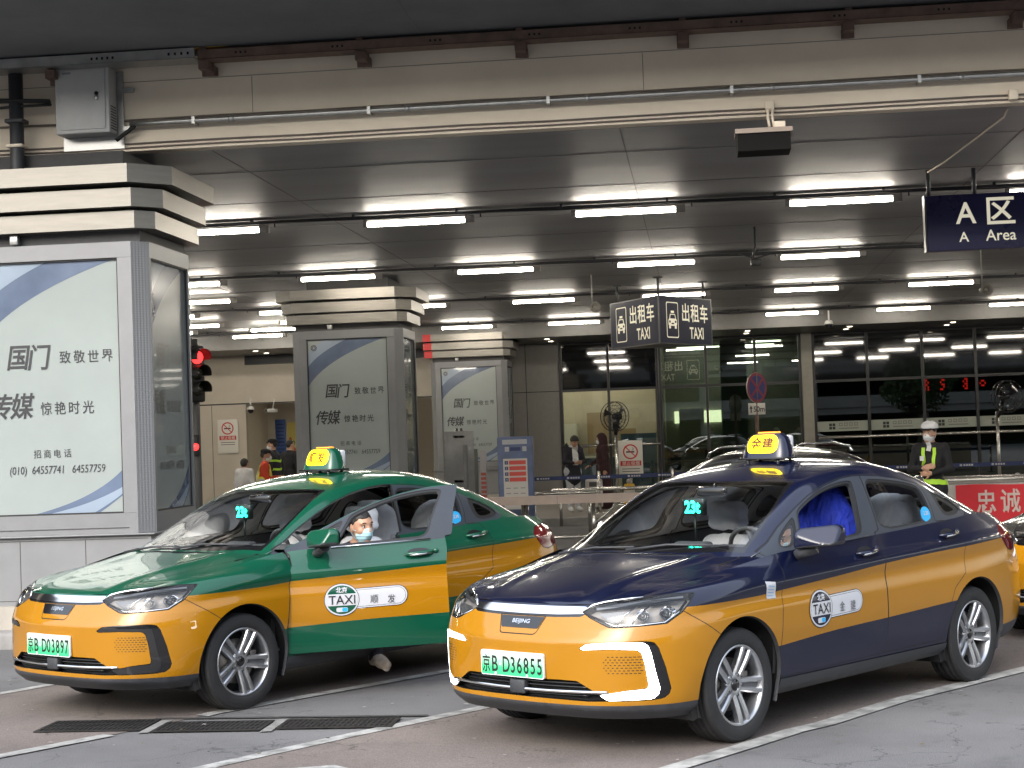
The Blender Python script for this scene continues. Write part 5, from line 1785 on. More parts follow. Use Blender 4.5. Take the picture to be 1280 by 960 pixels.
def cut_taxi():
    """half a car as {part: {material: patch}}"""
    out = {}
    def put(part, m, p):
        if len(p.f):
            d = out.setdefault(part, {})
            d[m] = join([d[m], p]) if m in d else p
    def livery(part, p):
        """upper colour / orange band / lower colour"""
        zt = pchip(*BANDTOP, np.clip(p.v[:, 0], -3.2, 1.0))
        up, lo = p.split(p.v[:, 2] - zt)
        put(part, 'body', up)
        zb = pchip(*BANDBOT, np.clip(lo.v[:, 0], -3.2, .5))
        mid = (lo.v[:, 2] - zb)
        side = np.maximum(np.maximum(mid, lo.v[:, 0] + .02), -2.66 - lo.v[:, 0])   # below the band only between the axles
        g, d = lo.split(side)
        put(part, 'gold', g); put(part, 'body', d)
    w_ = BASE_WRAP
    # wheel arches
    f = np.min([np.hypot(w_.v[:, 0] - c[0], w_.v[:, 2] - c[1]) for c in ARCH], 0) - ARCH_R
    f = np.where(w_.v[:, 1] < .3, 1, f)
    w_, _ = w_.split(f)
    # tail lights
    far = lambda v: -3.0 - v[:, 0]
    a, w_, g = shut(w_, P_TAIL, SIDE, far)
    put('tail_light', 'tail', a); put('body', 'gap', g)
    # headlight, running light, grille, badge, bright bar
    front = lambda v: v[:, 0] - .2
    a, w_, g = shut(w_, P_HL, DIAG, front)
    put('headlight', 'lens', a); put('headlight', 'gap', g)
    a, w_ = w_.split(in_poly(w_, P_DRL, DIAG, front))
    put('daytime_running_light', 'drl', a.offset(.003))
    a, w_ = w_.split(in_poly(w_, P_BLK, DIAG, front))
    put('front_bumper', 'black', a.offset(-.004))
    a, w_ = w_.split(in_poly(w_, P_GRL, FRNT, front))
    put('grille', 'open', a)
    a, w_ = w_.split(in_poly(w_, P_BADGE, FRNT, front))
    put('emblem', 'badge', a.offset(.002))
    a, w_, g = shut(w_, P_BADGE2, FRNT, front)
    put('front_bumper', 'gap', g); put('front_bumper', 'gold', a)
    a, w_ = w_.split(in_poly(w_, P_BAR, FRNT, front))
    put('grille', 'chrome', a.offset(.004))
    a, w_ = w_.split(in_poly(w_, P_BARSH, FRNT, front))
    put('grille', 'black', a)
    # dark plastic along the bottom
    v = w_.v
    fr = np.minimum(v[:, 0] - .25, (.291 - .001 * 0) - v[:, 2])
    rr = np.minimum(-3.0 - v[:, 0], (.345 + (-3.0 - v[:, 0]) * .06) - v[:, 2])
    a, w_ = w_.split(np.maximum(fr, rr))
    put('front_bumper', 'plastic', a.split(a.v[:, 0])[0]); put('rear_bumper', 'plastic', a.split(a.v[:, 0])[1])
    v = w_.v
    md = np.minimum(np.minimum(-.2 - v[:, 0], v[:, 0] + 2.5), .308 - v[:, 2])
    a, w_ = w_.split(md)
    put('side_skirt', 'plastic', a.offset(.006))
    # doors
    for nm, poly in (('front_door', P_FD), ('rear_door', P_RD)):
        a, w_, g = shut(w_, poly, SIDE)
        livery(nm, a); put('body', 'gap', g)
    # bumper / wing joint
    v = w_.v
    ln = (v[:, 0] - .285) * .61 - (v[:, 2] - .668)            # > 0 below/in front of the joint
    ln = np.minimum(np.minimum(ln, .80 - v[:, 2]), v[:, 0] - .2)
    a, rest = w_.split(ln - GAP)
    v = rest.v
    ln = np.minimum(np.minimum((v[:, 0] - .285) * .61 - (v[:, 2] - .668), .80 - v[:, 2]), v[:, 0] - .2)
    g, w_ = rest.split(ln + GAP)
    put('front_bumper', 'gold', a); put('body', 'gap', g)
    v = w_.v
    ln = np.minimum(-3.15 - v[:, 0], .70 - v[:, 2])
    a, w_ = w_.split(ln)
    put('rear_bumper', 'gold', a)
    livery('body', w_)
    # bonnet
    h = BASE_HOOD
    a, h, g = shut(h, HOODLINE, TOPV)
    put('hood', 'body', a); put('body', 'gap', g)
    cw, h = h.split(np.minimum(-.09 - h.v[:, 0], .70 - h.v[:, 1]))
    put('body', 'black', cw)
    put('body', 'body', h)
    put('trunk_lid', 'body', BASE_TRUNK)
    # cabin
    c = BASE_CABIN
    dlo_up = lambda v: v[:, 1] - .5
    a, c = c.split(in_poly(c, P_WSH, TOPV))
    inner = [(x + (.020 if x < -.9 else -.045) if y < .5 else x + (.03 if x < -.9 else -.05), y - .03 if y > .2 else y) for x, y in P_WSH]
    cl, bd = a.split(in_poly(a, inner, TOPV))
    put('windshield', 'glass', cl); put('windshield', 'black', bd)
    a, c = c.split(in_poly(c, P_RWIN, TOPV))
    put('rear_window', 'glassdark', a)
    a, rest = c.split(in_poly(c, P_DLO, SIDE, dlo_up))
    c = rest
    wins = {}
    for nm, poly, own in (('front_window', P_WF, 'front_door'), ('quarter_pane', P_WT, 'front_door'), ('rear_window_pane', P_WR, 'rear_door'), ('quarter_window', P_WQ, 'body')):
        sp = smooth_poly(poly, 2)
        win, a = a.split(in_poly(a, sp, SIDE))
        if nm == 'quarter_window':
            m = np.mean(sp, 0)
            gl, rb = win.split(in_poly(win, m + (sp - m) * .62, SIDE))
        else:
            gl, rb = win.split(in_poly(win, sp, SIDE) - .014)
        wins[nm] = gl
        put(own, 'rubber', rb.offset(-.006))
    for nm, poly in (('front_door', P_FD), ('rear_door', P_RD)):
        x, a, g = shut(a, poly, SIDE)
        put(nm, 'frame', x); put('body', 'gap', g)
        x, c, g = shut(c, poly, SIDE, dlo_up)
        put(nm, 'body', x); put('body', 'gap', g)
    put('body', 'frame', a)
    g, c2 = c.split(np.minimum(np.minimum(.0022 - np.abs(c.v[:, 1] - .548 - .0 * c.v[:, 0]), -1.13 - c.v[:, 0]), c.v[:, 0] + 2.34))
    put('body', 'gap', g); put('body', 'body', c2)
    for k, p in wins.items():
        put(k, 'glass', p.offset(-.008))
    return out
CUT = cut_taxi()
_V = join([p for b in (BASE_WRAP, BASE_CABIN, BASE_HOOD, BASE_TRUNK) for p in (b, b.mirror())])
BODY_BVH = BVHTree.FromPolygons([Vector(v) for v in _V.v], _V.f)

def patch_obj(name, pm, mats, parent):
    """pm: list of (patch, material)"""
    pm = [(p, m) for p, m in pm if len(p.f)]
    j = join([p for p, _ in pm])
    me = bpy.data.meshes.new(name)
    me.from_pydata(j.v.tolist(), [], j.f)
    names = []
    for _, m in pm:
        if m not in names:
            names.append(m)
    for m in names:
        me.materials.append(mats[m])
    mi = []
    for p, m in pm:
        mi += [names.index(m)] * len(p.f)
    me.polygons.foreach_set('material_index', mi)
    me.polygons.foreach_set('use_smooth', [True] * len(mi))
    nn = j.n / np.maximum(np.linalg.norm(j.n, axis=1, keepdims=True), 1e-9)
    me.normals_split_custom_set_from_vertices(nn.tolist())
    o = bpy.data.objects.new(name, me)
    C.objects.link(o)
    if parent:
        o.parent = parent
    return o

def conform(verts, axis, lift):
    """lay drawing vertices (car frame) on the body along an axis"""
    o = []
    for p in verts:
        p = Vector(p)
        if axis == 'y':
            h = BODY_BVH.ray_cast(Vector((p.x, 2, p.z)), Vector((0, -1, 0)))
        elif axis == '-y':
            h = BODY_BVH.ray_cast(Vector((p.x, -2, p.z)), Vector((0, 1, 0)))
        elif axis == 'x':
            h = BODY_BVH.ray_cast(Vector((3, p.y, p.z)), Vector((-1, 0, 0)))
        elif axis == 'd':
            h = BODY_BVH.ray_cast(p + Vector((1, 1, 0)), Vector((-1, -1, 0)).normalized())
        else:
            h = BODY_BVH.ray_cast(Vector((p.x, p.y, 3)), Vector((0, 0, -1)))
        o.append(h[0] + h[1].normalized() * lift if h[0] is not None else p)
    return o
def disc_poly(cx, cz, rx, rz, n=36):
    return [(cx + rx * math.cos(2 * math.pi * k / n), cz + rz * math.sin(2 * math.pi * k / n)) for k in range(n)]
def decal(mb, poly, axis, lift, mi, n=1):
    """filled outline (a, z) laid on the body side; fan of strips so that it follows the curve"""
    sd = 1 if axis == 'y' else -1
    tess = bmesh.new()
    vs = [tess.verts.new((p[0], p[1], 0)) for p in poly]
    tess.faces.new(vs)
    xs = [p[0] for p in poly]
    ys = [p[1] for p in poly]
    for ax, lo_, hi_ in ((0, min(xs), max(xs)), (1, min(ys), max(ys))):
        n_ = max(2, int((hi_ - lo_) / .018))
        for k in range(1, n_):
            c_ = lo_ + (hi_ - lo_) * k / n_
            bmesh.ops.bisect_plane(tess, geom=tess.verts[:] + tess.edges[:] + tess.faces[:], plane_co=(c_, 0, 0) if ax == 0 else (0, c_, 0), plane_no=(1, 0, 0) if ax == 0 else (0, 1, 0))
    tess.verts.ensure_lookup_table(); tess.verts.index_update()
    if axis in ('y', '-y'):
        raw = [(v.co.x, 0, v.co.y) for v in tess.verts]
    else:
        raw = [(0, v.co.x, v.co.y) for v in tess.verts]
    mb.add(conform(raw, axis, lift), [[v.index for v in f.verts] for f in tess.faces], mi, True)
    tess.free()
def decal_text(mb, body, size, cx, cz, axis, lift, mi, bold=0., sx=1., slope=0., shear=0.):
    v, f = text_mesh(body, size, bold, 'CENTER', shear)
    s = -1 if axis == 'y' else 1
    if axis == 'x':
        raw = [(0, cx + p[0] * sx, cz + p[1]) for p in v]
    else:
        raw = [(cx + s * p[0] * sx, 0, cz + p[1] + p[0] * slope) for p in v]
    mb.add(conform(raw, axis, lift), f, mi)

M_GOLD = mat('gold_paint', (.36, .156, .003), .34, spec=.15, coat=1., noise=.03, scale=5)
M_BLACKP = mat('gloss_black_plastic', (.008, .008, .009), .12, coat=.5)
M_PLAST = mat('grey_black_plastic', (.035, .037, .042), .5, noise=.25, scale=14)
M_GAP = mat('panel_gap', (.004, .004, .005), .8)
M_CHROME = mat('chrome', (.75, .76, .78), .09, 1.)
M_FRAMEW = mat('satin_grey_window_frame', (.028, .034, .045), .45, noise=.06, scale=20)
M_RUBBER = mat('black_rubber', (.010, .010, .011), .55)
M_TYRE = mat('tyre_rubber', (.016, .016, .017), .72, noise=.3, scale=25, bump=.25, bscale=120)
M_RIM = mat('alloy_silver', (.50, .51, .53), .30, .92, noise=.1, scale=10)
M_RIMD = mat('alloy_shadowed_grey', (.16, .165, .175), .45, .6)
M_BRAKE = mat('brake_steel', (.22, .20, .18), .45, .8, noise=.2)
M_DARK = mat('underbody_black', (.010, .010, .011), .9)
M_TAIL = mat('red_tail_lens', (.14, .002, .004), .08, coat=1.)
M_CLOTHW = mat('white_seat_cloth', (.82, .82, .84), .9, noise=.08, scale=9, bump=.3, bscale=35)
M_INT = mat('cabin_grey_plastic', (.09, .09, .094), .7, noise=.1)
M_INTL = mat('cabin_light_trim', (.48, .47, .44), .8, noise=.05)
M_GLASS = glass_mat('car_glass', (.97, .99, .98), .04)
M_GLASSS = glass_mat('car_side_glass', (.95, .97, .96), .06)
M_GLASSD = glass_mat('car_glass_tinted', (.5, .55, .53), .35)
M_LENS = glass_mat('headlight_lens', (1, 1, 1), .03)
M_DRLON = lamp_mat('running_light_on', (1, .97, .93), 6.0)
M_DRLOFF = mat('running_light_off', (.012, .012, .013), .10, coat=1.)
M_PLATE_W = mat('plate_border_white', (.75, .78, .76), .4)
M_BLK = mat('black_lettering', (.008, .008, .009), .5)
M_WHITE = mat('white_vinyl', (.52, .53, .56), .4)
M_LED = lamp_mat('cyan_green_led', (.02, 1.0, .62), 5.0)
M_LEDP = mat('led_dark_panel', (.01, .02, .018), .3)
M_STICK = mat('blue_sticker', (.02, .36, .72), .4)
M_MIRR = mat('mirror_glass', (.8, .8, .8), .02, 1.)

def plate_gradient():
    m = mat('plate_green', (.1, .6, .3), .45)
    nt = m.node_tree
    tc = nt.nodes.new('ShaderNodeTexCoord')
    sp = nt.nodes.new('ShaderNodeSeparateXYZ')
    cr = nt.nodes.new('ShaderNodeValToRGB')
    cr.color_ramp.elements[0].color = (.045, .56, .22, 1)
    cr.color_ramp.elements[0].position = .30
    cr.color_ramp.elements[1].color = (.66, .76, .70, 1)
    cr.color_ramp.elements[1].position = .98
    nt.links.new(tc.outputs['Generated'], sp.inputs[0])
    nt.links.new(sp.outputs['Z'], cr.inputs['Fac'])
    nt.links.new(cr.outputs['Color'], nt.nodes['Principled BSDF'].inputs['Base Color'])
    return m
M_PLATE = plate_gradient()

def make_wheel(parent, x, side):
    """tyre with rim as its sub-part; side +1 left, -1 right"""
    t = MB()
    cy, cz, Rr = 0, 0, .322
    prof = [(.215, -.085), (.235, -.098), (.27, -.104), (.300, -.100), (.315, -.090)]
    grooves = [-.060, -.022, .022, .060]
    y = -.088
    pr = list(prof)
    for g in grooves:
        pr += [(Rr, g - .006), (Rr - .008, g - .004), (Rr - .008, g + .004), (Rr, g + .006)]
    pr += [(.315, .090), (.308, .095), (.304, .0995), (.298, .0985), (.290, .102), (.268, .1045), (.250, .1035), (.236, .100), (.226, .094), (.215, .085)]
    t.lathe(pr, (0, 0, 0), 'y', 72, 0)
    # raised moulding marks on the outer wall
    for k in range(36):
        a = 2 * math.pi * k / 36
        if k % 9 < 5:
            t.box(-.009, .009, .1015, .1045, .256, .268, 0, Matrix.Rotation(a, 4, 'Y'))
    ty = t.build('tyre', [M_TYRE], None)
    r = MB()
    r.lathe([(.228, .092), (.226, .098), (.219, .099), (.214, .094), (.207, .075), (.202, .02), (.20, -.08)], (0, 0, 0), 'y', 64, 0)
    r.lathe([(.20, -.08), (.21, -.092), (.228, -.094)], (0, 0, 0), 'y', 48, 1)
    # hub
    r.lathe([(0, .070), (.030, .070), (.033, .066), (.034, .060)], (0, 0, 0), 'y', 28, 2)
    r.lathe([(.034, .062), (.050, .068), (.066, .062), (.075, .045), (.072, .02)], (0, 0, 0), 'y', 40, 0)
    for k in range(5):
        a = 2 * math.pi * k / 5 + R(96)
        Mx = Matrix.Rotation(-a, 4, 'Y')      # spoke along +z turned by a
        # one broad spoke: two bars flaring apart, a groove between, a flat web on the trailing side
        for s2, wI, wO, o0, o1 in ((-1, .015, .017, -.0215, -.034), (1, .015, .017, .0215, .034)):
            n = 7
            vs, fs = [], []
            for i in range(n):
                q = i / (n - 1)
                rr = .045 + q * .170
                cx = o0 + (o1 - o0) * q
                hw = wI + (wO - wI) * q
                yo = .064 + .018 * math.sin(q * math.pi * .55) + .014 * q
                vs += [(cx - hw, yo - .010, rr), (cx - hw * .55, yo, rr), (cx + hw * .55, yo, rr), (cx + hw, yo - .010, rr), (cx + hw, yo - .040, rr), (cx - hw, yo - .040, rr)]
            for i in range(n - 1):
                for j in range(6):
                    fs.append((i * 6 + j, i * 6 + (j + 1) % 6, (i + 1) * 6 + (j + 1) % 6, (i + 1) * 6 + j))
            r.add([Mx @ Vector(p) for p in vs], [f[::-1] for f in fs], 0, False)
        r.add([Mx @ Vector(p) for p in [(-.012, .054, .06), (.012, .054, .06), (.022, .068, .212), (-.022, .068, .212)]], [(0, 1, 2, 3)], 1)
        b = Mx @ Vector((0.0, 0, .058))
        r.lathe([(0, .058), (.0095, .058), (.0105, .070), (.0075, .071)], (b.x, 0, b.z), 'y', 10, 1)
    # brake disc and caliper behind the spokes
    r.lathe([(.06, .015), (.150, .015), (.150, -.008), (.06, -.008)], (0, 0, 0), 'y', 40, 3)
    r.rbox(-.17, -.115, -.02, .03, -.05, .06, .008, 3)
    r.lathe([(.0, -.02), (.20, -.02), (.20, -.03)], (0, 0, 0), 'y', 40, 4)
    rim = r.build('rim', [M_RIM, M_RIMD, M_BLACKP, M_BRAKE, M_DARK], ty)
    ty.parent = parent
    ty.location = (x, side * .768, .320)
    if side < 0:
        ty.rotation_euler = (0, 0, math.pi)
    ty.name = 'wheel'
    return ty

def seat_mesh(cover='white'):
    def F(P):
        d = sd_ell(P, (0, 0, .30), (.30, .27, .11))
        d = smin(d, sd_capsule(P, (.12, -.16, .30), (.12, .16, .30), .085, .085), .08)
        a = P.copy(); a[:, 1] = np.abs(a[:, 1])
        bk = sd_capsule(a, (-.24, .15, .34), (-.40, .13, .86), .105, .085)
        mid = sd_capsule(P, (-.25, 0, .34), (-.41, 0, .87), .11, .08)
        d = smin(d, smin(bk, mid, .08), .06)
        qh = np.abs(P - np.array([-.40, 0, 1.075])) - np.array([.020, .095, .048])
        hr = np.linalg.norm(np.maximum(qh, 0), axis=1) + np.minimum(qh.max(1), 0) - .048
        hr = hr + .006 * np.exp(-(P[:, 1] / .012) ** 2) + .004 * np.sin(P[:, 2] * 70 + P[:, 1] * 20)
        hr2 = smin(hr, sd_capsule(a, (-.41, .05, .90), (-.41, .05, 1.02), .012, .012), .02)
        return np.minimum(d, hr2)
    return surface_nets(F, (-.62, -.36, .1), (.4, .36, 1.25), .02)
_SEAT = None
def blue_drape():
    m = mat('blue_drape_cloth', (.008, .028, .36), .8, noise=.35, scale=4, bump=1., bscale=7, stretch=(1, 2.2, .8))
    for n in m.node_tree.nodes:
        if n.type == 'BUMP':
            n.inputs['Distance'].default_value = .06
    return m
def add_seat(parent, x, y, m, name='seat'):
    global _SEAT
    if _SEAT is None:
        _SEAT = seat_mesh()
    b = MB()
    b.add(_SEAT[0] + np.array([x, y, .10]), _SEAT[1].tolist(), 0, True)
    return b.build(name, [m], parent)

def roof_lamp(parent, body_m, words, back_m):
    """loaf shaped roof lamp with a lit yellow front"""
    x0, z0 = -1.60, 1.528
    W_, D_, H_ = .178, .095, .165
    def prof(q):                     # height fraction -> (half width, front x, rear x)
        hw = W_ * (1 - .30 * q ** 1.6)
        xf = D_ * (1 - .62 * q ** 1.3)
        xr = -D_ * (1 - .25 * q ** 2)
        return hw, xf, xr
    lamp = thing_part('roof_lamp', parent)
    mb = MB()
    n, m = 12, 32
    rows = []
    for i in range(n + 1):
        q = i / n
        qq = q if q < .97 else .97
        hw, xf, xr = prof(qq)
        k = 1.0 if i < n - 1 else (.93 if i == n - 1 else .80)
        ring = []
        for j in range(m):
            a = 2 * math.pi * j / m
            ca, sa = math.cos(a), math.sin(a)
            e = .55
            cx, cy = math.copysign(abs(ca) ** e, ca), math.copysign(abs(sa) ** e, sa)
            ring.append((x0 + (xf * cx if cx > 0 else -xr * cx) * k, hw * cy * k, z0 + .028 + H_ * q))
        rows.append(ring)
    vs = [p for r in rows for p in r]
    fs, mi = [], []
    for i in range(n):
        for j in range(m):
            a = 2 * math.pi * (j + .5) / m
            fs.append((i * m + j, i * m + (j + 1) % m, (i + 1) * m + (j + 1) % m, (i + 1) * m + j))
    mb.add(vs, fs, 0, True)
    mb.add(rows[-1], [tuple(range(m))], 0)
    mb.add(rows[0], [tuple(range(m))[::-1]], 1)
    mb.rbox(x0 - D_ - .004, x0 + D_ + .004, -W_ - .003, W_ + .003, z0 + .020, z0 + .034, .005, 1)
    for sx in (-1, 1):
        for sy in (-1, 1):
            mb.cyl((x0 + sx * .07, sy * .12, z0 - .02), .012, .045, 'z', 1, 10)
    o = mb.build('roof_lamp_case', [body_m, M_BLACKP], lamp)
    # lit face follows the front of the case
    fb = MB()
    pts = []
    out = rrect(-.125, .125, .035, .155, .05, 8)
    def face(y, h, lift):
        q = min(max(h / H_, 0), .97)
        hw, xf, xr = prof(q)
        s = min(abs(y) / hw, .999)
        cx = (1 - s ** (1 / .55 * 1.0)) ** .55 if s < .999 else .05
        # superellipse: (x/xf)^(2/e)+(y/hw)^(2/e)=1
        cx = max(0.0, 1 - s ** (2 / .55)) ** (.55 / 2)
        return (x0 + xf * cx + lift, y, z0 + .028 + h)
    bmf = bmesh.new()
    bvs = [bmf.verts.new((p[0] * (1 - .10 * (p[1] - .045) / .12), p[1], 0)) for p in out]
    bmf.faces.new(bvs)
    for ax, lim in ((0, [-.10, -.06, -.02, .02, .06, .10]), (1, [.07, .09, .11, .13, .15])):
        for c_ in lim:
            no = (1, 0, 0) if ax == 0 else (0, 1, 0)
            co = (c_, 0, 0) if ax == 0 else (0, c_, 0)
            bmesh.ops.bisect_plane(bmf, geom=bmf.verts[:] + bmf.edges[:] + bmf.faces[:], plane_co=co, plane_no=no)
    bmf.verts.index_update()
    fb.add([face(v.co.x, v.co.y, .004) for v in bmf.verts], [[v.index for v in f.verts] for f in bmf.faces], 0, True)
    bmf.free()
    v, f = text_mesh(words, .088, .030)
    tb = bmesh.new()
    tv = [tb.verts.new(p) for p in v]
    for q in f:
        try:
            tb.faces.new([tv[i] for i in q])
        except ValueError:
            pass
    for k in range(-6, 7):
        bmesh.ops.bisect_plane(tb, geom=tb.verts[:] + tb.edges[:] + tb.faces[:], plane_co=(k * .016, 0, 0), plane_no=(1, 0, 0))
        bmesh.ops.bisect_plane(tb, geom=tb.verts[:] + tb.edges[:] + tb.faces[:], plane_co=(0, k * .012, 0), plane_no=(0, 1, 0))
    tb.verts.index_update()
    fb.add([face(q.co.x, q.co.y + .096, .0105) for q in tb.verts], [[q.index for q in g_.verts] for g_ in tb.faces], 1)
    tb.free()
    fb.build('lit_front', [lamp_mat('roof_lamp_yellow', (1.0, .70, .0), 1.5), mat('roof_lamp_brown_lettering', (.10, .022, .002), .6)], lamp, )
    # amber top strip and white rear box
    ab = MB()
    ab.rbox(x0 - .045, x0 + .012, -.075, .075, z0 + .028 + H_ * .97, z0 + .028 + H_ + .010, .006, 0)
    ab.build('amber_top', [lamp_mat('roof_lamp_amber', (1.0, .30, .02), .55)], lamp)
    wb = MB()
    wb.rbox(x0 - D_ - .022, x0 - D_ + .03, -.125, .125, z0 + .05, z0 + .175, .012, 0)
    for k in range(4):
        wb.box(x0 - D_ - .025, x0 - D_ - .021, -.11 + k * .06, -.07 + k * .06, z0 + .07, z0 + .16, 1)
    wb.build('rear_display', [M_WHITE, M_BLACKP], lamp)
    return lamp

def thing_part(name, parent):
    o = bpy.data.objects.new(name, None)
    C.objects.link(o)
    o.empty_display_size = .1
    o.parent = parent
    return o

def side_mirror(parent, s, cap_m, loc=(-.66, 1.0, 1.098)):
    """door mirror: painted cap above a black foot"""
    x, y, z = loc
    fold_ = .55 if s < 0 else 1.0            # the kerb-side mirror is folded in
    if s < 0:
        x, y = -.93, .875
    def F(P):
        q = P.copy()
        qq = np.abs(q - np.array([.012, .0, .004])) - np.array([.034, .080, .022])
        d = np.linalg.norm(np.maximum(qq, 0), axis=1) + np.minimum(qq.max(1), 0) - .048
        d = np.maximum(d, (q[:, 0] * .8 + q[:, 1] * .25 + q[:, 2] * .55) - .070)
        d = np.maximum(d, -(q[:, 0] + .055))            # flat glass side at the back
        return np.maximum(d, -(q[:, 2] + .045))
    V, Q = surface_nets(F, (-.12, -.17, -.1), (.12, .17, .1), .010)
    V[:, 1] *= fold_
    V[:, 0] -= .25 * (V[:, 1]) * 1.0                     # swept back towards the outside
    V[:, 2] += .10 * V[:, 1]
    b = MB()
    lo = [[q for q in Q.tolist() if V[q].mean(0)[2] < -.030 + .10 * V[q].mean(0)[1]], [q for q in Q.tolist() if V[q].mean(0)[2] >= -.030 + .10 * V[q].mean(0)[1]]]
    T = lambda v: [(x + p[0], s * (y + p[1]), z + p[2]) for p in v]
    fl = (lambda f: f[::-1]) if s < 0 else (lambda f: f)
    b.add(T(V), [fl(q) for q in lo[0]], 1, True)
    b.add(T(V), [fl(q) for q in lo[1]], 0, True)
    foot = [(-.0, -.035 * fold_, -.045), (.03, -.10 * fold_, -.075), (.045, -.145 * fold_, -.10)]
    b.tube(T(foot), [.042, .036, .030], 1, 12)
    o = b.build('side_mirror', [cap_m, M_PLAST], parent)
    g = MB()
    V2 = [(-.060 - .25 * yy * fold_, yy * fold_, zz + .10 * yy) for yy, zz in rrect(-.115, .115, -.038, .055, .03, 4)]
    g.add(T(V2), [fl(list(range(len(V2)))[::-1])], 0)
    g.build('mirror_glass', [M_MIRR], o)
    return o

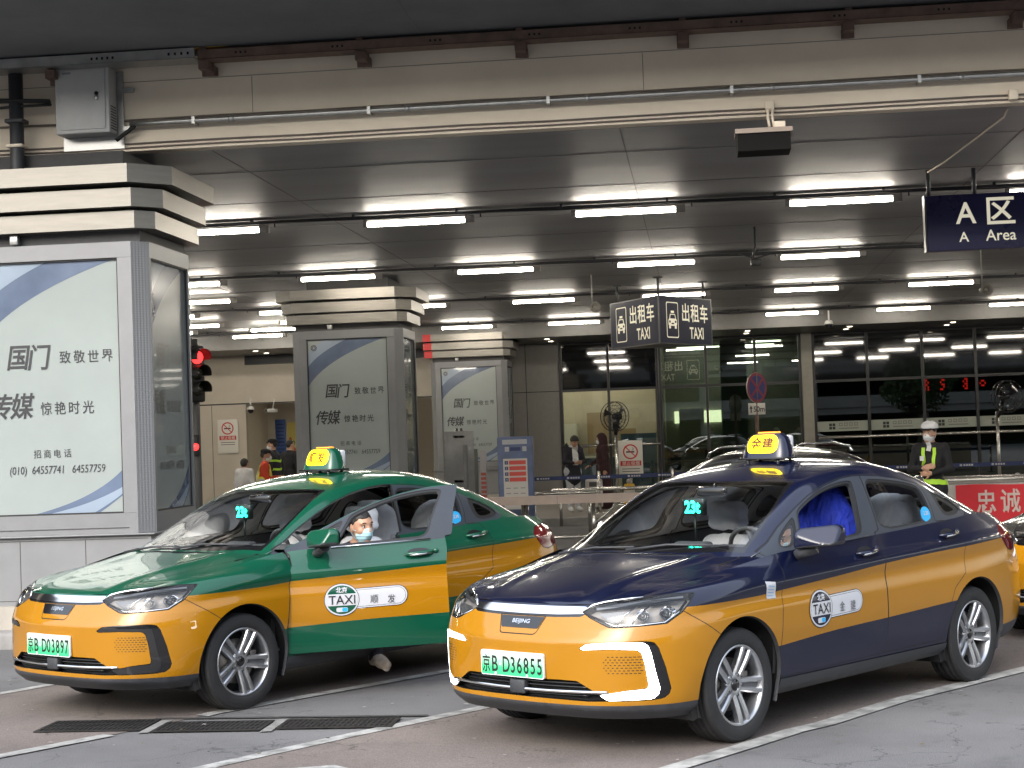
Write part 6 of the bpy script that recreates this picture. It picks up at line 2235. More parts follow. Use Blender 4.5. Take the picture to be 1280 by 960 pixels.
def make_taxi(name, label, cat, loc, yaw, body_m, words=None, plate=None, drl=True, door=0., led=None, group=None, taxi=True, extras=True, roof_rails=False, gold=M_GOLD, dry='blue'):
    root = thing(name, label, cat, loc, yaw, group)
    mats = {'body': body_m, 'gold': gold, 'gap': M_GAP, 'tail': M_TAIL, 'lens': M_LENS, 'drl': M_DRLON if drl else M_DRLOFF,
            'black': M_BLACKP, 'open': M_DARK, 'badge': M_BLACKP, 'chrome': M_CHROME, 'plastic': M_PLAST, 'glass': M_GLASS,
            'glassdark': M_GLASSS, 'frame': M_FRAMEW, 'rubber': M_RUBBER, 'glasss': M_GLASSS, 'int': M_INT, 'intl': M_INTL, 'dark': M_DARK}
    both = ('body', 'front_bumper', 'rear_bumper', 'hood', 'trunk_lid', 'windshield', 'rear_window', 'emblem', 'grille')
    objs = {}
    doors = {}
    for part, d in CUT.items():
        if part in ('front_window', 'quarter_pane', 'rear_window_pane', 'quarter_window'):
            continue
        if part in both:
            pm = []
            for m, p in d.items():
                pm += [(p, m), (p.mirror(), m)]
            if part == 'grille':
                pm = [(p, m) for p, m in pm if m != 'open']
                g = CUT['grille']['open']
                gr, k = g.with_rim(.05)
                ins = g.offset(-.05)
                rimonly = Patch(gr.v, gr.n, gr.f[k:])
                for q in (ins, rimonly):
                    pm += [(q, 'dark'), (q.mirror(), 'dark')]
            if part == 'body':
                # light cabin lining behind the painted shell
                lin = join([CUT['body']['body'].split(CUT['body']['body'].v[:, 2] - 1.10)[0], CUT['body']['frame']]).offset(-.035).flip()
                low = CUT['body']['body'].split(1.02 - CUT['body']['body'].v[:, 2])[0]
                low = low.split(-.3 - low.v[:, 0])[0].offset(-.03).flip()
                pm += [(lin, 'intl'), (lin.mirror(), 'intl'), (low, 'int'), (low.mirror(), 'int')]
            objs[part] = patch_obj(part, pm, mats, root)
        else:
            for s in (1, -1):
                pm = [((p if s > 0 else p.mirror()), m) for m, p in d.items()]
                if part in ('front_door', 'rear_door'):
                    full = join([p for _, p in d.items()])
                    rim, k = full.with_rim(.028)
                    rimo = Patch(rim.v, rim.n, rim.f[k:])
                    fr = d['frame'].offset(-.028).flip()
                    skin = join([d['body'], d['gold']]) if 'gold' in d else d['body']
                    low = skin.offset(-.060).flip()
                    for q, m in ((rimo, 'rubber'), (fr, 'intl'), (low, 'int')):
                        pm.append((q if s > 0 else q.mirror(), m))
                if part == 'headlight':
                    pm = [(q, m) for q, m in pm if m != 'lens']
                    a = d['lens']
                    back = a.offset(-.055)
                    rim, k = a.with_rim(.055)
                    rimo = Patch(rim.v, rim.n, rim.f[k:])
                    for q, m in ((back, 'lampback'), (rimo, 'black')):
                        pm.append((q if s > 0 else q.mirror(), m))
                    mats['lampback'] = mat('lamp_housing_grey', (.30, .30, .31), .22, .7)
                o = patch_obj(part, pm, mats, root)
                doors[(part, s)] = o
                if part == 'headlight':
                    headlight_inside(o, s)
                    ln = d['lens'] if s > 0 else d['lens'].mirror()
                    patch_obj('lens', [(ln, 'lens')], mats, o)
                    # bright trim along the upper edge of the lamp
                    tr = MB()
                    ps = []
                    for u, z in [(-.262, .789), (-.213, .820), (-.15, .833), (-.088, .842), (.0, .851), (.06, .857)]:
                        ps.append(((-u) / math.sqrt(2), u / math.sqrt(2), z))
                    hit = conform([(p[0] + .2, p[1] + .2, p[2]) for p in ps], 'd', .002)
                    tr.tube([(h[0], s * h[1], h[2]) for h in hit], [.004, .008, .008, .007, .006, .003], 0, 8)
                    tr.build('bright_trim', [M_CHROME], o)
    # panes
    for s in (1, -1):
        fl = lambda p: p if s > 0 else p.mirror()
        fd, rd = doors[('front_door', s)], doors[('rear_door', s)]
        open_win = taxi and extras and s > 0
        if not open_win:
            patch_obj('window_pane', [(fl(CUT['front_window']['glass']), 'glasss')], mats, fd)
        patch_obj('quarter_pane', [(fl(CUT['quarter_pane']['glass']), 'glasss')], mats, fd)
        patch_obj('window_pane', [(fl(CUT['rear_window_pane']['glass']), 'glasss')], mats, rd)
        patch_obj('quarter_window', [(fl(CUT['quarter_window']['glass']), 'glasss')], mats, root)
        # handles
        for dr, x0, z0 in ((fd, -1.335, .972), (rd, -2.345, 1.018)):
            h = MB()
            y0 = .878
            pts = [(x0 - .105, y0 - .002, z0 + .008), (x0 - .075, y0 + .030, z0 + .006), (x0, y0 + .038, z0), (x0 + .075, y0 + .030, z0 - .006), (x0 + .105, y0 - .002, z0 - .008)]
            h.tube([(p[0], s * p[1], p[2]) for p in pts], [.010, .0135, .0145, .0135, .010], 0, 10)
            h.tube([(p[0], s * (p[1] + .006), p[2] - .008) for p in pts[1:4]], [.007, .009, .007], 1, 8)
            h.ball((x0 - .118, s * (y0 + .006), z0 + .010), (.020, .012, .017), 0, 12)
            # shallow cup behind the grip
            cup = disc_poly(x0, z0 + .002, .085, .030, 28)
            decal(h, cup, 'y' if s > 0 else '-y', .0015, 2)
            h.build('door_handle', [body_m, M_CHROME, mat('handle_cup_dark', (.01, .01, .012), .3)], dr)
        side_mirror(fd, s, body_m)
        # bright line along the bottom of the glass
        tr = MB()
        ptsb = [(x, s * yb, zb) for x, yb, zb in ((-.72, .852, 1.036), (-1.0, .856, 1.046), (-1.42, .858, 1.064))]
        tr.tube(ptsb, .005, 0, 6)
        tr.build('belt_moulding', [M_CHROME if s > 0 and door else M_FRAMEW], fd)
    # wheels and wells
    for x in (0, -2.67):
        for s in (1, -1):
            make_wheel(root, x, s)
    wl = MB()
    for x in (0, -2.67):
        for s in (1, -1):
            n = 28
            ring = lambda r, y: [(x + r * math.cos(math.pi * (-.12 + 1.24 * k / n)), s * y, .325 + r * math.sin(math.pi * (-.12 + 1.24 * k / n))) for k in range(n + 1)]
            def yo(p):
                h = BODY_BVH.ray_cast(Vector((p[0], 2, max(p[2], .27))), Vector((0, -1, 0)))
                return (h[0].y if h[0] is not None else .86)
            r0 = [(p[0], s * (yo(p) - .001), p[2]) for p in ring(ARCH_R + .001, .88)]
            r1 = [(p[0], s * (yo(p) - .022), p[2]) for p in ring(ARCH_R - .006, .86)]
            r2 = [(p[0], s * (yo(p) - .03), p[2]) for p in ring(ARCH_R + .03, .85)]
            r3 = ring(ARCH_R + .03, .56)
            vs = r0 + r1 + r2 + r3
            k1 = n + 1
            for a, mi in ((0, 1), (1, 0), (2, 0)):
                wl.add(vs, [(a * k1 + i, a * k1 + i + 1, (a + 1) * k1 + i + 1, (a + 1) * k1 + i) for i in range(n)], mi, True)
            wl.add(r3 + [(x, s * .56, .325)], [(i, i + 1, n + 1) for i in range(n)], 0)
    for x0, x1, hw_ in ((-3.40, -3.06, .66), (-2.29, -.385, .74), (.385, .60, .60)):
        wl.box(x0, x1, -hw_, hw_, .22, .33, 0)
    wl.box(-3.3, .6, -.55, .55, .21, .34, 0)
    wl.box(-.36, -.33, -.78, .78, .3, .95, 0)
    wl.box(.60, .62, -.62, .62, .3, .74, 0)
    wl.box(-3.3, -2.6, -.7, .7, .34, 1.06, 0)
    wl.build('wheel_arch_lining', [M_DARK, M_PLAST], root)
    # grille bars, sensor, plate
    gb = MB()
    for z, m_, r_ in ((.405, 1, .006), (.385, 1, .005), (.363, 0, .0105), (.340, 1, .005)):
        ys = np.linspace(-.58, .58, 25) if m_ == 0 else np.linspace(-.47, .47, 25)
        pts = []
        for y in ys:
            h = BODY_BVH.ray_cast(Vector((3, y, z)), Vector((-1, 0, 0)))[0]
            pts.append((h.x - (.004 if m_ == 0 else .022), y, z + (.0 if m_ else -.004 * (1 - (y / .58) ** 2))))
        gb.tube(pts, r_, m_, 8)
    gb.build('grille_bars', [M_CHROME, M_BLACKP], objs['grille'])
    sb = MB()
    sb.rbox(.86, .915, -.052, .062, .330, .408, .010, 0)
    sb.build('radar_sensor', [M_PLAST], objs['front_bumper'])
    if plate:
        pb = MB()
        px = .921
        py = -.02
        pb.prism(rrect(py - .24, py + .24, .421, .561, .012), px - .012, px, 'yz', 0)
        pb2 = MB()
        po = pb.build('number_plate', [M_PLATE_W], root)
        pb2.prism(rrect(py - .234, py + .234, .427, .555, .010), px + .0005, px + .0025, 'yz', 0)
        pb2.build('plate_face', [M_PLATE], po)
        lt = MB()
        Fm = lambda y, z: frame((px + .0042, y, z), (0, 1, 0), (0, 0, 1))
        a, b_ = plate
        lt.text(a[0], .105, Fm(py - .195, .488), 0, .012, sx=.62)
        lt.text(a[1], .125, Fm(py - .128, .488), 0, .012, sx=.72)
        for k, ch in enumerate(b_):
            lt.text(ch, .125, Fm(py - .040 + k * .0505, .488), 0, .012, sx=.66)
        for y in (-.12, .12):
            for z in (.548, .434):
                lt.add([Fm(py + y, z) @ Vector((.009 * math.cos(2 * math.pi * k / 10), .009 * math.sin(2 * math.pi * k / 10), .003)) for k in range(10)], [tuple(range(10))], 1)
        lt.add([Fm(py - .085, .488) @ Vector((.008 * math.cos(2 * math.pi * k / 10), .008 * math.sin(2 * math.pi * k / 10), 0)) for k in range(10)], [tuple(range(10))], 1)
        lt.build('plate_lettering', [M_BLK, M_PLATE_W], po)
    # intake dots beside the running lights
    dots = MB()
    for s in (1, -1):
        for r_ in range(7):
            for c_ in range(9):
                u = -.178 + c_ * .0235 + (r_ % 2) * .0118
                z = .466 + r_ * .0145
                if u > .022 or (r_ in (0, 6) and c_ < 1):
                    continue
                wd = .0042 + .0045 * (c_ / 8)
                q = [(u - wd, z - .0022), (u + wd, z - .0022), (u + wd, z + .0022), (u - wd, z + .0022)]
                hit = conform([(-a / math.sqrt(2) + .2, a / math.sqrt(2) + .2, b_) for a, b_ in q], 'd', .0012)
                hit = [(h[0], s * h[1], h[2]) for h in hit]
                dots.add(hit if s > 0 else hit[::-1], [(0, 1, 2, 3)], 0)
    dots.build('intake_perforation', [M_GAP], objs['front_bumper'])
    if extras:
        eb = MB()
        decal_text(eb, 'BEIJING', .030, .005, .722, 'x', .0045, 0, .012, 1.35)
        eb.build('emblem_lettering', [M_CHROME], objs['emblem'])
    # cabin
    inn = MB()
    inn.box(-3.0, -.35, -.76, .76, .34, .36, 0)
    n = 14
    prof = [(-.33, .93), (-.30, 1.0), (-.42, 1.035), (-.62, 1.02), (-.76, .985), (-.80, .93), (-.74, .80), (-.70, .55)]
    inn.add([(x, y, z) for x, z in prof for y in (-.74, .74)], [(2 * i, 2 * i + 1, 2 * i + 3, 2 * i + 2) for i in range(len(prof) - 1)], 0, True)
    inn.rbox(-.82, -.66, .17, .56, .93, 1.045, .03, 0)
    inn.rbox(-.79, -.70, -.13, .13, .80, 1.06, .02, 0)
    inn.rbox(-1.5, -.75, -.11, .11, .36, .62, .03, 0)
    inn.box(-2.62, -2.58, -.72, .72, .4, 1.08, 0)
    inn.box(-3.0, -2.58, -.72, .72, 1.06, 1.08, 0)
    inn.build('dashboard', [M_INT], root)
    st = MB()
    Mst = Matrix.Translation((-.90, .37, .98)) @ Matrix.Rotation(R(-62), 4, 'Y')
    st.tube([Mst @ Vector((.185 * math.cos(a), .185 * math.sin(a), 0)) for a in np.linspace(0, 2 * math.pi, 33)], .015, 0, 8, False)
    for a in (0, 115, 245):
        st.tube([Mst @ Vector((.0, 0, .0)), Mst @ Vector((.18 * math.cos(R(a)), .18 * math.sin(R(a)), 0))], .015, 0, 8)
    st.ball(tuple(Mst @ Vector((0, 0, 0))), .05, 0, 12)
    st.build('steering_wheel', [mat('steering_wheel_grey', (.10, .10, .105), .45)], root)
    add_seat(root, -1.22, -.37, M_CLOTHW)
    add_seat(root, -1.22, .37, mat('blue_seat_cover', (.008, .028, .40), .85, noise=.25, scale=6, bump=.4, bscale=14) if dry == 'blue' else M_CLOTHW)
    for y in (-.40, .40):
        add_seat(root, -2.10, y, M_CLOTHW, 'rear_seat')
    def FR(P):
        a = P.copy(); a[:, 1] = np.abs(a[:, 1]) - .36
        d = sd_ell(a, (-2.48, 0, 1.08), (.13, .26, .20))
        return smin(d, sd_ell(a, (-2.46, 0, .88), (.15, .30, .22)), .05) + .008 * np.sin(P[:, 2] * 30 + 4 * np.sin(P[:, 1] * 9)) * np.sin(P[:, 1] * 17)
    V, Q = surface_nets(FR, (-2.7, -.72, .6), (-2.2, .72, 1.35), .025)
    cv = MB(); cv.add(V, Q.tolist(), 0, True)
    cv.build('rear_seat_cover', [M_CLOTHW], root)
    if dry == 'blue':
        def FB(P):
            d = sd_ell(P, (-1.60, .37, 1.06), (.19, .29, .335))
            d = smin(d, sd_ell(P, (-1.55, .38, .75), (.20, .29, .30)), .08)
            u_ = P[:, 1] * 30 + P[:, 2] * 9 + 1.6 * np.sin(P[:, 2] * 8)
            return d + .016 * np.abs(np.sin(u_ * .5)) * (.4 + np.clip(1.4 - P[:, 2], 0, 1)) + .006 * np.sin(P[:, 2] * 31 + P[:, 1] * 12)
        V, Q = surface_nets(FB, (-1.9, .02, .4), (-1.25, .72, 1.46), .02)
        cv = MB(); cv.add(V, Q.tolist(), 0, True)
        cv.build('seat_drape', [blue_drape()], root)
    rb = MB()
    rb.rbox(-2.32, -1.72, -.68, .68, .36, .52, .05, 0)
    rb.rbox(-2.62, -2.40, -.68, .68, .45, 1.02, .06, 0)
    rb.build('rear_bench', [M_CLOTHW], root)
    mr = MB()
    mr.rbox(-.935, -.90, -.085, .145, 1.335, 1.395, .015, 0)
    mr.tube([(-.92, .03, 1.37), (-.96, .03, 1.41)], .01, 0, 8)
    mr.build('rear_view_mirror', [M_BLACKP], root)
    # wipers
    wp = MB()
    for p in ([(-.115, -.05), (-.20, .20), (-.30, .58)], [(-.12, -.60), (-.165, -.35), (-.155, -.02)]):
        pts = []
        for x, y in p:
            h = BODY_BVH.ray_cast(Vector((x - .03, y, 3)), Vector((0, 0, -1)))[0]
            pts.append((h.x, h.y, h.z + .014))
        wp.tube(pts, [.010, .008, .006], 0, 6)
    wp.build('wiper', [M_PLAST], root)
    if roof_rails:
        rl = MB()
        for s in (1, -1):
            rl.tube([(-1.15, s * .55, 1.47), (-1.2, s * .55, 1.53), (-1.5, s * .55, 1.57), (-2.1, s * .55, 1.56), (-2.35, s * .55, 1.49), (-2.4, s * .55, 1.43)], .014, 0, 8)
        rl.build('roof_rail', [M_CHROME], root)
    if not taxi:
        return root, doors, objs
    # livery: round badge and lozenge with the fleet name, each front door
    for s in (1, -1):
        ax = 'y' if s > 0 else '-y'
        lg = MB()
        cx, cz = -.775, .676
        d1 = -1 if s > 0 else 1
        def loz(h, x1, r):
            x1 = x1 * d1
            a = [(cx, cz - h), (cx, cz + h)]
            arc = [(cx + x1 + d1 * h * math.sin(t) * 1.0, cz + h * math.cos(t)) for t in np.linspace(0, math.pi, 14)]
            sl = [(p[0], p[1] + (p[0] - cx) * (-.030) * 1) for p in [a[1]] + arc + [a[0]]]
            return sl if d1 > 0 else sl[::-1]
        decal(lg, loz(.070, .395, 0), ax, .0016, 0)
        decal(lg, loz(.066, .393, 0), ax, .0022, 1)
        decal(lg, loz(.058, .391, 0), ax, .0028, 0)
        decal(lg, loz(.0555, .391, 0), ax, .0034, 1)
        decal(lg, disc_poly(cx, cz, .123, .112), ax, .0040, 0)
        decal(lg, disc_poly(cx, cz, .119, .108), ax, .0046, 1)
        decal(lg, disc_poly(cx, cz, .109, .098), ax, .0052, 2)
        n = 20
        zz = .040
        bar = [(cx + .109 * math.cos(t), cz + .098 * math.sin(t)) for t in np.linspace(-.42, .42, n)] + [(cx + .109 * math.cos(t), cz + .098 * math.sin(t)) for t in np.linspace(math.pi - .42, math.pi + .42, n)]
        decal(lg, bar, ax, .0058, 1)
        decal_text(lg, 'TAXI', .088, cx, cz, ax, .0100, 0, 0.0, .98)
        decal_text(lg, '北京', .040, cx, cz + .066, ax, .0090, 1, .03)
        decal(lg, [(cx + a * d1, cz + b_) for a, b_ in rrect(-.040, .040, -.083, -.053, .010, 3)], ax, .0062, 1)
        decal(lg, [(cx + a * d1, cz + b_) for a, b_ in rrect(.0, .038, -.081, -.055, .010, 3)], ax, .0068, 3)
        decal_text(lg, words[0], .064, cx + d1 * .225, cz - .006, ax, .0085, 4, 0.0, .9)
        decal_text(lg, words[1], .064, cx + d1 * .345, cz - .010, ax, .0085, 4, 0.0, .9)
        lg.build('fleet_sign', [M_BLK, M_WHITE, body_m, M_STICK, mat('grey_lettering', (.06, .06, .065), .5)], doors[('front_door', s)])
    # blue round sticker on the rear pane, white permit on the wing
    sk = MB()
    sk.add([(-2.222 + .060 * math.cos(a), .793 + .02 * math.sin(a) * -.55, 1.152 + .050 * math.sin(a)) for a in np.linspace(0, 2 * math.pi, 25)[:-1]], [tuple(range(24))[::-1]], 0)
    v, f = text_mesh('2.30', .036, .02)
    sk.add([(-2.222 - p[0], .797 - .011 * (p[1] + .008) / .03 * .6, 1.160 + p[1]) for p in v], f, 1)
    sk.build('round_sticker', [M_STICK, M_WHITE], doors[('rear_door', 1)])
    if door:
        fd = doors[('front_door', 1)]
        hx, hy = -.42, .868
        fd.location = (hx, hy, 0)
        fd.rotation_euler = (0, 0, -door)
        fd.location = Vector((hx, hy, 0)) - Matrix.Rotation(-door, 3, 'Z') @ Vector((hx, hy, 0))
    if drl:
        # paper permit stuck on the wing
        pn = MB()
        q = [(-.222, .882), (-.318, .872), (-.330, .778), (-.240, .782)]
        decal(pn, q, 'y', .0025, 0)
        for k in range(4):
            z = .856 - k * .018
            decal(pn, [(-.245, z + .002), (-.305, z - .004), (-.306, z - .010), (-.246, z - .004)], 'y', .004, 1)
        pn.build('paper_permit', [M_WHITE, mat('permit_print', (.25, .38, .55), .6)], objs['body'])
    roof_lamp(root, body_m, words, None)
    if led:
        lb = MB()
        lx, ly, lz = led[1]
        lb.rbox(lx - .02, lx + .02, ly - .085, ly + .085, lz - .055, lz + .055, .01, 0)
        lb.text(led[0], .105, frame((lx + .026, ly, lz), (0, 1, 0), (0, 0, 1)), 1, .03, sx=.85)
        lb.tube([(lx, ly, lz - .05), (lx - .0, ly, lz - .25)], .008, 0, 8)
        lb.build('meter_display', [M_LEDP, M_LED, lamp_mat('cyan_led_dots', (.0, .8, .5), 1.2)], root)
    return root, doors, objs

def headlight_inside(parent, s):
    """reflectors, fins and dark bezels behind the lens"""
    b = MB()
    def at(u, z, dpt):
        h = BODY_BVH.ray_cast(Vector((-u / math.sqrt(2) + 1, u / math.sqrt(2) + 1, z)), Vector((-1, -1, 0)).normalized())
        p = h[0] - h[1].normalized() * dpt
        return Vector((p.x, s * p.y, p.z))
    def strip(pts, r, mi):
        b.tube([at(u, z, d) for u, z, d in pts], r, mi, 8)
    def quad(pts, mi):
        q = [at(u, z, d) for u, z, d in pts]
        b.add(q if s > 0 else q[::-1], [tuple(range(len(q)))], mi)
    # reflector bowls
    for u, z, w_, h_, dk in ((.185, .778, .050, .040, 1), (.045, .772, .036, .034, 1)):
        c = at(u, z, .030)
        for k, (rr, dd) in enumerate(((1, .0), (.8, .014), (.55, .022))):
            pass
        vs, fs = [], []
        n = 20
        for q in range(4):
            f = 1 - q * .27
            for k in range(n):
                a = 2 * math.pi * k / n
                vs.append(at(u + w_ * f * math.cos(a), z + h_ * f * math.sin(a), .012 + .014 * q))
        for q in range(3):
            for k in range(n):
                fs.append((q * n + k, q * n + (k + 1) % n, (q + 1) * n + (k + 1) % n, (q + 1) * n + k))
        b.add(vs, fs, 0, True)
        b.ball(tuple(at(u, z, .030)), (.018, .018, .018), 2, 12)
    strip([(-.245, .772, .012), (-.12, .722, .016), (.02, .722, .016), (.165, .730, .014), (.245, .775, .014), (.295, .835, .012)], .0075, 0)
    strip([(-.02, .725, .014), (.015, .775, .014), (.09, .826, .014)], .006, 0)
    strip([(-.10, .722, .014), (-.06, .775, .014), (.02, .825, .014)], .006, 0)
    quad([(-.20, .785, .018), (-.13, .735, .02), (-.09, .74, .02), (-.05, .80, .018)], 3)
    quad([(.10, .83, .018), (.24, .84, .018), (.30, .855, .016), (.05, .848, .016)], 0)
    quad([(-.20, .800, .010), (-.08, .818, .010), (.12, .838, .010), (.28, .852, .010), (.28, .862, .008), (.12, .852, .008), (-.08, .832, .008), (-.20, .812, .008)], 3)
    b.build('reflector', [M_CHROME, M_BLACKP, mat('projector_lens', (.02, .02, .025), .03, coat=1), mat('lamp_bezel_grey', (.16, .165, .17), .3, .7)], parent)
# ================================================================== vehicles in the lane
NAVY = mat('navy_paint', (.0024, .0046, .022), .30, spec=.12, coat=1., noise=.04, scale=6)
GREEN = mat('green_paint', (.0028, .068, .036), .30, spec=.15, coat=1., noise=.04, scale=6)
BLACKC = mat('black_paint', (.005, .005, .006), .25, spec=.15, coat=1.)
make_taxi('taxi', 'navy and gold taxi with bright running lights in the foreground', 'taxi', (-.5237, 10.2627, 0), R(-127.218), NAVY, '金建', ('京B', 'D36855'), True, 0, ('23t', (-.80, -.02, 1.275)), 'taxis at the rank')
make_taxi('taxi', 'green and gold taxi with its driver door open', 'taxi', (-3.8065, 11.7235, 0), R(-124.184), GREEN, '顺发', ('京B', 'D03897'), False, R(36), ('23t', (-.80, -.02, 1.275)), 'taxis at the rank', dry='w')
_a = R(-127)
_p = Vector((2.98, 15.57)) - Vector((math.cos(_a) * -.80 - math.sin(_a) * -.95, math.sin(_a) * -.80 + math.cos(_a) * -.95))
make_taxi('taxi', 'black and gold taxi nosing in behind the navy taxi at right', 'taxi', (_p.x, _p.y, 0), _a, BLACKC, '金建', None, False, 0, None, 'taxis at the rank', dry='w')
make_taxi('parked_car', 'black car with bright roof rails standing behind the navy taxi', 'car', (1.80, 18.0, 0), R(-58), BLACKC, None, None, False, 0, None, None, taxi=False, extras=False, roof_rails=True, gold=BLACKC, dry='w')
# ================================================================== people
def nets_sparse(F, lo, hi, step):
    """surface nets that only evaluates F finely close to the surface"""
    lo = np.asarray(lo, float); hi = np.asarray(hi, float)
    k = 4
    n = (np.ceil((hi - lo) / (step * k)).astype(int) + 1)
    ax = [lo[i] + step * k * np.arange(n[i]) for i in range(3)]
    G = np.stack(np.meshgrid(*ax, indexing='ij'), -1)
    Dc = F(G.reshape(-1, 3)).reshape(n)
    nf = n * k
    D = np.repeat(np.repeat(np.repeat(Dc, k, 0), k, 1), k, 2)
    near = np.abs(D) < step * k * 1.9
    ijk = np.argwhere(near)
    off = -(k - 1) / 2.0
    P = lo + step * (ijk + off)
    D[near] = F(P)
    cache = {'D': D, 'lo': lo + step * off}
    return _nets_from(D, lo + step * off, step)
def _nets_from(D, lo, step):
    n = np.array(D.shape)
    S = D < 0
    cells = np.zeros(n - 1, np.int8)
    for dx in (0, 1):
        for dy in (0, 1):
            for dz in (0, 1):
                cells += S[dx:n[0] - 1 + dx, dy:n[1] - 1 + dy, dz:n[2] - 1 + dz]
    act = (cells > 0) & (cells < 8)
    idx = -np.ones(n - 1, int)
    ijk = np.argwhere(act)
    idx[tuple(ijk.T)] = np.arange(len(ijk))
    acc = np.zeros((len(ijk), 3)); cnt = np.zeros(len(ijk))
    cor = [(a, b, c) for a in (0, 1) for b in (0, 1) for c in (0, 1)]
    for i in range(8):
        for j in range(i + 1, 8):
            d = np.subtract(cor[j], cor[i])
            if np.abs(d).sum() != 1:
                continue
            A = D[tuple((ijk + cor[i]).T)]; B = D[tuple((ijk + cor[j]).T)]
            m = (A < 0) != (B < 0)
            t = np.where(m, A / np.where(m, A - B, 1), 0)
            acc += np.where(m[:, None], np.array(cor[i]) + t[:, None] * d, 0)
            cnt += m
    V = lo + step * (ijk + acc / np.maximum(cnt, 1)[:, None])
    Q = []
    for a in range(3):
        b, c = (a + 1) % 3, (a + 2) % 3
        s0 = [slice(None)] * 3; s1 = [slice(None)] * 3
        s0[a] = slice(0, n[a] - 1); s1[a] = slice(1, n[a])
        e = np.argwhere(S[tuple(s0)] != S[tuple(s1)])
        ok = (e[:, b] > 0) & (e[:, c] > 0) & (e[:, b] < n[b] - 1) & (e[:, c] < n[c] - 1)
        e = e[ok]
        def at(db, dc):
            q = e.copy(); q[:, b] += db; q[:, c] += dc
            return idx[tuple(q.T)]
        q = np.stack([at(-1, -1), at(0, -1), at(0, 0), at(-1, 0)], 1)
        fl = S[tuple(e.T)]
        q[~fl] = q[~fl][:, ::-1]
        Q.append(q)
    return V, np.concatenate(Q)

M_SKIN = mat('skin', (.50, .285, .185), .5, noise=.05, scale=20)
M_HAIR = mat('black_hair', (.012, .010, .009), .5, noise=.3, scale=60, bump=.5, bscale=150)
M_MASKW = mat('white_mask', (.72, .73, .74), .8)
M_MASKB = mat('pale_blue_mask', (.42, .66, .74), .8, bump=.3, bscale=90)
M_SOLE = mat('pale_shoe_sole', (.50, .46, .40), .7)
M_EYEW = mat('eye_white', (.60, .58, .55), .2)
M_EYED = mat('eye_dark', (.012, .008, .006), .1)
def cloth(name, col, n=.12):
    return mat(name, col, .85, noise=n, scale=7, bump=.35, bscale=22)

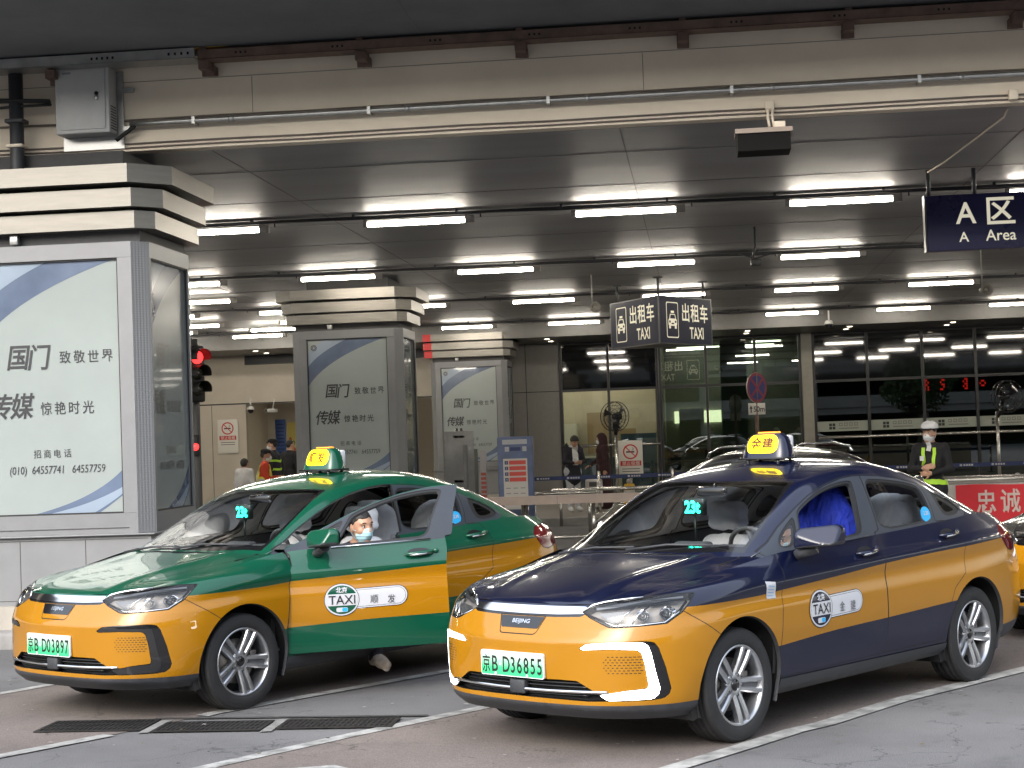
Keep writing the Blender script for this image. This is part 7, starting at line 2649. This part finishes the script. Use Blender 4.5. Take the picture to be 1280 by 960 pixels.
def make_person(label, loc, rotz, pose, cols, step=.013, hair='short', mask=None, extras=None, group=None, parent_name='person'):
    """local frame: faces +x, left is +y. pose: joint positions; cols: material for top, bottom, shoes"""
    J = {k: np.asarray(v, float) for k, v in pose.items() if not isinstance(v, (str, float, int, dict))}
    prims = []          # (fn, tag, blend)
    mats = {'skin': M_SKIN, 'hair': M_HAIR, 'sole': M_SOLE, **cols}
    def cap(a, b, ra, rb, tag, bl=.03):
        prims.append((lambda P, a=np.asarray(a, float), b=np.asarray(b, float): sd_capsule(P, a, b, ra, rb), tag, bl))
    def ell(c, r, tag, M=None, bl=.02):
        prims.append((lambda P, c=np.asarray(c, float), r=np.asarray(r, float): sd_ell(P, c, r, M), tag, bl))
    head, neck, hip = J['head'], J['neck'], J['hip']
    fw = np.asarray(pose.get('face', (1, 0, 0)), float); fw = fw / np.linalg.norm(fw)
    up = head - neck; up = up - fw * (up @ fw); up /= np.linalg.norm(up)
    lf = np.cross(up, fw)
    HM = np.stack([fw, lf, up], 1)
    H = lambda x, y, z: head + HM @ np.array([x, y, z])
    coat = pose.get('coat', 0.0)
    # trunk
    cl = lambda a, b, t: a * (1 - t) + b * t
    sl, sr = J['sl'], J['sr']
    mid = (sl + sr) / 2
    cap(cl(hip, mid, .02), cl(hip, mid, .55), .125, .130, 'top', .05)
    cap(cl(hip, mid, .5) + (sl - mid) * .28, cl(hip, mid, .84) + (sl - mid) * .46, .105, .105, 'top', .06)
    cap(cl(hip, mid, .5) + (sr - mid) * .28, cl(hip, mid, .84) + (sr - mid) * .46, .105, .105, 'top', .06)
    cap(sl * .88 + mid * .12, sr * .88 + mid * .12, .068, .068, 'top', .06)
    cap(mid - up * .01, cl(mid, neck, .7), .078, .062, 'top', .05)
    cap(cl(mid, neck, .3), H(-.015, 0, -.07), .052, .050, 'skin', .02)
    # hips and legs
    hl, hr = J['hl'], J['hr']
    cap(hl, hr, .115, .115, 'bottom' if not pose.get('robe') else 'top', .05)
    for s, (h_, k_, a_, t_) in {'l': (J['hl'], J['kl'], J['al'], J['tl']), 'r': (J['hr'], J['kr'], J['ar'], J['tr'])}.items():
        tg = 'top' if pose.get('robe') else 'bottom'
        wd = 1.0
        cap(h_, k_, .092 * wd, .066 * wd, tg, .04)
        cap(k_, cl(k_, a_, .35), .064 * wd, .064 * wd, tg, .03)
        cap(cl(k_, a_, .35), a_, .064 * wd, .050 * wd, tg, .03)
        d = t_ - a_
        heel = a_ - d * .22
        cap(heel + np.array([0, 0, -.012]), a_ + d * .55 + np.array([0, 0, -.012]), .040, .042, 'shoes', .02)
        cap(a_ + d * .45 + np.array([0, 0, -.008]), t_, .043, .034, 'shoes', .02)
        cap(a_, a_ + np.array([0, 0, -.02]), .046, .046, 'shoes', .02)
        cap(heel + np.array([0, 0, -.036]), t_ + np.array([0, 0, -.022]), .026, .022, 'sole', .006)
    if pose.get('robe'):
        cap(hip + np.array([0, 0, .05]), (J['al'] + J['ar']) / 2 + np.array([0, 0, .08]), .15, .20, 'top', .06)
    elif coat:
        cap(hip + np.array([0, 0, .05]), hip - np.array([0, 0, coat]), .150, .165, 'top', .05)
    # arms and hands
    for s, S_, E_, W_ in (('l', sl, J['el'], J['wl']), ('r', sr, J['er'], J['wr'])):
        cap(S_, E_, .060, .047, 'top', .035)
        cap(E_, cl(E_, W_, .9), .046, .036, 'top', .03)
        cap(cl(E_, W_, .85), W_, .028, .026, 'skin', .012)
        hd = np.asarray(pose.get('hand' + s, (W_ - E_)), float); hd = hd / np.linalg.norm(hd)
        pn = np.asarray(pose.get('palm' + s, (0, 0, -1)), float)       # palm normal
        pn = pn - hd * (pn @ hd)
        pn = pn / max(np.linalg.norm(pn), 1e-6)
        sd = np.cross(hd, pn) * (1 if s == 'l' else -1)                 # towards the thumb
        curl = float(pose.get('curl', .5))
        HX = np.stack([hd, sd, pn], 1)
        ell(W_ + hd * .045, (.050, .040, .018), 'skin', HX, .012)
        for q, (o, L_) in enumerate(((.030, .072), (.010, .080), (-.010, .074), (-.029, .060))):
            b0 = W_ + hd * .080 + sd * o
            d1 = hd * math.cos(curl * .6) + pn * math.sin(curl * .6)
            d2 = hd * math.cos(curl * 1.6) + pn * math.sin(curl * 1.6)
            b1 = b0 + d1 * L_ * .5
            cap(b0 - hd * .02, b1, .0092, .0085, 'skin', .004)
            cap(b1, b1 + d2 * L_ * .5, .0085, .0072, 'skin', .004)
        b0 = W_ + hd * .025 + sd * .032
        b1 = b0 + (hd * .6 + sd * .8) * .032
        cap(b0, b1, .012, .0105, 'skin', .006)
        cap(b1, b1 + (hd * .9 + sd * .25 + pn * .3) * .030, .0105, .008, 'skin', .004)
    # head with a face
    ell(H(-.008, 0, .022), (.098, .077, .098), 'skin', HM, .02)
    ell(H(.022, 0, -.045), (.070, .058, .072), 'skin', HM, .03)
    cap(H(.078, 0, .022), H(.103, 0, -.022), .010, .0155, 'skin', .014)
    for sy in (-1, 1):
        ell(H(-.012, sy * .079, -.008), (.021, .010, .034), 'skin', HM, .008)
        ell(H(.052, sy * .042, -.022), (.025, .022, .022), 'skin', HM, .02)
        cap(H(.082, sy * .014, .036), H(.072, sy * .050, .036), .009, .008, 'skin', .014)
    cap(H(.083, -.020, -.062), H(.083, .020, -.062), .008, .008, 'skin', .010)
    ell(H(.064, 0, -.100), (.026, .026, .018), 'skin', HM, .02)
    fold = float(pose.get('fold', .004))
    skip = ('skin',)
    def F(P):
        d = None
        for fn, tg, bl in prims:
            q = fn(P)
            if tg not in skip and fold:
                q = q + fold * np.sin(P[:, 2] * 38 + P[:, 0] * 17 + 3 * np.sin(P[:, 1] * 19)) * np.sin(P[:, 1] * 23 + P[:, 2] * 11)
            d = q if d is None else smin(d, q, bl)
        return d
    pts = np.array([v for k, v in J.items()])
    lo = pts.min(0) - .26; hi = pts.max(0) + .26
    V, Q = nets_sparse(F, lo, hi, step)
    cen = V[Q].mean(1)
    ds = np.stack([fn(cen) for fn, _, _ in prims], 1)
    near = ds.argmin(1)
    tags = [prims[i][1] for i in near]
    names = sorted(set(tags))
    b = MB()
    b.add(V, Q.tolist(), 0, True)
    b.m = [names.index(t_) for t_ in tags]
    root = b.build(parent_name, [mats[n_] for n_ in names])
    root.location = loc
    root.rotation_euler = (0, 0, rotz)
    tag(root, label, 'person', group)
    def shell(name, F2, m, lo2, hi2, st=None):
        v, q = _nets_from(*(lambda n_: (F2(np.stack(np.meshgrid(*[lo2[i] + (st or step * .7) * np.arange(n_[i]) for i in range(3)], indexing='ij'), -1).reshape(-1, 3)).reshape(n_), np.asarray(lo2, float)))((np.ceil((np.asarray(hi2) - lo2) / (st or step * .7)).astype(int) + 1)), st or step * .7)
        if not len(v):
            return None
        bb = MB(); bb.add(v, q.tolist(), 0, True)
        return bb.build(name, m, root)
    hl_ = head - .2; hh_ = head + .2
    loc_ = lambda P: (P - head) @ HM
    if hair in ('short', 'under_cap'):
        def FH(P):
            q = loc_(P)
            d = sd_ell(P, H(-.012, 0, .028), (.102, .081, .101), HM)
            line = np.where(q[:, 0] > .02, .060 - .5 * (q[:, 0] - .02) * 0, np.where(q[:, 0] > -.03, .02, -.055 - .0 * q[:, 0]))
            line = np.interp(q[:, 0], [-.10, -.05, -.03, .0, .03, .05, .07, .09], [-.075, -.06, -.005, .012, .040, .064, .070, .080]) + .006 * np.sin(q[:, 1] * 70)
            return np.maximum(d, line - q[:, 2]) + .003 * np.sin(q[:, 0] * 90) * np.sin(q[:, 1] * 110 + q[:, 2] * 60)
        shell('hair', FH, M_HAIR, hl_, hh_)
    elif hair == 'scarf':
        def FS(P):
            q = loc_(P)
            d = sd_ell(P, H(-.02, 0, .015), (.118, .098, .135), HM)
            d = smin(d, sd_capsule(P, H(-.03, 0, -.10), mid + np.array([0, 0, -.04]), .10, .15), .06)
            face_ = sd_ell(P, H(.115, 0, -.012), (.075, .056, .085), HM)
            return np.maximum(d, -face_)
        shell('headscarf', FS, cols['top'], head - .45, head + .3, step)
    elif hair == 'hood_hair':
        def FH(P):
            q = loc_(P)
            d = sd_ell(P, H(-.012, 0, .026), (.110, .088, .108), HM)
            line = np.interp(q[:, 0], [-.10, -.02, .03, .06, .09], [-.085, -.03, .02, .045, .055])
            return np.maximum(d, line - q[:, 2]) + .004 * np.sin(q[:, 0] * 80) * np.sin(q[:, 1] * 90)
        shell('hair', FH, M_HAIR, hl_, hh_)
    if mask is not None:
        def FM(P):
            q = loc_(P)
            d0 = sd_ell(P, H(.022, 0, -.045), (.078, .066, .080), HM)
            d0 = smin(d0, sd_capsule(P, H(.080, 0, .008), H(.092, 0, -.040), .014, .020), .04)
            edge = np.maximum(q[:, 2] - np.interp(np.abs(q[:, 1]), [0, .02, .045, .07], [.012, -.004, -.012, -.018]), -.115 - q[:, 2])
            edge = np.maximum(edge, .012 - q[:, 0])
            return np.maximum(np.maximum(d0, -(d0 + .012)), edge) + .0015 * np.sin(q[:, 2] * 260)
        shell('face_mask', FM, mask, hl_, hh_, min(step * .6, .006))
        sb = MB()
        for sy in (-1, 1):
            for z0 in (-.02, -.085):
                sb.tube([H(.03, sy * .066, z0), H(.0, sy * .082, z0 * .6), H(-.022, sy * .086, -.002)], .0022, 0, 5)
        sb.build('mask_loops', mask, root)
    # eyes and brows
    eb = MB()
    for sy in (-1, 1):
        eb.ball(tuple(H(.074, sy * .032, .012)), (.013, .013, .0085), 0, 12, Matrix(HM.tolist()))
        eb.ball(tuple(H(.0825, sy * .032, .012)), (.0055, .0058, .0062), 1, 10, Matrix(HM.tolist()))
        eb.tube([H(.088, sy * .014, .036), H(.086, sy * .034, .041), H(.072, sy * .054, .034)], [.004, .0045, .003], 2, 6)
        eb.tube([H(.084, sy * .018, .019), H(.085, sy * .033, .0225), H(.076, sy * .050, .016)], [.002, .003, .002], 2, 6)
    eb.build('eyes', [M_EYEW, M_EYED, M_HAIR], root)
    if extras:
        extras(root, H, HM, J, F, shell, step)
    return root

def stand(h=1.72, face=(1, 0, 0), lean=0., arms='down', bow=0., wide=.085, step_=0.):
    """joints of a standing figure h tall"""
    k = h / 1.72
    g = dict(hip=(lean * .2, 0, .93), neck=(lean, 0, 1.46), head=(lean + .03 + bow * .10, 0, 1.585 - bow * .03),
             sl=(lean, .175, 1.39), sr=(lean, -.175, 1.39), hl=(0, wide, .89), hr=(0, -wide, .89),
             kl=(.02 + step_ * .4, wide + .01, .49), kr=(.02 - step_ * .2, -wide - .01, .49),
             al=(step_, wide + .015, .085), ar=(-step_, -wide - .015, .085), tl=(step_ + .16, wide + .03, .045), tr=(-step_ + .16, -wide - .03, .045))
    if arms == 'down':
        g.update(el=(-.02 + lean, .235, 1.11), er=(-.02 + lean, -.235, 1.11), wl=(.04 + lean, .245, .87), wr=(.04 + lean, -.245, .87), handl=(.1, 0, -1), handr=(.1, 0, -1), palml=(0, -1, 0), palmr=(0, 1, 0))
    elif arms == 'folded':
        g.update(el=(.04, .25, 1.13), er=(.04, -.25, 1.13), wl=(.235, .05, 1.085), wr=(.255, -.03, 1.15), handl=(.10, -1, -.02), handr=(.05, 1, .25), palml=(-1, 0, 0), palmr=(-1, 0, 0))
    elif arms == 'phone':
        g.update(el=(.05 + lean, .235, 1.13), er=(.05 + lean, -.235, 1.13), wl=(.25 + lean, .06, 1.08), wr=(.25 + lean, -.07, 1.08), handl=(1, -.4, .2), handr=(1, .4, .2), palml=(0, -.4, 1), palmr=(0, .4, 1))
    elif arms == 'handle':
        g.update(el=(.03, .235, 1.12), er=(.05, -.235, 1.12), wl=(.04, .245, .88), wr=(.24, -.20, 1.00), handl=(.1, 0, -1), handr=(1, 0, -.3), palml=(0, -1, 0), palmr=(0, 0, -1))
    elif arms == 'busy':
        g.update(el=(.08, .23, 1.14), er=(.08, -.23, 1.14), wl=(.30, .12, 1.15), wr=(.30, -.12, 1.10), handl=(1, -.2, 0), handr=(1, .2, 0), palml=(0, -1, 0), palmr=(0, 1, 0))
    out = {}
    for n_, v in g.items():
        out[n_] = tuple(c * k for c in v) if not n_.startswith(('hand', 'palm')) else v
    out['face'] = face
    return out

C_BLACK = cloth('black_cloth', (.010, .010, .012))
C_NAVYC = cloth('dark_navy_cloth', (.014, .014, .022))
C_WHITE = cloth('white_cloth', (.62, .62, .62))
C_GREYP = cloth('pale_grey_cloth', (.42, .43, .46))
C_MAROON = cloth('dark_maroon_cloth', (.035, .012, .014))
C_ORANGE = cloth('red_orange_cloth', (.58, .06, .025))
C_HIVIS = mat('hi_vis_lime', (.42, .72, .04), .6, noise=.06)
C_HIVISY = mat('hi_vis_yellow', (.72, .66, .06), .6, noise=.06)
C_REFL = mat('reflective_tape', (.55, .56, .56), .35, noise=.05)
C_SHOE = cloth('dark_shoe', (.02, .019, .018))
C_BEIGE = mat('beige_shoe_knit', (.40, .33, .26), .85, noise=.2, scale=40, bump=.4, bscale=120)

def band_on_body(root, F, pts, w_, m, name, lift=.012):
    """flat strip that follows the body surface: pts are points near it, pushed out along the distance field"""
    P = np.array(pts, float)
    for _ in range(12):
        d = F(P)
        e = 1e-3
        g_ = np.stack([(F(P + np.eye(3)[i] * e) - d) / e for i in range(3)], 1)
        g_ /= np.maximum(np.linalg.norm(g_, axis=1, keepdims=True), 1e-6)
        P = P - g_ * (d - lift)[:, None] * .8
    vs = []
    n = len(P)
    for i in range(n):
        t = P[min(i + 1, n - 1)] - P[max(i - 1, 0)]
        t /= max(np.linalg.norm(t), 1e-6)
        s_ = np.cross(g_[i], t); s_ /= max(np.linalg.norm(s_), 1e-6)
        vs += [P[i] - s_ * w_ / 2, P[i] + s_ * w_ / 2, P[i] + s_ * w_ / 2 - g_[i] * .01, P[i] - s_ * w_ / 2 - g_[i] * .01]
    b = MB()
    fs = []
    for i in range(n - 1):
        for j in range(4):
            fs.append((4 * i + j, 4 * i + (j + 1) % 4, 4 * (i + 1) + (j + 1) % 4, 4 * (i + 1) + j))
    b.add(vs, fs, 0, False)
    return b.build(name, m, root, True)
def line3(a, b, n=10):
    return [tuple(np.asarray(a) * (1 - t) + np.asarray(b) * t) for t in np.linspace(0, 1, n)]
def waist_ring(z, r=.19, n=28, a0=0, a1=2 * math.pi):
    return [(r * math.cos(a), r * 1.2 * math.sin(a), z) for a in np.linspace(a0, a1, n)]

# --- the guard by the red banner
def guard_extras(root, H, HM, J, F, shell, step):
    k = 1.80 / 1.72
    band_on_body(root, F, line3((.13, .075, 1.45), (.18, .06, 1.10), 12), .042, C_HIVIS, 'reflective_strap')
    band_on_body(root, F, line3((.13, -.075, 1.45), (.18, -.06, 1.10), 12), .042, C_HIVIS, 'reflective_strap')
    band_on_body(root, F, waist_ring(1.0), .065, C_HIVIS, 'reflective_belt')
    band_on_body(root, F, line3((.125, .0, 1.475), (.155, .0, 1.40), 6), .055, C_WHITE, 'shirt_front', .006)
    b = MB()
    Mx = Matrix.Translation(Vector(H(-.01, 0, .075))) @ Matrix(HM.tolist()).to_4x4()
    v = len(b.v)
    prof = [(.112, -.020), (.112, .0), (.108, .028), (.090, .056), (.055, .074), (.0, .080)]
    b.lathe(prof, (0, 0, 0), 'z', 24, 0)
    b.lathe([(.1125, -.022), (.116, -.014), (.1125, -.008)], (0, 0, 0), 'z', 24, 1)
    for sy in (-.03, .03):
        b.tube([(x_, sy, .083 - 4.6 * x_ * x_) for x_ in (-.09, -.05, 0, .05, .09)], .007, 0, 6)
    br = [(.07 + .085 * math.cos(a), .085 * math.sin(a), -.004 - .02 * math.cos(a)) for a in np.linspace(-1.35, 1.35, 12)]
    b.add(br + [(p[0] * .95, p[1] * .95, p[2] + .006) for p in br], [tuple(range(12))[::-1], tuple(range(12, 24))], 1)
    b.v = [tuple(Mx @ Vector(p)) for p in b.v]
    b.build('helmet', [C_WHITE, C_BLACK], root)
    lb = MB()
    lb.box(.168, .176, -.10, -.05, 1.27, 1.33, 0)
    lb.build('badge', C_WHITE, root)
make_person('guard in black with lime reflective straps and white helmet, hands folded', (2.94, 22.6, .0), R(-112), {**stand(1.76, (1, -.25, -.08), arms='folded'), 'coat': .20, 'curl': .6},
            {'top': C_BLACK, 'bottom': C_BLACK, 'shoes': C_SHOE}, .010, 'under_cap', M_MASKW, guard_extras)
# --- travellers by the shop
def hoodie_extras(root, H, HM, J, F, shell, step):
    band_on_body(root, F, line3((.16, .0, 1.38), (.18, .0, .98), 12), .13, C_WHITE, 'hoodie_front')
    nk = J['neck']
    b = MB()
    b.tube([(nk[0] + .075 * math.cos(a), .085 * math.sin(a), nk[2] - .015 + .02 * math.cos(a)) for a in np.linspace(0, 2 * math.pi, 20)], .030, 0, 8, False)
    b.build('hood', C_WHITE, root)
    b = MB()
    b.rbox(-.26, -.13, -.15, .15, .98, 1.40, .05, 0)
    b.tube([(-.12, .11, 1.38), (.02, .13, 1.44), (.12, .12, 1.3)], .016, 0, 8)
    b.tube([(-.12, -.11, 1.38), (.02, -.13, 1.44), (.12, -.12, 1.3)], .016, 0, 8)
    b.build('backpack', C_BLACK, root)
make_person('man in black jacket over white hoodie looking down', (-2.72, 36.2, .15), R(-62), {**stand(1.62, (.85, 0, -.55), lean=.05, arms='phone', bow=.7), 'coat': .16},
            {'top': C_NAVYC, 'bottom': C_GREYP, 'shoes': C_WHITE}, .014, 'hood_hair', None, hoodie_extras)
make_person('woman in long dark robe and headscarf with white mask', (-2.12, 37.0, .15), R(-160), {**stand(1.62, (1, 0, -.1), arms='handle'), 'robe': True},
            {'top': C_MAROON, 'bottom': C_MAROON, 'shoes': C_SHOE}, .014, 'scarf', M_MASKW)
t = thing('suitcase', 'white suitcase with dark handle beside the robed woman', 'suitcase', (-2.30, 36.5, .15), R(-8))
b = MB()
b.rbox(-.17, .17, -.11, .11, .06, .66, .035, 0)
for x in np.arange(-.13, .14, .045):
    b.box(x - .006, x + .006, -.113, -.109, .10, .62, 1)
b.box(-.08, .08, -.116, -.112, .50, .60, 2)
b.build('shell', [mat('suitcase_white', (.60, .58, .57), .35), mat('suitcase_groove', (.40, .38, .38), .5), mat('suitcase_tag', (.08, .08, .085), .5)], t)
b = MB()
b.tube([(-.10, .06, .65), (-.10, .06, .95), (-.09, .06, .97), (.09, .06, .97), (.10, .06, .95), (.10, .06, .65)], .012, 0, 8)
b.build('handle', mat('handle_dark', (.03, .03, .03), .4), t)
for sx in (-1, 1):
    b = MB()
    b.cyl((sx * .13 - .012, 0, .03), .03, .024, 'x', 0, 14)
    b.build('wheel', M_RUBBER, t)
# --- the group at the hall entrance
def vest_extras(root, H, HM, J, F, shell, step):
    for sy in (-1, 1):
        band_on_body(root, F, line3((-.16, sy * .09, 1.00), (-.13, sy * .09, 1.42), 12), .14, C_HIVISY, 'vest_panel', .010)
        band_on_body(root, F, line3((.16, sy * .09, 1.00), (.13, sy * .09, 1.40), 12), .12, C_HIVISY, 'vest_panel', .010)
        band_on_body(root, F, line3((-.16, sy * .085, 1.02), (-.13, sy * .085, 1.42), 12), .045, C_REFL, 'reflective_tape', .016)
    band_on_body(root, F, waist_ring(1.08), .12, C_HIVISY, 'vest_waist', .012)
    band_on_body(root, F, waist_ring(1.08), .05, C_REFL, 'reflective_tape', .018)
    cap_on(root, H, HM, C_BLACK)
def cap_on(root, H, HM, m):
    b = MB()
    Mx = Matrix.Translation(Vector(H(-.01, 0, .055))) @ Matrix(HM.tolist()).to_4x4()
    b.lathe([(.100, 0), (.106, .03), (.095, .062), (.06, .078), (.0, .082)], (0, 0, 0), 'z', 20, 0)
    br = [(.07 + .07 * math.cos(a), .075 * math.sin(a), .002 - .01 * math.cos(a)) for a in np.linspace(-1.35, 1.35, 10)]
    b.add(br + [(p[0], p[1], p[2] + .008) for p in br], [tuple(range(10))[::-1], tuple(range(10, 20))], 0)
    b.v = [tuple(Mx @ Vector(p)) for p in b.v]
    b.build('cap', m, root)
make_person('worker in orange with yellow reflective vest and black cap', (-8.58, 33.0, 0), R(15), {**stand(1.70, (1, -.1, -.1), arms='busy', lean=.04)},
            {'top': C_ORANGE, 'bottom': C_NAVYC, 'shoes': C_SHOE}, .014, 'short', M_MASKW, vest_extras)
def firecoat_extras(root, H, HM, J, F, shell, step):
    for z in (1.30, 1.12, .96):
        band_on_body(root, F, waist_ring(z), .045, C_HIVIS, 'reflective_band', .012)
    cap_on(root, H, HM, C_BLACK)
make_person('guard in dark coat with three lime reflective bands', (-8.86, 35.0, .15), R(170), {**stand(1.76, (1, .3, 0), arms='down'), 'coat': .2},
            {'top': C_NAVYC, 'bottom': C_BLACK, 'shoes': C_SHOE}, .014, 'short', M_MASKW, firecoat_extras)
make_person('short person in white shirt seen from behind at the entrance', (-9.28, 34.2, .15), R(80), {**stand(1.36, (1, 0, 0), arms='down')},
            {'top': C_WHITE, 'bottom': C_NAVYC, 'shoes': C_SHOE}, .013, 'short', None)
make_person('person in plain dark coat standing inside the hall entrance', (-9.25, 38.0, .15), R(60), {**stand(1.74, (1, -.3, 0), arms='down'), 'coat': .22},
            {'top': C_BLACK, 'bottom': C_BLACK, 'shoes': C_SHOE}, .014, 'short', None)
# --- drivers (car frame turned into the scene)
def in_car(carpos, yaw, p):
    c, s = math.cos(yaw), math.sin(yaw)
    return (carpos[0] + c * p[0] - s * p[1], carpos[1] + s * p[0] + c * p[1], p[2])
GC, GY = (-3.8065, 11.7235), R(-124.184)
BC, BY = (-.5237, 10.2627), R(-127.218)
dg = dict(hip=(-1.36, .42, .60), neck=(-1.33, .62, .998), head=(-1.310, .685, 1.138), sl=(-1.47, .64, .945), sr=(-1.17, .58, .945),
          hl=(-1.42, .44, .58), hr=(-1.28, .42, .58), kl=(-1.33, .80, .56), kr=(-1.02, .56, .60), al=(-1.27, .83, .20), ar=(-.80, .58, .44),
          tl=(-1.22, .99, .155), tr=(-.66, .62, .42), el=(-1.58, .60, .70), er=(-1.06, .60, .72), wl=(-1.46, .76, .62), wr=(-.95, .66, .86),
          handl=(.6, .6, -.2), handr=(.6, .3, .5), palml=(0, 0, -1), palmr=(0, 1, 0), face=(.16, .97, -.10), fold=.005)
make_person('driver in dark top and blue mask leaning out beside the open green door', (GC[0], GC[1], 0), GY, dg,
            {'top': cloth('dark_purple_cloth', (.022, .012, .030)), 'bottom': C_NAVYC, 'shoes': C_BEIGE}, .0085, 'short', M_MASKB)
db = dict(hip=(-1.40, .40, .60), neck=(-1.10, .47, .945), head=(-1.015, .515, 1.075), sl=(-1.18, .62, .90), sr=(-1.16, .30, .90),
          hl=(-1.38, .48, .58), hr=(-1.38, .32, .58), kl=(-.98, .50, .66), kr=(-.98, .28, .66), al=(-.72, .50, .42), ar=(-.70, .28, .42),
          tl=(-.58, .50, .43), tr=(-.56, .28, .43), el=(-1.04, .66, .72), er=(-1.02, .24, .72), wl=(-.88, .52, .90), wr=(-.92, .28, .88),
          handl=(.5, -.2, .6), handr=(.5, .2, .6), palml=(0, -1, 0), palmr=(0, 1, 0), face=(.70, .65, -.25), fold=.005)
def collar_extras(root, H, HM, J, F, shell, step):
    b = MB()
    nk = J['neck']
    b.tube([(nk[0] + .075 * math.cos(a), nk[1] + .08 * math.sin(a), nk[2] + .03 - .03 * math.cos(a)) for a in np.linspace(0, 2 * math.pi, 20)], .018, 0, 8, False)
    b.build('collar', C_WHITE, root)
make_person('driver with blue mask bent forward inside the navy taxi', (BC[0], BC[1], 0), BY, db,
            {'top': C_WHITE, 'bottom': C_NAVYC, 'shoes': C_SHOE}, .010, 'short', M_MASKB, collar_extras)
